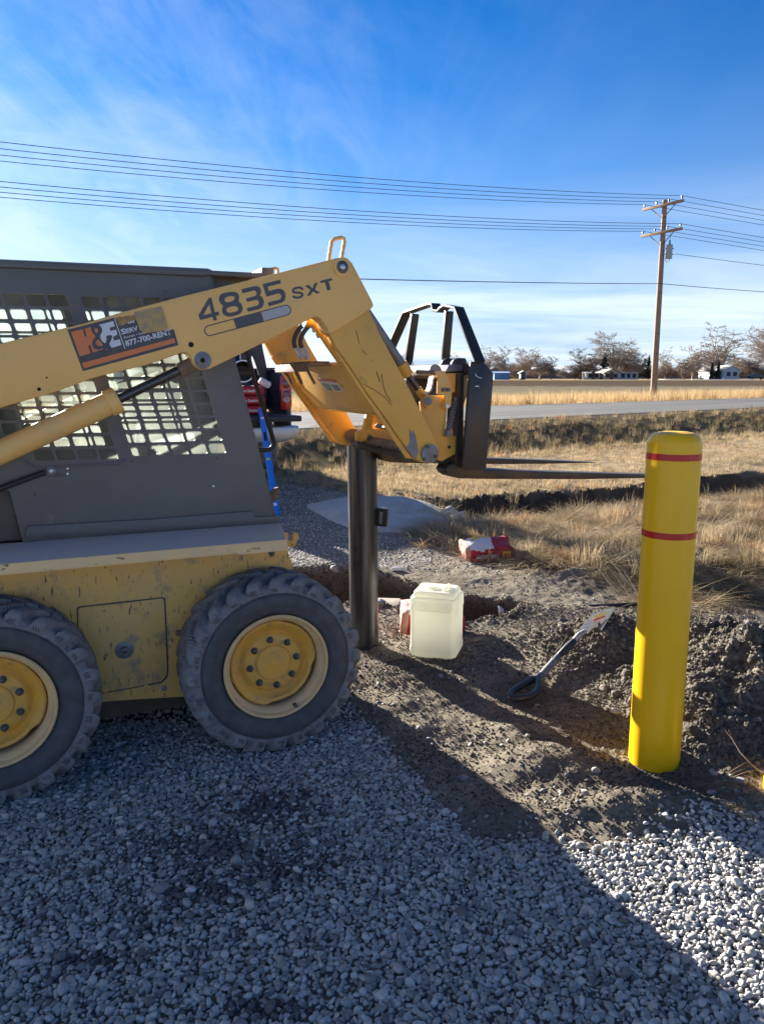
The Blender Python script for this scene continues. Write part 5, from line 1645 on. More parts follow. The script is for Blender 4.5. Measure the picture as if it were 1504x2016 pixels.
for k in range(8):
    t = math.pi / 4 * k + 0.12
    c = (0.100 * math.cos(t), 0.066, 0.100 * math.sin(t))
    nb = MB(); nb.disc(c, 0.0145, (0, -1, 0), 0.004, 16); nb.disc((c[0], 0.062, c[2]), 0.0115, (0, -1, 0), 0.013, 6); nb.disc((c[0], 0.049, c[2]), 0.007, (0, -1, 0), 0.007, 10)
    nb.done('nut', M['bolt'], wheel, bevel=0.001)
vt = 1.5
MB().disc((0.196 * math.cos(-1.18), 0.022, 0.196 * math.sin(-1.18)), 0.008, (0, -1, 0), 0.018, 10).done('valve', M['bolt'], wheel, bevel=0.001)
def copy_wheel(loc, rz, spin):
    w = wheel.copy(); COL.objects.link(w); w.location = loc; w.rotation_euler = (0, spin, rz)
    for ch in list(wheel.children):
        c = ch.copy(); COL.objects.link(c); c.parent = w
    return w
UR = -1.025
copy_wheel((UR, 0, 0.372), 0, 0.55)
copy_wheel((0, W, 0.372), math.pi, 0.3)
copy_wheel((UR, W, 0.372), math.pi, 0.9)
wheel.location = (-0.005, 0, 0.366)
for w_ in loader.children:
    if w_.name.startswith('wheel') and w_.type == 'EMPTY':
        w_.scale = (0.975, 0.975, 0.975); w_.location.z = 0.366

# grab rail, and an unidentified dark object built as a ribbed box
gr_px = [(474, 650), (487, 693), (497, 735), (516, 795), (535, 855), (539.5, 872), (536, 882), (526, 887), (503, 884), (480, 880)]
MB().tube([L(x, y, 0.75) for x, y in smooth_poly(gr_px, False, 2)], 0.0115, 12).done('grab_rail', M['trim'], loader)
MB().tube([L(x, y, 0.75) for x, y in [(450, 734), (499, 735)]], 0.009, 10).done('grab_rail', M['trim'], loader)
rbox = MB().box((0, 0, 0), (0.075, 0.05, 0.095)).done('dark_box', M['trim'], loader, bevel=0.018, loc=L(627, 790, 1.12))
for k in range(5):
    MB().box((-0.030, -0.026, 0.034 - k * 0.014), (0.014, 0.003, 0.008)).done('box_rib', M['pvc'], rbox)
# clamp at the cab foot
MB().prism([L(x, y, 0.42) for x, y in [(530, 975), (540, 962), (549, 959), (551, 968), (546, 984), (536, 990)]], (0, 0.02, 0)).done('cab_latch', M['rust'], loader, bevel=0.002)

# ------------------------------------------------------------------ things around the hole
Z = Vector((0, 0, 1))
# steel pipe
pb = at_z(717, 1277, 0.0); pb.y += 0.07
ptop = at_depth(712.5, 878, pb.y)
ax = (ptop - pb).normalized()
pr_ = 0.081
sp_ = empty('steel_pipe', (pb.x, pb.y, 0))
qq = ax.to_track_quat('Z', 'Y')
sp_.rotation_euler = qq.to_euler()
hl_ = (ptop - pb).length
MB().lathe([(pr_ - 0.006, 0.1), (pr_ - 0.006, hl_), (pr_, hl_), (pr_, -0.45)], 64).done('pipe_wall', M['pipe'], sp_, smooth=40)
tag(sp_, 'upright dark steel pipe set in the hole below the loader boom', 'steel pipe')
# black post level on the pipe
pl0 = at_depth(754, 1018, pb.y - 0.01)
lv = empty('post_level', (pl0.x, pl0.y, pl0.z), R(-8))
b_ = MB()
b_.box((-0.004, 0, 0), (0.060, 0.05, 0.10), (0, R(4), 0))
b_.done('housing', M['trim'], lv, bevel=0.004)
MB().box((-0.008, -0.026, 0.0), (0.016, 0.004, 0.066), (0, R(4), 0)).done('window', M['greysteel'], lv)
MB().box((0.018, -0.028, 0.0), (0.008, 0.006, 0.08), (0, R(4), 0)).done('rib', M['trim'], lv, bevel=0.001)
MB().box((-0.006, -0.004, 0.047), (0.068, 0.058, 0.008), (0, R(4), 0)).done('cap', M['trim'], lv, bevel=0.002)
tag(lv, 'small black plastic post level strapped to the steel pipe', 'post level')

# translucent water container
jb = ground_at(858, 1297)
jw, jd, jh = 0.262, 0.235, 0.345
jug = empty('water_container', (jb.x + 0.012, jb.y + jd / 2, jb.z - 0.012), R(-17))
def rrect(w, d, r, n=6):
    out = []
    for q, (sx, sy) in enumerate(((1, -1), (1, 1), (-1, 1), (-1, -1))):
        for k in range(n + 1):
            a_ = -math.pi / 2 + q * math.pi / 2 + k * math.pi / 2 / n
            out.append((sx * (w / 2 - r) + r * math.cos(a_), sy * (d / 2 - r) + r * math.sin(a_)))
    return out
jm = MB()
prev = None
levels = [(0.0, 0.045, 0.03), (0.004, 0.022, 0.035), (0.018, 0.006, 0.035), (0.035, 0.0, 0.035), (0.060, -0.001, 0.035), (0.066, 0.002, 0.035), (0.17, 0.003, 0.035), (0.27, 0.002, 0.035), (0.276, -0.001, 0.035),
          (jh - 0.02, 0.0, 0.035), (jh - 0.005, 0.002, 0.035), (jh, 0.008, 0.03), (jh + 0.001, 0.016, 0.025), (jh + 0.022, 0.018, 0.025), (jh + 0.029, 0.022, 0.025), (jh + 0.032, 0.034, 0.02), (jh + 0.030, 0.055, 0.02), (jh + 0.030, 0.10, 0.012)]
for (z_, ins, r_) in levels:
    ring = [jm.bm.verts.new((x_, y_, z_)) for x_, y_ in rrect(jw - 2 * ins, jd - 2 * ins, r_)]
    if prev:
        n = len(ring)
        for k in range(n):
            jm.bm.faces.new((prev[k], prev[(k + 1) % n], ring[(k + 1) % n], ring[k]))
    else:
        jm.bm.faces.new(ring[::-1])
    prev = ring
jm.bm.faces.new(prev)
jo = jm.done('container_body', M['jug'], jug, smooth=60)
dm = MB()
for z0, z1 in ((0.283, 0.325), (0.014, 0.052)):
    for s_ in range(12):
        x0 = -jw / 2 + 0.022 + s_ * 0.018
        for (a_, b2) in (((x0, z0), (x0 + 0.018, z1)), ((x0, z1), (x0 + 0.018, z0))):
            dm.tube([(a_[0], -jd / 2 - 0.0015, a_[1]), (b2[0], -jd / 2 - 0.0015, b2[1])], 0.0010, 4)
    dm.tube([(-jw / 2 + 0.03, -jd / 2 - 0.001, z0 - 0.006), (jw / 2 - 0.03, -jd / 2 - 0.001, z0 - 0.006)], 0.0012, 4)
dmo = dm.done('embossed_pattern', M['jug'], jug, smooth=60)
MB().lathe([(0.0, jh + 0.044), (0.03, jh + 0.044), (0.034, jh + 0.040), (0.034, jh + 0.022), (0.042, jh + 0.018)], 32, origin=(-0.02, -0.01, 0)).done('screw_cap', M['jug'], jug)
MB().tube([(0.045, -0.05, jh + 0.018), (0.055, -0.045, jh + 0.040), (0.060, 0.0, jh + 0.044), (0.055, 0.045, jh + 0.040), (0.045, 0.05, jh + 0.018)], 0.010, 10).done('carry_handle', M['jug'], jug)
tag(jug, 'translucent white plastic water container standing beside the steel pipe', 'water container')

# bollard
bpos = Vector((1.078, 2.83, 0))
bz = hgt1(bpos.x, bpos.y - 0.05)
bol = empty('bollard', (bpos.x, bpos.y, 0), 0)
RB = 0.0965
prof = [(RB, -0.05), (RB, 1.262)]
for k in range(1, 9):
    a_ = math.pi / 2 * k / 8
    prof.append((RB - 0.042 + 0.042 * math.cos(a_), 1.262 + 0.042 * math.sin(a_)))
prof += [(0.045, 1.3065), (0.02, 1.3075), (0, 1.3075)]
MB().lathe(prof, 96).done('plastic_sleeve', M['bollard'], bol, smooth=50)
for z0 in (1.206, 0.917):
    bd = MB().lathe([(RB, z0), (RB + 0.0009, z0), (RB + 0.0009, z0 + 0.024), (RB, z0 + 0.024)], 96).done('reflective_band', M['redtape'], bol, smooth=40)
    a_ = -math.pi / 2 + 0.30
    MB().prism([((RB + 0.0012) * math.cos(a_ + d_), (RB + 0.0012) * math.sin(a_ + d_), z_) for d_, z_ in ((-0.02, z0 + 0.0005), (0.02, z0 + 0.0005), (0.02, z0 + 0.0235), (-0.02, z0 + 0.0235))], (0, 0.0008, 0)).done('band_seam', M['redtape2'], bd)
tag(bol, 'yellow plastic bollard with two thin red reflective bands', 'bollard')
yp = ground_at(1524, 1556)
yc = MB().lathe([(0, 0.0), (0.075, 0.0), (0.078, 0.01), (0.078, 0.05), (0.07, 0.066), (0.05, 0.074), (0, 0.076)], 40).done('plastic_cap', M['bollard'], None)
yc.location = (yp.x + 0.045, yp.y, yp.z - 0.015)
tag(yc, 'edge of a yellow plastic cap lying at the right of the bollard', 'plastic cap')

# paper bags
def crumpled(size, seed, amp, nx=18, ny=12, nz=6, pinch=0.25):
    bm = bmesh.new()
    bmesh.ops.create_cube(bm, size=1.0)
    bmesh.ops.subdivide_edges(bm, edges=bm.edges, cuts=9, use_grid_fill=True)
    from mathutils import noise as mn
    for v in bm.verts:
        p = v.co.copy()
        e = max(0, abs(p.x) - 0.30) / 0.20
        k = 1 - pinch * e * e
        rr_ = 0.5
        q = Vector((p.x * size[0], p.y * size[1] * (1 - 0.12 * abs(p.z) * 2), p.z * size[2] * k * (1 - 0.25 * (abs(p.y) * 2) ** 3)))
        d = mn.fractal(q * 9 + Vector((seed, seed * 2, 0)), 0.9, 2.1, 4)
        d2 = mn.ridged_multi_fractal(q * 6 + Vector((0, seed, seed)), 0.9, 2.0, 3, 1.0, 2.0) - 1.0
        nrm_ = Vector((p.x * 0.4, p.y, p.z)).normalized()
        v.co = q + nrm_ * (amp * d + amp * 0.5 * d2)
    return bm
def bag(name, loc, rot, size, seed, amp, label, group=None, prints=True, torn=False, flip=False):
    root = empty(name, loc); root.rotation_euler = rot
    bm = crumpled(size, seed, amp)
    me_ = bpy.data.meshes.new('bag_body'); bm.to_mesh(me_); bm.free()
    for m_ in (M['redbag'], M['bagwhite'], M['bagyellow'], M['bagpink']): me_.materials.append(m_)
    for p in me_.polygons:
        c = p.center; u, v_ = c.x / size[0], c.y / size[1]
        p.use_smooth = True
        top = p.normal.z > 0.4
        if torn:
            if u < -0.36: p.material_index = 3
            elif top and -0.30 < u < 0.14: p.material_index = 1 if v_ < 0.12 else 2
            elif top and u < -0.30: p.material_index = 1
        elif top and abs(u) < 0.3 and abs(v_) < 0.3: p.material_index = 1
    o = bpy.data.objects.new('bag_body', me_); COL.objects.link(o); o.parent = root
    if prints:
        y_ = -size[1] / 2 - amp * 1.1
        s_ = -1 if flip else 1
        pt = text_mesh('Fast Setting', 0.02, 0.0)
        hgt_ = size[2] * 0.30
        co = np.empty(len(pt.vertices) * 3, np.float32); pt.vertices.foreach_get('co', co); co = co.reshape(-1, 3)
        w0 = co[:, 0].min(); ww = co[:, 0].max() - w0
        place_verts(pt, lambda c: np.stack([s_ * (-size[0] * 0.16 + (c[:, 0] - w0) / ww * size[0] * 0.46), np.full(len(c), y_), s_ * (-hgt_ * 0.5 + c[:, 1] / 0.7 * hgt_)], 1))
        link_mesh('lettering', pt, M['bagwhite'], root, 0)
        yq = MB().box((-s_ * size[0] * 0.33, y_ + 0.001, 0), (size[0] * 0.17, 0.002, size[2] * 0.62)).done('weight_patch', M['bagyellow'], root)
        pt = text_mesh('50', 0.03, 0.0)
        co = np.empty(len(pt.vertices) * 3, np.float32); pt.vertices.foreach_get('co', co); co = co.reshape(-1, 3)
        w0 = co[:, 0].min(); ww2 = co[:, 0].max() - w0
        place_verts(pt, lambda c: np.stack([-s_ * size[0] * 0.33 + s_ * ((c[:, 0] - w0) / ww2 - 0.5) * size[0] * 0.11, np.full(len(c), y_ - 0.001), s_ * (c[:, 1] / 0.7 - 0.5) * size[2] * 0.34], 1))
        link_mesh('weight_number', pt, M['redbag'], yq, 0)
    tag(root, label, 'cement bag', group)
    return root
bp_ = ground_at(962, 1107)
bag('cement_bag', (bp_.x, bp_.y + 0.16, bp_.z + 0.085), (R(14), R(-3), R(5)), (0.40, 0.28, 0.14), 3, 0.028, 'empty red and white cement bag crumpled on the dirt in front of the ditch', torn=True, flip=True)
q = ground_at(858, 1268)
bag('cement_bag', (jb.x + 0.0, jb.y + 0.42, hgt1(jb.x, jb.y + 0.42) + 0.10), (R(10), R(4), R(2)), (0.36, 0.22, 0.17), 8, 0.022, 'crumpled red bag mostly hidden behind the white water container', prints=False, torn=True)

# concrete block at the edge of the hole
kb = at_depth(768, 1222, 4.98)
blk = empty('concrete_block', (kb.x - 0.085, kb.y + 0.09, kb.z), R(-6))
MB().box((0, 0, 0.055), (0.30, 0.24, 0.09)).done('block_body', M['block'], blk, bevel=0.006)
MB().box((-0.01, 0.01, -0.01), (0.25, 0.2, 0.06)).done('footing', M['block'], blk, bevel=0.012)
sb_ = MB(); sb_.box((0.02, -0.05, 0.115), (0.06, 0.035, 0.012), (0.2, 0.3, 0.4)); sb_.box((0.04, -0.04, 0.122), (0.02, 0.05, 0.014), (0.3, -0.2, 0.9)); sb_.box((0.0, -0.04, 0.108), (0.045, 0.02, 0.012), (0, 0.2, -0.4))
br = sb_.done('metal_bracket', M['silver'], None, bevel=0.002)
br.location = blk.location; br.rotation_euler = blk.rotation_euler
tag(br, 'small bright metal bracket lying on the concrete block', 'metal bracket')
tag(blk, 'dusty concrete block at the edge of the hole behind the steel pipe', 'concrete block')
# white plastic offcut
w0 = ground_at(783, 1124)
pv_ = MB().tube([(-0.045, 0, 0), (0.045, 0, 0)], 0.016, 20).done('pipe_offcut', M['pvc'], None, bevel=0.001)
pv_.location = (w0.x, w0.y, w0.z + 0.014); pv_.rotation_euler = (0, 0, R(-5))
tag(pv_, 'short piece of white plastic pipe lying above the hole', 'pipe offcut')
# digging bar
d0 = ground_at(983, 1217); d1 = ground_at(1262, 1197)
bar = empty('digging_bar', (0, 0, 0))
e0, e1 = Vector((d0.x, d0.y, d0.z + 0.05)), Vector((d1.x + 0.05, d1.y, d1.z + 0.03))
axb = (e1 - e0).normalized()
nb = 16
MB().tube([e0.lerp(e1, k / nb) for k in range(nb + 1)], 0.0135, 12).done('bar_shaft', M['trim'], bar)
MB().tube([e0 - axb * 0.008, e0 + axb * 0.002, e0 + axb * 0.03], [0.036, 0.036, 0.014], 24).done('tamper_head', M['pvc'], bar, bevel=0.002)
tag(bar, 'long black digging bar with pale round tamper end lying on the soil', 'digging bar')
# shovel
sh = empty('shovel', (0, 0, 0))
def SZ(x, y, z): return at_z(x, y, z)
gz = hgt1(*at_z(1030, 1370, 0.04)[:2])
hz0 = ground_at(1030, 1378).z + 0.035
p_h = SZ(1056, 1341, hz0 + 0.01); p_g = SZ(1099, 1293, hz0 + 0.065); p_n = SZ(1130, 1262, hz0 + 0.12); p_b = SZ(1152, 1243, hz0 + 0.165)
MB().tube([p_h, p_h.lerp(p_g, 0.5), p_g], 0.0175, 16).done('shaft', M['fglass'], sh)
MB().tube([p_h.lerp(p_g, 0.22) + Z * 0.001, p_h.lerp(p_g, 0.80) + Z * 0.001], 0.0182, 16).done('shaft_sleeve', M['greysteel'], sh)
MB().tube([p_g, p_g.lerp(p_n, 0.5), p_n], [0.017, 0.020, 0.018], 16).done('hand_grip', M['seat'], sh, bevel=0.001)
MB().tube([p_n, p_n.lerp(p_b, 0.5) + Z * 0.008, p_b], [0.0165, 0.016, 0.013], 16).done('socket', M['blade'], sh)
bl = [(1136.8, 1242.5, .11), (1148, 1229, .13), (1168, 1208.8, .165), (1190, 1201, .185), (1211.7, 1195.3, .20), (1199, 1216, .165), (1184.3, 1241, .12), (1176, 1235, .118), (1168, 1236, .118), (1160.6, 1242, .112)]
bpts = [SZ(x, y, hz0 + z_ + 0.05) for x, y, z_ in bl]
MB().prism(bpts, (0.002, 0.002, -0.004)).done('blade', M['blade'], sh)
for (c_, q_) in (('bagyellow', [(1168, 1214), (1192, 1205), (1196, 1207), (1170, 1218)]), ('redtape2', [(1168, 1220), (1190, 1212), (1192, 1214), (1169, 1223.5)])):
    # label stripes lie on the blade plane
    n_b = (bpts[4] - bpts[0]).cross(bpts[6] - bpts[0]).normalized()
    if n_b.z < 0: n_b = -n_b
    pts_ = [at_plane(x, y, bpts[0] + n_b * 0.012, n_b) for x, y in q_]
    MB().prism(pts_, n_b * -0.001).done('label_stripe', M[c_], sh)
dh = smooth_poly([(1058, 1337), (1060, 1350), (1056, 1364), (1042, 1373), (1012, 1377), (1002, 1372), (1006, 1363), (1030, 1348), (1048, 1338)], True, 2)
dpts = [SZ(x, y, hz0 + 0.012 + 0.0012 * max(0, (1372 - y) / 6)) for x, y in dh]
MB().tube(dpts, 0.0165, 12, closed=True).done('handle_grip', M['trim'], sh)
tag(sh, 'shovel with a square blade and black D handle lying on the soil', 'shovel')

# single stones
stone_a = mat('pale_river_stone', (0.36, 0.34, 0.31), 0.7, col2=(0.27, 0.25, 0.23), nscale=12, bump=0.3, bscale=60)
stone_b = mat('brown_river_stone', (0.24, 0.19, 0.14), 0.75, col2=(0.17, 0.135, 0.10), nscale=12, bump=0.4, bscale=60)
stone_c = mat('grey_river_stone', (0.25, 0.25, 0.26), 0.7, col2=(0.18, 0.18, 0.19), nscale=12, bump=0.3, bscale=60)
ST = [(1215, 1408, 14, 'a', 'round pale stone in the shaded dip left of the bollard'),
      (1463, 1548, 17, 'c', 'largest round grey stone at the right of the bollard foot'),
      (1406, 1528, 11, 'c', 'oval grey stone between the bollard and the large round stone'),
      (1402, 1566, 10, 'c', 'flat grey stone below the oval stone right of the bollard'),
      (1152, 1565, 11, 'a', 'pale angular stone on the lit soil below the bollard foot'),
      (1175, 1522, 9, 'a', 'small pale stone on the soil left of the bollard foot'),
      (1194, 1252, 12, 'b', 'brown stone beside the shovel blade'),
      (1208, 1270, 10, 'b', 'brown stone just below the one beside the shovel blade'),
      (1192, 1362, 13, 'b', 'dark brown stone half buried above the round pale stone'),
      (1247, 1286, 12, 'b', 'brown stone touching the left edge of the bollard'),
      (941, 1266, 11, 'b', 'brown stone on the soil right of the water container'),
      (1040, 1453, 9, 'c', 'small grey stone on the mound below the shovel handle'),
      (914, 1538, 11, 'c', 'grey stone on the shaded dirt strip beside the gravel'),
      (1043, 1651, 10, 'b', 'brown stone where the dirt meets the gravel'),
      (1180, 1674, 9, 'a', 'pale stone at the shadow edge on the gravel border'),
      (661, 1126, 13, 'a', 'tan rock in the dug soil left of the pipe'),
      (868, 1336, 7, 'c', 'small grey stone in the shadow of the water container')]
for i, (x, y, rpx, mk_, lab) in enumerate(ST):
    p = ground_at(x, y)
    r_ = rpx * (p - CAM).dot(FWD) / F_PX
    me_ = pebble_mesh('stone', 500 + i, sub=4, planes=6, rough=0.05)
    o = link_mesh('stone', me_, {'a': stone_a, 'b': stone_b, 'c': stone_c}[mk_], None, 0)
    o.data.polygons.foreach_set('use_smooth', [True] * len(o.data.polygons))
    o.location = (p.x, p.y + r_ * 0.5, p.z + r_ * 0.30)
    o.scale = (r_, r_, r_)
    o.rotation_euler = (0.2 * math.sin(i * 3), 0.25 * math.cos(i * 5), i * 1.3)
    tag(o, lab, 'stone', 'single stones on the dug soil')
# dry twig
tw = [ground_at(x, y) for x, y in [(1500, 1528), (1478, 1520), (1455, 1505), (1440, 1490), (1424, 1480)]]
tb_ = MB().tube([p + Z * (0.01 + 0.02 * k) for k, p in enumerate(tw)], [0.003, 0.003, 0.0025, 0.002, 0.001], 6)
tb_.tube([tw[3] + Z * 0.07, tw[3] + Vector((-0.02, 0, 0.11))], 0.0012, 5)
two = tb_.done('twig', M['bagwhite'], None)
two.data.materials[0] = mat('dry_twig', (0.35, 0.27, 0.18), 0.9)
tag(two, 'thin dry twig sticking up behind the large round grey stone', 'twig')

# ------------------------------------------------------------------ pickup truck behind the loader
tz = hgt1(-1.5, 10.8)
tr0 = at_depth(574, 800, 10.7)
truck = empty('pickup_truck', (tr0.x, tr0.y, tz), R(27))
def T(x, y, z): return Vector((x, y, z))
WT = 1.92
# body, x from 0 (right side) to -WT, y forward
for s_ in (0, -WT + 0.09):
    bb = MB().prism([(s_ - 0.09, 0.0, 0.66), (s_ - 0.09, 0.0, 1.47), (s_ - 0.09, 1.95, 1.50), (s_ - 0.09, 1.95, 0.55), (s_ - 0.09, 1.40, 0.55), (s_ - 0.09, 1.33, 0.78), (s_ - 0.09, 1.10, 0.93), (s_ - 0.09, 0.80, 0.93), (s_ - 0.09, 0.57, 0.78), (s_ - 0.09, 0.50, 0.60)], (0.09, 0, 0)).done('bed_side', M['truck'], truck, bevel=0.02)
    MB().box((s_ - 0.045, 0.98, 1.495), (0.11, 1.9, 0.02)).done('rail_cap', M['trim'], bb, bevel=0.005)
MB().box((-WT / 2, 1.0, 0.86), (WT - 0.2, 1.9, 0.03)).done('bed_floor', M['trim'], truck)
MB().box((-WT / 2, 1.94, 1.18), (WT - 0.2, 0.04, 0.62)).done('bed_front_wall', M['trim'], truck)
tgt = MB().box((-WT / 2 + 0.0, -0.30, 0.835), (WT - 0.16, 0.60, 0.075)).done('tailgate', M['trim'], truck, bevel=0.015)
bmp = MB().prism([(0.01, -0.22, 0.56), (0.03, -0.22, 0.72), (-WT - 0.03, -0.22, 0.72), (-WT - 0.01, -0.22, 0.56), (-WT + 0.25, -0.22, 0.50), (-0.25, -0.22, 0.50)], (0, 0.20, 0)).done('rear_bumper', M['chrome'], truck, bevel=0.03)
MB().box((-WT / 2, -0.10, 0.44), (0.5, 0.12, 0.08)).done('hitch', M['rust'], truck, bevel=0.01)
for sx, c_ in ((-0.075, 0), (-WT + 0.075, 1)):
    tl_ = MB().prism([(sx - 0.075, -0.015, 0.93), (sx - 0.075, -0.015, 1.38), (sx + 0.03, -0.015, 1.40), (sx + 0.075, -0.015, 1.33), (sx + 0.078, -0.015, 1.0), (sx + 0.06, -0.015, 0.93)], (0, 0.06, 0)).done('tail_light', M['tail'], truck, bevel=0.01)
    for z_, mt_ in ((1.28, 'taildark'), (1.13, 'taildark'), (1.075, 'lensclear')):
        MB().tube([(sx, -0.022, z_), (sx, -0.012, z_)], 0.062 if mt_ == 'taildark' else 0.05, 20).done('lamp_ring', M[mt_], tl_, bevel=0.003)
cabm = MB().prism([(-0.02, 1.98, 0.5), (-0.02, 1.98, 1.42), (-0.02, 2.20, 1.86), (-0.02, 3.35, 1.88), (-0.02, 3.95, 1.42), (-0.02, 5.35, 1.24), (-0.02, 5.45, 0.5)], (-WT + 0.04, 0, 0)).done('cab_body', M['truck'], truck, bevel=0.05)
MB().prism([(-0.018, 2.30, 1.46), (-0.018, 2.42, 1.80), (-0.018, 3.30, 1.81), (-0.018, 3.78, 1.46)], (0.01, 0, 0)).done('side_window', M['glass'], truck)
MB().prism([(-0.25, 2.00, 1.46), (-WT + 0.25, 2.00, 1.46), (-WT + 0.35, 2.17, 1.80), (-0.35, 2.17, 1.80)], (0, -0.006, 0)).done('rear_window', M['glass'], truck)
for (x_, y_) in ((-0.13, 0.95), (-WT + 0.13, 0.95), (-0.13, 4.55), (-WT + 0.13, 4.55)):
    wh_ = MB().lathe([(0.22, -0.12), (0.36, -0.12), (0.385, -0.09), (0.385, 0.09), (0.36, 0.12), (0.22, 0.12)], 40, axis='X', close=True, origin=(x_, y_, 0.385)).done('wheel', M['rubber'], truck)
    MB().lathe([(0.0, -0.10), (0.22, -0.10), (0.22, 0.10), (0.0, 0.10)], 28, axis='X', origin=(x_, y_, 0.385)).done('rim', M['chrome'], wh_)
tag(truck, 'dark pickup truck with its tailgate down behind the loader', 'pickup truck')

def truck_pt(x, y, z):
    c, s_ = math.cos(R(27)), math.sin(R(27))
    return Vector((tr0.x + c * x - s_ * y, tr0.y + s_ * x + c * y, tz + z))
# bags on the tailgate
def tl_x(px, y_l, z):
    """local x on the truck for a pixel column at local y"""
    best = None
    for k in range(-200, 20):
        w = truck_pt(k * 0.01, y_l, z)
        d = w - CAM
        xx = CX + F_PX * d.x / d.dot(FWD)
        if best is None or abs(xx - px) < best[0]: best = (abs(xx - px), k * 0.01)
    return best[1]
bx = tl_x(515, -0.1, 1.0) - 0.23
for k, lab in enumerate(('bottom red cement bag of the stack on the truck tailgate', 'middle red cement bag of the stack on the truck tailgate', 'topmost red cement bag of the stack on the truck tailgate')):
    c = truck_pt(bx, -0.08, 0.875 + 0.065 + k * 0.128)
    bag('cement_bag', c, (0, 0, R(24) - R(2) * k), (0.48, 0.32, 0.125), 20 + k, 0.006, lab, 'red cement bags stacked on the tailgate')
# bucket lying on the bags, white cloth
bc = at_depth(474, 767, truck_pt(bx - 0.12, 0.0, 0).y)
bk = MB().lathe([(0.115, 0.0), (0.135, 0.30), (0.145, 0.30), (0.145, 0.315), (0.13, 0.315), (0.108, 0.01), (0, 0.01)], 40).done('bucket', M['pvc'], None)
bk.data.materials.append(M['trim'])
for p in bk.data.polygons:
    c = p.center
    if c.z < 0.299 and math.hypot(c.x, c.y) < 0.1355: p.material_index = 1
zb = truck_pt(0, 0, 0.875 + 0.39).z
bk.location = (bc.x, bc.y + 0.10, zb + 0.15); bk.rotation_euler = (R(84), 0, R(14))
tag(bk, 'white rimmed bucket lying on its side on the cement bags', 'bucket')
wc = at_depth(526, 776, truck_pt(bx + 0.3, 0.1, 0).y)
bmw = crumpled((0.16, 0.10, 0.09), 40, 0.02)
mw = bpy.data.meshes.new('cloth'); bmw.to_mesh(mw); bmw.free()
wo = link_mesh('cloth', mw, M['cloth_white'], None, 60)
wo.location = (wc.x - 0.03, wc.y, truck_pt(0, 0, 0.875 + 0.385).z + 0.03); wo.rotation_euler = (0.2, 0.6, 0.3)
tag(wo, 'crumpled white cloth on top of the red cement bags', 'cloth')

# spirit level leaning on the tailgate
lf = ground_at(545, 1016)
ltop_z = 1.10
tgp = truck_pt(tl_x(520, -0.60, 0.87), -0.61, 0.875)
lt = None
for k in range(400):
    Yk = lf.y + k * 0.01
    c = at_depth(514, 806, Yk)
    # the line from the foot to c passes the tailgate edge
    f = (tgp.z - lf.z) / max(c.z - lf.z, 1e-3)
    if lf.y + (c.y - lf.y) * f >= tgp.y - 0.03:
        lt = c; break
if lt is None: lt = at_depth(514, 806, lf.y + 1.5)
lvl = empty('spirit_level', (0, 0, 0))
axl = (lt - lf).normalized(); sid = axl.cross(Vector((0, 1, 0))).normalized(); sid = Vector((1, 0, 0)); sid = (sid - axl * sid.dot(axl)).normalized(); fr = sid.cross(axl).normalized()
if fr.y > 0: fr = -fr
rotm = Matrix((sid, -fr, axl)).transposed()
Ll = (lt - lf).length
mid = (lt + lf) / 2 + Z * 0.01
MB().box(mid, (0.075, 0.026, Ll), rotm).done('level_body', M['blue'], lvl, bevel=0.003)
for f, l_ in ((0.30, 0.16), (0.86, 0.12)):
    c = lt.lerp(lf, f) + fr * 0.0135 + Z * 0.01
    MB().box(c, (0.032, 0.002, l_ * 1.1), rotm).done('hand_hole', M['hole'], lvl, bevel=0.0008)
for f in (0.52, 0.11, 0.92):
    c = lt.lerp(lf, f) + fr * 0.0145 + Z * 0.01
    MB().box(c, (0.04, 0.003, 0.045), rotm).done('vial', M['vial'] if f == 0.52 else M['pvc'], lvl, bevel=0.001)
tag(lvl, 'long blue spirit level leaning on the truck tailgate', 'spirit level')

# person standing in the truck bed
def skin_body(name, verts, edges, radii, material, parent, sub=2):
    me_ = bpy.data.meshes.new(name)
    me_.from_pydata(verts, edges, [])
    o = bpy.data.objects.new(name, me_); COL.objects.link(o)
    md = o.modifiers.new('skin', 'SKIN')
    for i, r_ in enumerate(radii):
        sv = me_.skin_vertices[0].data[i]
        sv.radius = r_ if hasattr(r_, '__len__') else (r_, r_)
        sv.use_root = (i == 0)
    o.modifiers.new('sub', 'SUBSURF').levels = sub
    dg = bpy.context.evaluated_depsgraph_get()
    me2 = bpy.data.meshes.new_from_object(o.evaluated_get(dg))
    bpy.data.objects.remove(o)
    me2.materials.clear()
    return link_mesh(name, me2, material, parent, 60)
pcol = truck_pt(tl_x(497, 0.75, 1.0), 0.75, 0.875)
person = empty('person', pcol, R(65))
V = [(0, 0, 0.95), (0, 0, 1.12), (0.02, 0, 1.30), (0.04, 0, 1.42), (0.05, 0, 1.52),
     (0, 0.10, 0.90), (0.04, 0.11, 0.52), (0.0, 0.12, 0.10), (0.10, 0.12, 0.05),
     (0, -0.10, 0.90), (0.14, -0.11, 0.52), (0.10, -0.12, 0.10), (0.20, -0.12, 0.05),
     (0.04, 0.19, 1.41), (0.10, 0.24, 1.14), (0.30, 0.20, 1.02),
     (0.04, -0.19, 1.41), (0.12, -0.24, 1.14), (0.32, -0.18, 1.00)]
E = [(0, 1), (1, 2), (2, 3), (3, 4), (0, 5), (5, 6), (6, 7), (7, 8), (0, 9), (9, 10), (10, 11), (11, 12), (3, 13), (13, 14), (14, 15), (3, 16), (16, 17), (17, 18)]
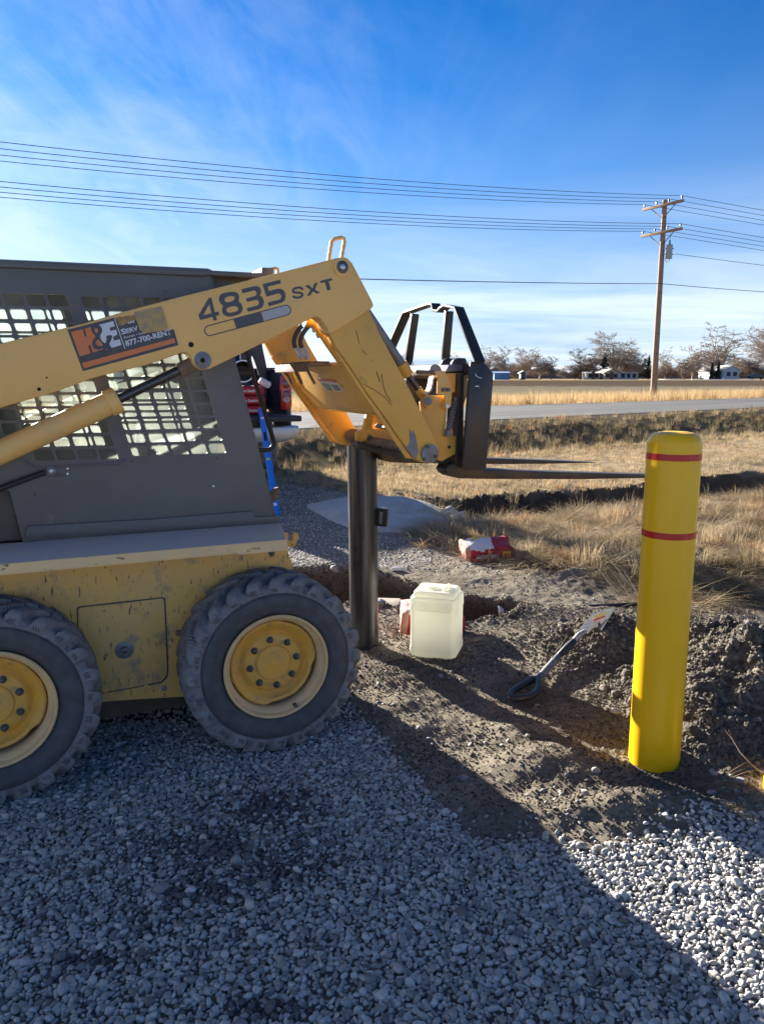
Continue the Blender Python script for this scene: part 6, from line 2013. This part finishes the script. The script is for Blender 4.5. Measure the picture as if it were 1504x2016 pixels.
RR = [(0.15, 0.12), (0.145, 0.11), (0.16, 0.12), (0.13, 0.10), 0.055, 0.095, 0.072, 0.05, 0.045, 0.095, 0.072, 0.05, 0.045, 0.06, 0.048, 0.035, 0.06, 0.048, 0.035]
body = skin_body('body', V, E, RR, [M['denim'], M['jeans'], M['boot']], person)
for p in body.data.polygons:
    c = p.center
    p.material_index = 2 if c.z < 0.16 else (1 if c.z < 0.97 and abs(c.y) < 0.2 and c.x < 0.25 else 0)
hd = MB()
bmesh.ops.create_icosphere(hd.bm, subdivisions=3, radius=1.0, matrix=Matrix.Translation((0.075, 0, 1.635)) @ Matrix.Diagonal((0.095, 0.075, 0.118, 1)))
bmesh.ops.create_icosphere(hd.bm, subdivisions=2, radius=1.0, matrix=Matrix.Translation((0.172, 0, 1.625)) @ Matrix.Diagonal((0.018, 0.013, 0.024, 1)))
for s_ in (-1, 1): bmesh.ops.create_icosphere(hd.bm, subdivisions=2, radius=1.0, matrix=Matrix.Translation((0.06, s_ * 0.077, 1.63)) @ Matrix.Diagonal((0.018, 0.008, 0.03, 1)))
head = hd.done('head', M['skin'], person, smooth=60)
ey = MB()
for s_ in (-1, 1): bmesh.ops.create_icosphere(ey.bm, subdivisions=2, radius=0.011, matrix=Matrix.Translation((0.155, s_ * 0.030, 1.645)))
ey.done('eyes', M['hole'], head)
MB().box((0.162, 0, 1.583), (0.012, 0.045, 0.008)).done('mouth', M['bagpink'], head, bevel=0.002)
hr = MB(); bmesh.ops.create_icosphere(hr.bm, subdivisions=3, radius=1.0, matrix=Matrix.Translation((0.058, 0, 1.672)) @ Matrix.Diagonal((0.10, 0.083, 0.095, 1)))
hr.done('hair', M['hair'], person, smooth=60)
for (hx, hy, hz) in ((0.36, 0.19, 1.00), (0.38, -0.17, 0.98)):
    hv = [(0, 0, 0), (0.05, 0, -0.01), (0.085, 0, -0.015)]
    he = [(0, 1), (1, 2)]; hrad = [(0.030, 0.020), (0.036, 0.016), (0.034, 0.014)]
    for k, (dy, ln) in enumerate(((-0.028, 0.060), (-0.010, 0.072), (0.009, 0.068), (0.027, 0.052))):
        i0 = len(hv); hv += [(0.095, dy, -0.017), (0.095 + ln * 0.5, dy * 1.1, -0.028), (0.095 + ln * 0.85, dy * 1.1, -0.055)]
        he += [(2, i0), (i0, i0 + 1), (i0 + 1, i0 + 2)]; hrad += [0.0095, 0.0088, 0.0075]
    i0 = len(hv); hv += [(0.03, 0.036, -0.012), (0.065, 0.058, -0.022), (0.09, 0.062, -0.035)]; he += [(0, i0), (i0, i0 + 1), (i0 + 1, i0 + 2)]; hrad += [0.012, 0.0105, 0.009]
    ho = skin_body('hand', [(hx - 0.03 + a_, hy + b2, hz + c_) for a_, b2, c_ in hv], he, hrad, M['skin'], person, 1)
tag(person, 'person in blue jacket and dark trousers standing in the truck bed', 'person')

# ------------------------------------------------------------------ utility pole and lines
pt_, pbx = at_depth(1310, 393, 40.0), at_depth(1285, 780, 40.0)
PX_, PY_ = 13.98, 40.0
pz0 = hgt1(PX_, PY_)
upole = empty('utility_pole', (PX_, PY_, pz0))
lz = lambda z: z - pz0
H_ = pt_.z - pz0
pm = MB().tube([(0, 0, -0.3), (0, 0, H_ * 0.4), (0, 0, H_ * 0.8), (0, 0, H_)], [0.165, 0.145, 0.125, 0.115], 16).done('pole_shaft', M['wood'], upole)
arms = []
for (lx, ly, rx, ry) in ((1277, 412, 1350, 394), (1273, 465.5, 1347, 448)):
    a_ = at_depth(lx, ly, 40.85); b_ = at_depth(rx, ry, 38.95)
    zc = (a_.z + b_.z) / 2
    c = (a_ + b_) / 2; dv = Vector((b_.x - a_.x, b_.y - a_.y, 0)).normalized()
    c = Vector((PX_, PY_, zc)) - Vector((dv.y, -dv.x, 0)) * -0.15
    rot = math.atan2(dv.y, dv.x)
    co = MB().box((0, 0, 0), (2.46, 0.10, 0.13)).done('crossarm', M['wood'], upole, bevel=0.008)
    co.location = (c.x - PX_, c.y - PY_, lz(zc)); co.rotation_euler = (0, 0, rot)
    ins = []
    for t in (-1.13, -0.38, 0.37, 1.13):
        MB().tube([(t, 0, 0.06), (t, 0, 0.12), (t, 0, 0.14), (t, 0, 0.22), (t, 0, 0.235)], [0.014, 0.014, 0.045, 0.04, 0.02], 12).done('insulator', M['insul'], co)
        ins.append(Vector((c.x, c.y, zc)) + dv * t + Z * 0.235)
    for s_ in (-1, 1):
        MB().tube([(s_ * 0.72, 0.06, -0.05), (0.02 * s_, 0.06, -0.62)], 0.02, 6).done('brace', M['wood'] if s_ < 0 else M['insul'], co)
    MB().disc((0, 0.05, 0), 0.03, (0, 1, 0), 0.03, 8).done('bolt', M['bolt'], co)
    arms.append((c, dv, ins))
# transformer
tf = at_depth(1317.5, 495, 39.75)
tr = MB().lathe([(0, -0.33), (0.145, -0.33), (0.15, -0.31), (0.15, 0.29), (0.16, 0.30), (0.155, 0.33), (0.05, 0.36), (0, 0.36)], 28).done('transformer', M['trafo'], upole)
tr.location = (tf.x - PX_, tf.y - PY_, lz(tf.z))
MB().tube([(0.0, 0, 0.34), (0.0, 0, 0.56)], [0.045, 0.03], 10).done('bushing', M['insul'], tr)
for z_ in (0.16, -0.12):
    MB().tube([(0.14, 0, z_), (0.22, 0, z_)], 0.025, 8).done('bushing', M['insul'], tr)
    MB().box((-0.19, 0, z_), (0.10, 0.06, 0.05)).done('mount', M['greysteel'], tr)
MB().tube([Vector((-0.16, 0, -0.20)), Vector((-0.17, 0, -0.40)), Vector((-0.10, 0, -0.52)), Vector((0.0, 0, -0.45)), Vector((0.05, 0, -0.33))], 0.012, 6).done('loop_wire', M['wire'], tr)
MB().tube([Vector((0, 0, 0.56)), Vector((0.02, 0, 1.05))], 0.01, 5).done('lead_wire', M['wire'], tr)
for k in range(9):
    MB().disc((-0.03 + 0.05 * (k % 2), -0.165 + 0.004 * k, 0.6 + k * 1.0), 0.02, (0, -1, 0), 0.05, 8).done('climbing_hole', M['hole'], upole)
tag(upole, 'weathered wooden utility pole with two crossarms and a grey transformer', 'utility pole')

def wire(name, label, E_, left, right, r_=0.013, group=None):
    """one line that passes the pole: a sagging span to either side (angle, slope, curvature, length)"""
    pts = []
    if left:
        a_, b2, c_, Lw = left
        for k in range(40, 0, -1):
            t = Lw * k / 40
            pts.append(E_ + Vector((-math.cos(R(a_)) * t, -math.sin(R(a_)) * t, -b2 * t + c_ * t * t)))
    pts.append(E_.copy())
    if right:
        a_, b2, c_, Lw = right
        for k in range(1, 21):
            t = Lw * k / 20
            pts.append(E_ + Vector((math.cos(R(a_)) * t, math.sin(R(a_)) * t, -b2 * t + c_ * t * t)))
    o = MB().tube(pts, r_, 5).done('power_line', M['wire'], None)
    tag(o, label, 'power line', group)
names = ['fourth', 'third', 'second', 'first']
for ai, (c, dv, ins) in enumerate(arms):
    for k, p in enumerate(ins):
        nth = ['lowest', 'second lowest', 'second highest', 'highest'][k]
        wire('power_line', '%s line of the %s crossarm on the wooden pole' % (nth, ('upper', 'lower')[ai]), p,
             (30, 0.096 if ai == 0 else 0.090, 0.0012, 52), (17, 0.08, 0.0004, 60), 0.012, 'overhead lines of the utility pole')
pl2 = at_depth(1303, 558, 39.86)
wire('power_line', 'single low cable crossing the pole below the transformer', pl2, (46, 0.084, 0.0003, 48), (30, 0.004, 0.0012, 60), 0.016, 'overhead lines of the utility pole')
pl3 = at_depth(1327, 499, 39.8)
wire('power_line', 'service cable running down right from the transformer', pl3, None, (5, 0.11, 0.001, 40), 0.012, 'overhead lines of the utility pole')

# ------------------------------------------------------------------ bare trees
bark_grey = mat('grey_bark', (0.34, 0.29, 0.25), 0.95)
bark_red = mat('reddish_bark', (0.33, 0.265, 0.215), 0.95)
bark_dark = mat('dark_bark', (0.20, 0.165, 0.145), 0.95)
needle = mat('dark_needles', (0.028, 0.04, 0.03), 0.9, col2=(0.05, 0.06, 0.04), nscale=2)

def bare_tree(seed, h, Rc, clear, shape, nl, nb, nt_, nf, twig_r, stems=1, fall=0.0):
    """trunk and limbs (trunk mesh), branches and twigs (crown mesh) filling a crown of radius Rc; shape(t) gives the crown's width by height"""
    r_ = random.Random(seed)
    tv, tf_, cv, cf = [], [], [], []
    def seg(V_, F_, a, b, ra, rb, n):
        d = (b - a)
        if d.length < 1e-5: return
        d.normalize()
        x = d.cross(Vector((0.3, 0.2, 1)) if abs(d.z) < 0.95 else Vector((1, 0, 0))).normalized(); y = d.cross(x)
        i0 = len(V_)
        for (c, rr_) in ((a, ra), (b, rb)):
            for k in range(n):
                an = 2 * math.pi * k / n
                V_.append(tuple(c + (x * math.cos(an) + y * math.sin(an)) * rr_))
        for k in range(n):
            F_.append((i0 + k, i0 + (k + 1) % n, i0 + n + (k + 1) % n, i0 + n + k))
    def limb(V_, F_, a, b, ra, rb, n, steps, bow):
        pts = []
        for k in range(steps + 1):
            f = k / steps
            p = a.lerp(b, f) + Vector((0, 0, -bow * math.sin(math.pi * f) * (b - a).length))
            if 0 < k < steps: p += Vector((r_.gauss(0, 1), r_.gauss(0, 1), r_.gauss(0, 1))) * (b - a).length * 0.022
            pts.append(p)
        for k in range(steps):
            seg(V_, F_, pts[k], pts[k + 1], ra + (rb - ra) * k / steps, ra + (rb - ra) * (k + 1) / steps, n)
        return pts
    rt = h * 0.022
    for s_ in range(stems):
        off = Vector((r_.gauss(0, 0.25), r_.gauss(0, 0.25), 0)) if stems > 1 else Vector()
        fork = off * 2 + Vector((0, 0, h * clear))
        limb(tv, tf_, off + Vector((0, 0, -0.3)), fork, rt, rt * 0.8, 7, 3, 0)
        for i in range(nl):
            az = 6.283 * (i + r_.random() * 0.7) / nl + s_
            t = 1 - 0.75 * (i / max(nl - 1, 1)) ** 1.0 if i else 1.0
            t = min(1, max(0.22, t + r_.gauss(0, 0.06)))
            rr_ = Rc * shape(t) * r_.uniform(0.45, 0.9)
            tip = Vector((math.cos(az) * rr_, math.sin(az) * rr_, h * (clear + (1 - clear) * t) * 0.95)) + off
            st = fork + Vector((0, 0, h * 0.05 * r_.random()))
            lp = limb(tv, tf_, st, tip, rt * 0.45, 0.022, 5, 5, 0.035)
            for j in range(nb):
                f = 0.25 + 0.75 * (j + r_.random()) / nb
                q = lp[min(int(f * 5), 4)].lerp(lp[min(int(f * 5) + 1, 5)], f * 5 % 1)
                az2 = r_.uniform(0, 6.283); L2 = Rc * r_.uniform(0.28, 0.55) * (1.15 - 0.5 * f)
                d2 = Vector((math.cos(az2), math.sin(az2), r_.uniform(-0.1, 0.9) - fall)).normalized()
                bp_ = limb(cv, cf, q, q + d2 * L2, 0.045, twig_r, 4, 3, -0.06)
                for k in range(nt_):
                    f3 = 0.2 + 0.8 * (k + r_.random()) / nt_
                    q3 = bp_[min(int(f3 * 3), 2)].lerp(bp_[min(int(f3 * 3) + 1, 3)], f3 * 3 % 1)
                    d3 = (d2 + Vector((r_.gauss(0, 0.8), r_.gauss(0, 0.8), r_.gauss(0.25, 0.6) - fall * 1.6))).normalized()
                    L3 = L2 * r_.uniform(0.3, 0.6)
                    e3 = q3 + d3 * L3
                    seg(cv, cf, q3, e3, twig_r * 1.2, twig_r * 0.8, 3)
                    for m_ in range(nf):
                        q4 = q3.lerp(e3, r_.uniform(0.2, 1))
                        d4 = (d3 + Vector((r_.gauss(0, 0.7), r_.gauss(0, 0.7), r_.gauss(0.15, 0.6) - fall * 2))).normalized()
                        seg(cv, cf, q4, q4 + d4 * L3 * r_.uniform(0.35, 0.8), twig_r * 0.8, twig_r * 0.5, 3)
    out = []
    zt = max(v[2] for v in cv)
    k = h / zt
    for (V_, F_, nm) in ((tv, tf_, 'trunk'), (cv, cf, 'crown')):
        me_ = bpy.data.meshes.new(nm)
        me_.from_pydata([(v[0] * k, v[1] * k, v[2] * k) for v in V_], [], F_)
        out.append(me_)
    xs = sorted(abs(v[0]) for v in cv)
    return out, xs[int(len(xs) * 0.985)] * k
def conifer(seed, h, w):
    r_ = random.Random(seed)
    vs, fs = [], []
    n = 900
    for i in range(n):
        z = h * (0.06 + 0.94 * (1 - math.sqrt(r_.random())) ** 0.85)
        rr_ = w / 2 * (1 - z / h) ** 0.8 * (0.75 + 0.35 * math.sin(z * 4.1)) + 0.05
        a_ = r_.uniform(0, 6.28); q = rr_ * math.sqrt(r_.random())
        c = Vector((q * math.cos(a_), q * math.sin(a_), z - 0.2 * q))
        s = r_.uniform(0.18, 0.42)
        u = Vector((math.cos(a_), math.sin(a_), -0.4)) * s; v = Vector((-math.sin(a_), math.cos(a_), r_.uniform(-0.3, 0.3))) * s * 0.6
        i0 = len(vs); vs += [tuple(c - u - v), tuple(c + u * 1.2), tuple(c - u + v), tuple(c + Vector((0, 0, s * 0.5)))]
        fs += [(i0, i0 + 1, i0 + 2), (i0, i0 + 1, i0 + 3)]
    me_ = bpy.data.meshes.new('crown'); me_.from_pydata(vs, [], fs)
    tm = MB().tube([(0, 0, -0.2), (0, 0, h * 0.9)], [0.16, 0.03], 6)
    me2 = bpy.data.meshes.new('trunk'); tm.bm.to_mesh(me2); tm.bm.free()
    return [me2, me_], w / 2
PT = {
    'elm': bare_tree(1, 13, 6.0, 0.16, lambda t: 0.45 + 0.55 * math.sin(math.pi * min(1, t * 0.85)), 13, 13, 7, 4, 0.024),
    'round': bare_tree(2, 10, 4.0, 0.14, lambda t: 0.5 + 0.5 * math.sin(math.pi * min(1, t * 0.9)), 13, 11, 7, 4, 0.025),
    'upright': bare_tree(3, 13, 3.6, 0.10, lambda t: 0.35 + 0.55 * t, 15, 11, 6, 4, 0.023),
    'bush': bare_tree(4, 6, 3.6, 0.05, lambda t: 1.0 - 0.4 * t, 14, 10, 7, 4, 0.028),
    'willow': bare_tree(5, 9, 5.0, 0.16, lambda t: 0.6 + 0.4 * math.sin(math.pi * t), 12, 11, 7, 4, 0.026, fall=0.35),
    'conifer': conifer(6, 9, 5.0),
    'slim_conifer': conifer(7, 4.5, 1.5),
}
DT = 200.0
def base_z(x, Y): return hgt1(x, Y)
def tree(kind, px, ytop, width, dist, mat_, label, name, cat='tree', group='bare trees at the far farm'):
    (tm, cm), hw = PT[kind]
    x = (px - CX) / F_PX * dist * math.cos(PITCH) * 1.0
    p = at_depth(px, 742, dist)
    z0 = base_z(p.x, dist)
    top = at_depth(px, ytop, dist).z
    h = (top - z0) * 1.12
    hk = max(v.co.z for v in cm.vertices)
    w_m = width / F_PX * dist
    root = empty(name, (p.x, dist, z0), random.uniform(0, 6.28))
    for nm, me_, mm in (('trunk', tm, mat_), ('crown', cm, mat_ if 'conifer' not in kind else needle)):
        o = bpy.data.objects.new(nm, me_)
        if not me_.materials: me_.materials.append(None)
        COL.objects.link(o); o.parent = root
        o.material_slots[0].link = 'OBJECT'; o.material_slots[0].material = mm
    sxy = (w_m / 2) / hw
    root.scale = (sxy, sxy, h / hk)
    tag(root, label, cat, group)
    return root
TR = [
    ('bush', 800, 700, 40, 215, 'grey', 'bare bush seen inside the left half of the black load guard'),
    ('round', 893, 697, 34, 220, 'grey', 'low bare tree seen through the right opening of the load guard'),
    ('upright', 958, 684, 34, 210, 'grey', 'pale bare tree just right of the black fork carriage'),
    ('round', 989, 686, 40, 205, 'grey', 'bare tree directly above the blue shed'),
    ('elm', 1032, 689, 46, 208, 'red', 'bare tree above the small white shed'),
    ('upright', 1063, 687, 42, 206, 'grey', 'tall bare tree left of the gap showing the mountains'),
    ('round', 1085, 704, 30, 200, 'dark', 'dark bare tree at the left edge of the mountain gap'),
    ('round', 1143, 690, 56, 205, 'dark', 'dark bare tree at the right edge of the mountain gap'),
    ('bush', 1168, 706, 46, 203, 'dark', 'dark thicket behind the beige farm buildings'),
    ('elm', 1208, 659, 88, 203, 'grey', 'largest spreading bare tree behind the gabled farmhouse'),
    ('conifer', 1189, 699, 32, 198, 'dark', 'broad dark conifer left of the largest bare tree'),
    ('round', 1234, 688, 56, 206, 'dark', 'dark bare tree right of the largest spreading tree'),
    ('round', 1254, 691, 42, 201, 'grey', 'bare tree above the long low farm building'),
    ('conifer', 1276, 704, 24, 196, 'dark', 'dark conifer just left of the utility pole'),
    ('upright', 1309, 688, 30, 212, 'grey', 'thin bare tree just right of the utility pole'),
    ('bush', 1322, 716, 46, 206, 'red', 'reddish low bush right of the utility pole'),
    ('willow', 1363, 680, 66, 196, 'red', 'reddish drooping willow left of the white house'),
    ('bush', 1345, 712, 56, 214, 'red', 'reddish thicket behind the drooping willow'),
    ('upright', 1412, 643, 74, 204, 'grey', 'tallest fan shaped bare tree behind the white house'),
    ('slim_conifer', 1401, 717, 9, 192, 'dark', 'left of two slim conifers in front of the white house'),
    ('slim_conifer', 1413, 716, 10, 192, 'dark', 'right of two slim conifers in front of the white house'),
    ('bush', 1386, 712, 40, 212, 'dark', 'dark bush between the willow and the white house'),
    ('willow', 1476, 688, 66, 206, 'red', 'wide reddish bare tree right of the white house'),
    ('round', 1455, 700, 44, 212, 'grey', 'bare tree behind the right end of the white house'),
    ('elm', 1520, 640, 92, 185, 'grey', 'large bare tree cut by the right edge of the photo'),
    ('bush', 1110, 722, 34, 320, 'grey', 'distant low bush in the mountain gap'),
    ('bush', 930, 712, 50, 240, 'grey', 'low bare bushes behind the black fork carriage'),
    ('bush', 1060, 716, 60, 215, 'red', 'low reddish thicket between the two left tree pairs'),
    ('bush', 1012, 718, 60, 222, 'grey', 'thicket between the blue shed and the tiny white shed'),
    ('bush', 1132, 720, 44, 208, 'dark', 'low dark thicket left of the beige trailer shed'),
    ('bush', 1226, 714, 60, 210, 'dark', 'dense dark thicket behind the gabled farmhouse'),
    ('bush', 1256, 716, 50, 207, 'dark', 'dark thicket behind the long low farm building'),
    ('bush', 1298, 722, 46, 209, 'grey', 'grey thicket around the foot of the thin bare tree'),
    ('bush', 1380, 722, 54, 216, 'red', 'reddish thicket at the foot of the drooping willow'),
    ('bush', 1440, 714, 60, 212, 'red', 'reddish thicket behind the pale blue house gable'),
    ('bush', 1496, 712, 60, 200, 'dark', 'dark thicket above the parked car'),
    ('round', 572, 722, 30, 420, 'grey', 'small distant tree seen right of the truck'),
    ('bush', 600, 728, 40, 430, 'grey', 'distant bushes above the small white houses'),
]
MT = {'grey': bark_grey, 'red': bark_red, 'dark': bark_dark}
for (k, px, yt, w, ds, mm, lab) in TR:
    nm = {'bush': 'bare_bush', 'conifer': 'conifer_tree', 'slim_conifer': 'conifer_tree', 'willow': 'willow_tree'}.get(k, 'bare_tree')
    tree(k, px, yt, w, ds, MT[mm], lab, nm, 'bush' if k == 'bush' else 'tree')
# distant woods that read as one mass
wv, wf = [], []
for i in range(2600):
    X = rng.uniform(-900, 700); Y = rng.uniform(560, 700)
    z0 = 1.1; h = rng.uniform(3, 8) * (0.6 + 0.8 * float(vnoise(np.array([X * 0.02]), np.array([0.0]), 4)[0])); w = rng.uniform(2, 6)
    i0 = len(wv); n = 7
    for k in range(n):
        a_ = math.pi * k / (n - 1)
        wv.append((X + w * math.cos(a_), Y + rng.uniform(-1, 1), z0 + h * (math.sin(a_) ** 0.7) * rng.uniform(0.75, 1.1)))
    wv.append((X, Y, z0 - 1))
    for k in range(n - 1):
        wf.append((i0 + k, i0 + k + 1, i0 + n))
wm = bpy.data.meshes.new('distant_woods'); wm.from_pydata(wv, [], wf)
wo_ = link_mesh('distant_woods', wm, mat('distant_scrub', (0.15, 0.125, 0.12), 1.0), None, 0)
tag(wo_, 'low distant band of bare scrub along the horizon', 'woods', None, 'stuff')
# mountains
mv, mf = [], []
nM = 220
for i in range(nM):
    X = -9000 + 22000 * i / (nM - 1)
    hh = 260 + 190 * float(fbm(np.array([X * 0.0004]), np.array([3.3]), 12, 4)[0]) + 60 * float(fbm(np.array([X * 0.003]), np.array([1.3]), 14, 3)[0])
    for j, (dy, f) in enumerate(((0, 0.0), (900, 0.35), (1900, 0.75), (2800, 1.0), (5200, 0.2))):
        mv.append((X, 17000 + dy + 500 * float(vnoise(np.array([X * 0.002]), np.array([j * 1.0]), 3)[0]), max(0, hh * f * (0.8 + 0.4 * float(vnoise(np.array([X * 0.004]), np.array([j * 2.0]), 8)[0])))))
for i in range(nM - 1):
    for j in range(4):
        a_ = i * 5 + j
        mf.append((a_, a_ + 5, a_ + 6, a_ + 1))
mm_ = bpy.data.meshes.new('mountains'); mm_.from_pydata(mv, [], mf)
mo_ = link_mesh('mountains', mm_, mat('snowy_rock', (0.55, 0.58, 0.62), 0.9, col2=(0.22, 0.24, 0.27), nscale=0.004), None, 60)
tag(mo_, kind='structure')

# ------------------------------------------------------------------ far buildings
def bmat(n, c): return mat(n, c, 0.8)
HW = {'white': bmat('white_siding', (0.50, 0.51, 0.52)), 'beige': bmat('beige_siding', (0.52, 0.46, 0.38)), 'blue': bmat('blue_sheet_metal', (0.10, 0.22, 0.42)), 'grey': bmat('grey_shingles', (0.20, 0.19, 0.19)),
      'pale': bmat('pale_roof', (0.55, 0.53, 0.50)), 'win': bmat('window_glass_dark', (0.03, 0.035, 0.045)), 'door': bmat('door_brown', (0.10, 0.07, 0.05)), 'lightblue': bmat('pale_blue_siding', (0.34, 0.43, 0.55)), 'tan': bmat('tan_wall', (0.42, 0.36, 0.28))}
def house(name, px0, px1, ytop, yeave, ybase, dist, wall, roof, label, cat, gable_front=False, wins=(0.25, 0.7), door=0.5, depth=6.0):
    x0 = at_depth(px0, 740, dist).x; x1 = at_depth(px1, 740, dist).x
    cx_ = (x0 + x1) / 2; w = x1 - x0
    zb = base_z(cx_, dist)
    he = max(at_depth(px0, yeave, dist).z - zb, 1.6); ht = max(at_depth(px0, ytop, dist).z - zb, he + 0.3)
    root = empty(name, (cx_, dist, zb))
    if gable_front:
        MB().prism([(-w / 2, 0, -0.3), (-w / 2, 0, he), (0, 0, ht - 0.05), (w / 2, 0, he), (w / 2, 0, -0.3)], (0, depth, 0)).done('wall', HW[wall], root)
        o = w / 2 + 0.35; hh = he - 0.35 * (ht - he) / (w / 2)
        rf_ = MB().prism([(-o, -0.3, hh), (0, -0.3, ht), (o, -0.3, hh), (o, -0.3, hh + 0.14), (0, -0.3, ht + 0.16), (-o, -0.3, hh + 0.14)], (0, depth + 0.6, 0)).done('roof', HW[roof], root)
    else:
        MB().box((0, depth / 2, he / 2 - 0.15), (w, depth, he + 0.3)).done('wall', HW[wall], root)
        rf_ = MB().prism([(-w / 2 - 0.3, -0.4, he - 0.05), (-w / 2 - 0.3, depth / 2, ht), (-w / 2 - 0.3, depth + 0.4, he - 0.05)], (w + 0.6, 0, 0)).done('roof', HW[roof], root)
    for f in wins:
        wx = -w / 2 + f * w
        wf_ = MB().box((wx, -0.03, he * 0.58), (0.9, 0.06, 1.0)).done('window', HW['win'], root)
        MB().box((wx, -0.045, he * 0.58 - 0.54), (1.1, 0.10, 0.08)).done('sill', HW['pale'], wf_)
    if door is not None:
        MB().box((-w / 2 + door * w, -0.03, 0.95), (0.9, 0.06, 1.9)).done('door', HW['door'], root)
    tag(root, label, cat, 'buildings of the far farm')
    return root
house('shed', 973, 1003, 735, 738, 748, 180, 'blue', 'blue', 'low blue metal shed right of the black fork carriage', 'shed', wins=(), door=None, depth=8)
house('shed', 1025, 1035, 737, 740, 748, 182, 'white', 'pale', 'tiny white shed right of the low blue metal shed', 'shed', gable_front=True, wins=(), door=0.5, depth=2)
house('shed', 1154, 1181, 733, 735, 742, 190, 'beige', 'pale', 'flat beige trailer shed left of the gabled farmhouse', 'shed', wins=(0.3, 0.75), door=0.5, depth=4)
house('farmhouse', 1190, 1218, 727, 734, 742, 188, 'tan', 'grey', 'gabled tan farmhouse under the largest bare tree', 'house', gable_front=True, wins=(0.22, 0.78), door=0.5, depth=8)
house('farmhouse', 1219, 1256, 732, 734, 742, 193, 'white', 'grey', 'long low white farm building right of the gabled farmhouse', 'house', wins=(0.2, 0.5, 0.8), door=None, depth=6)
house('farmhouse', 1397, 1424, 721, 730, 743, 194, 'white', 'grey', 'white house wing behind the two slim conifers', 'house', gable_front=False, wins=(0.3, 0.7), door=None, depth=7)
house('farmhouse', 1425, 1455, 720, 728, 743, 190, 'lightblue', 'pale', 'pale blue gabled end of the white farmhouse', 'house', gable_front=True, wins=(0.3, 0.72), door=None, depth=8)
house('farmhouse', 577, 588, 738, 742, 747, 420, 'white', 'grey', 'left small white house far beyond the field', 'house', wins=(0.3, 0.7), door=0.5)
house('farmhouse', 592, 604, 737, 741, 747, 425, 'white', 'grey', 'right small white house far beyond the field', 'house', gable_front=True, wins=(0.3, 0.7), door=0.5)
# parked vehicle at the far right
pc = at_depth(1490, 741, 186); zc_g = base_z(pc.x, 186)
car = empty('parked_car', (pc.x, 186, zc_g))
MB().prism([(-1.6, 0, 0.35), (-1.6, 0, 0.95), (-0.9, 0, 1.0), (-0.6, 0, 1.5), (0.9, 0, 1.5), (1.3, 0, 1.0), (1.6, 0, 0.95), (1.6, 0, 0.35)], (0, 1.7, 0)).done('body', M['truck'], car, bevel=0.05)
MB().prism([(-0.75, -0.01, 1.02), (-0.5, -0.01, 1.4), (0.8, -0.01, 1.4), (1.05, -0.01, 1.02)], (0, 0.01, 0)).done('window', M['glass'], car)
for x_ in (-1.05, 1.05): MB().lathe([(0, -0.08), (0.34, -0.08), (0.34, 0.08), (0, 0.08)], 20, axis='Y', origin=(x_, 0.0, 0.34)).done('wheel', M['trim'], car)
tag(car, 'dark car parked by the farm at the right edge', 'car')
# snow patches on the far verge
for (x0, x1, d_) in ((1362, 1490, 176), (1300, 1350, 182)):
    a_ = at_depth(x0, 742, d_).x; b_ = at_depth(x1, 742, d_).x
    n = 24
    pts = []
    for k in range(n):
        t = 2 * math.pi * k / n
        X = (a_ + b_) / 2 + (b_ - a_) / 2 * math.cos(t); Y = d_ + 2.6 * math.sin(t) * (1 + 0.3 * math.sin(5 * t))
        pts.append((X, Y, hgt1(X, Y) + 0.03))
    so = MB().prism(pts, (0, 0, 0.10)).done('snow_patch', M['snow'], None)
    tag(so, kind='structure')
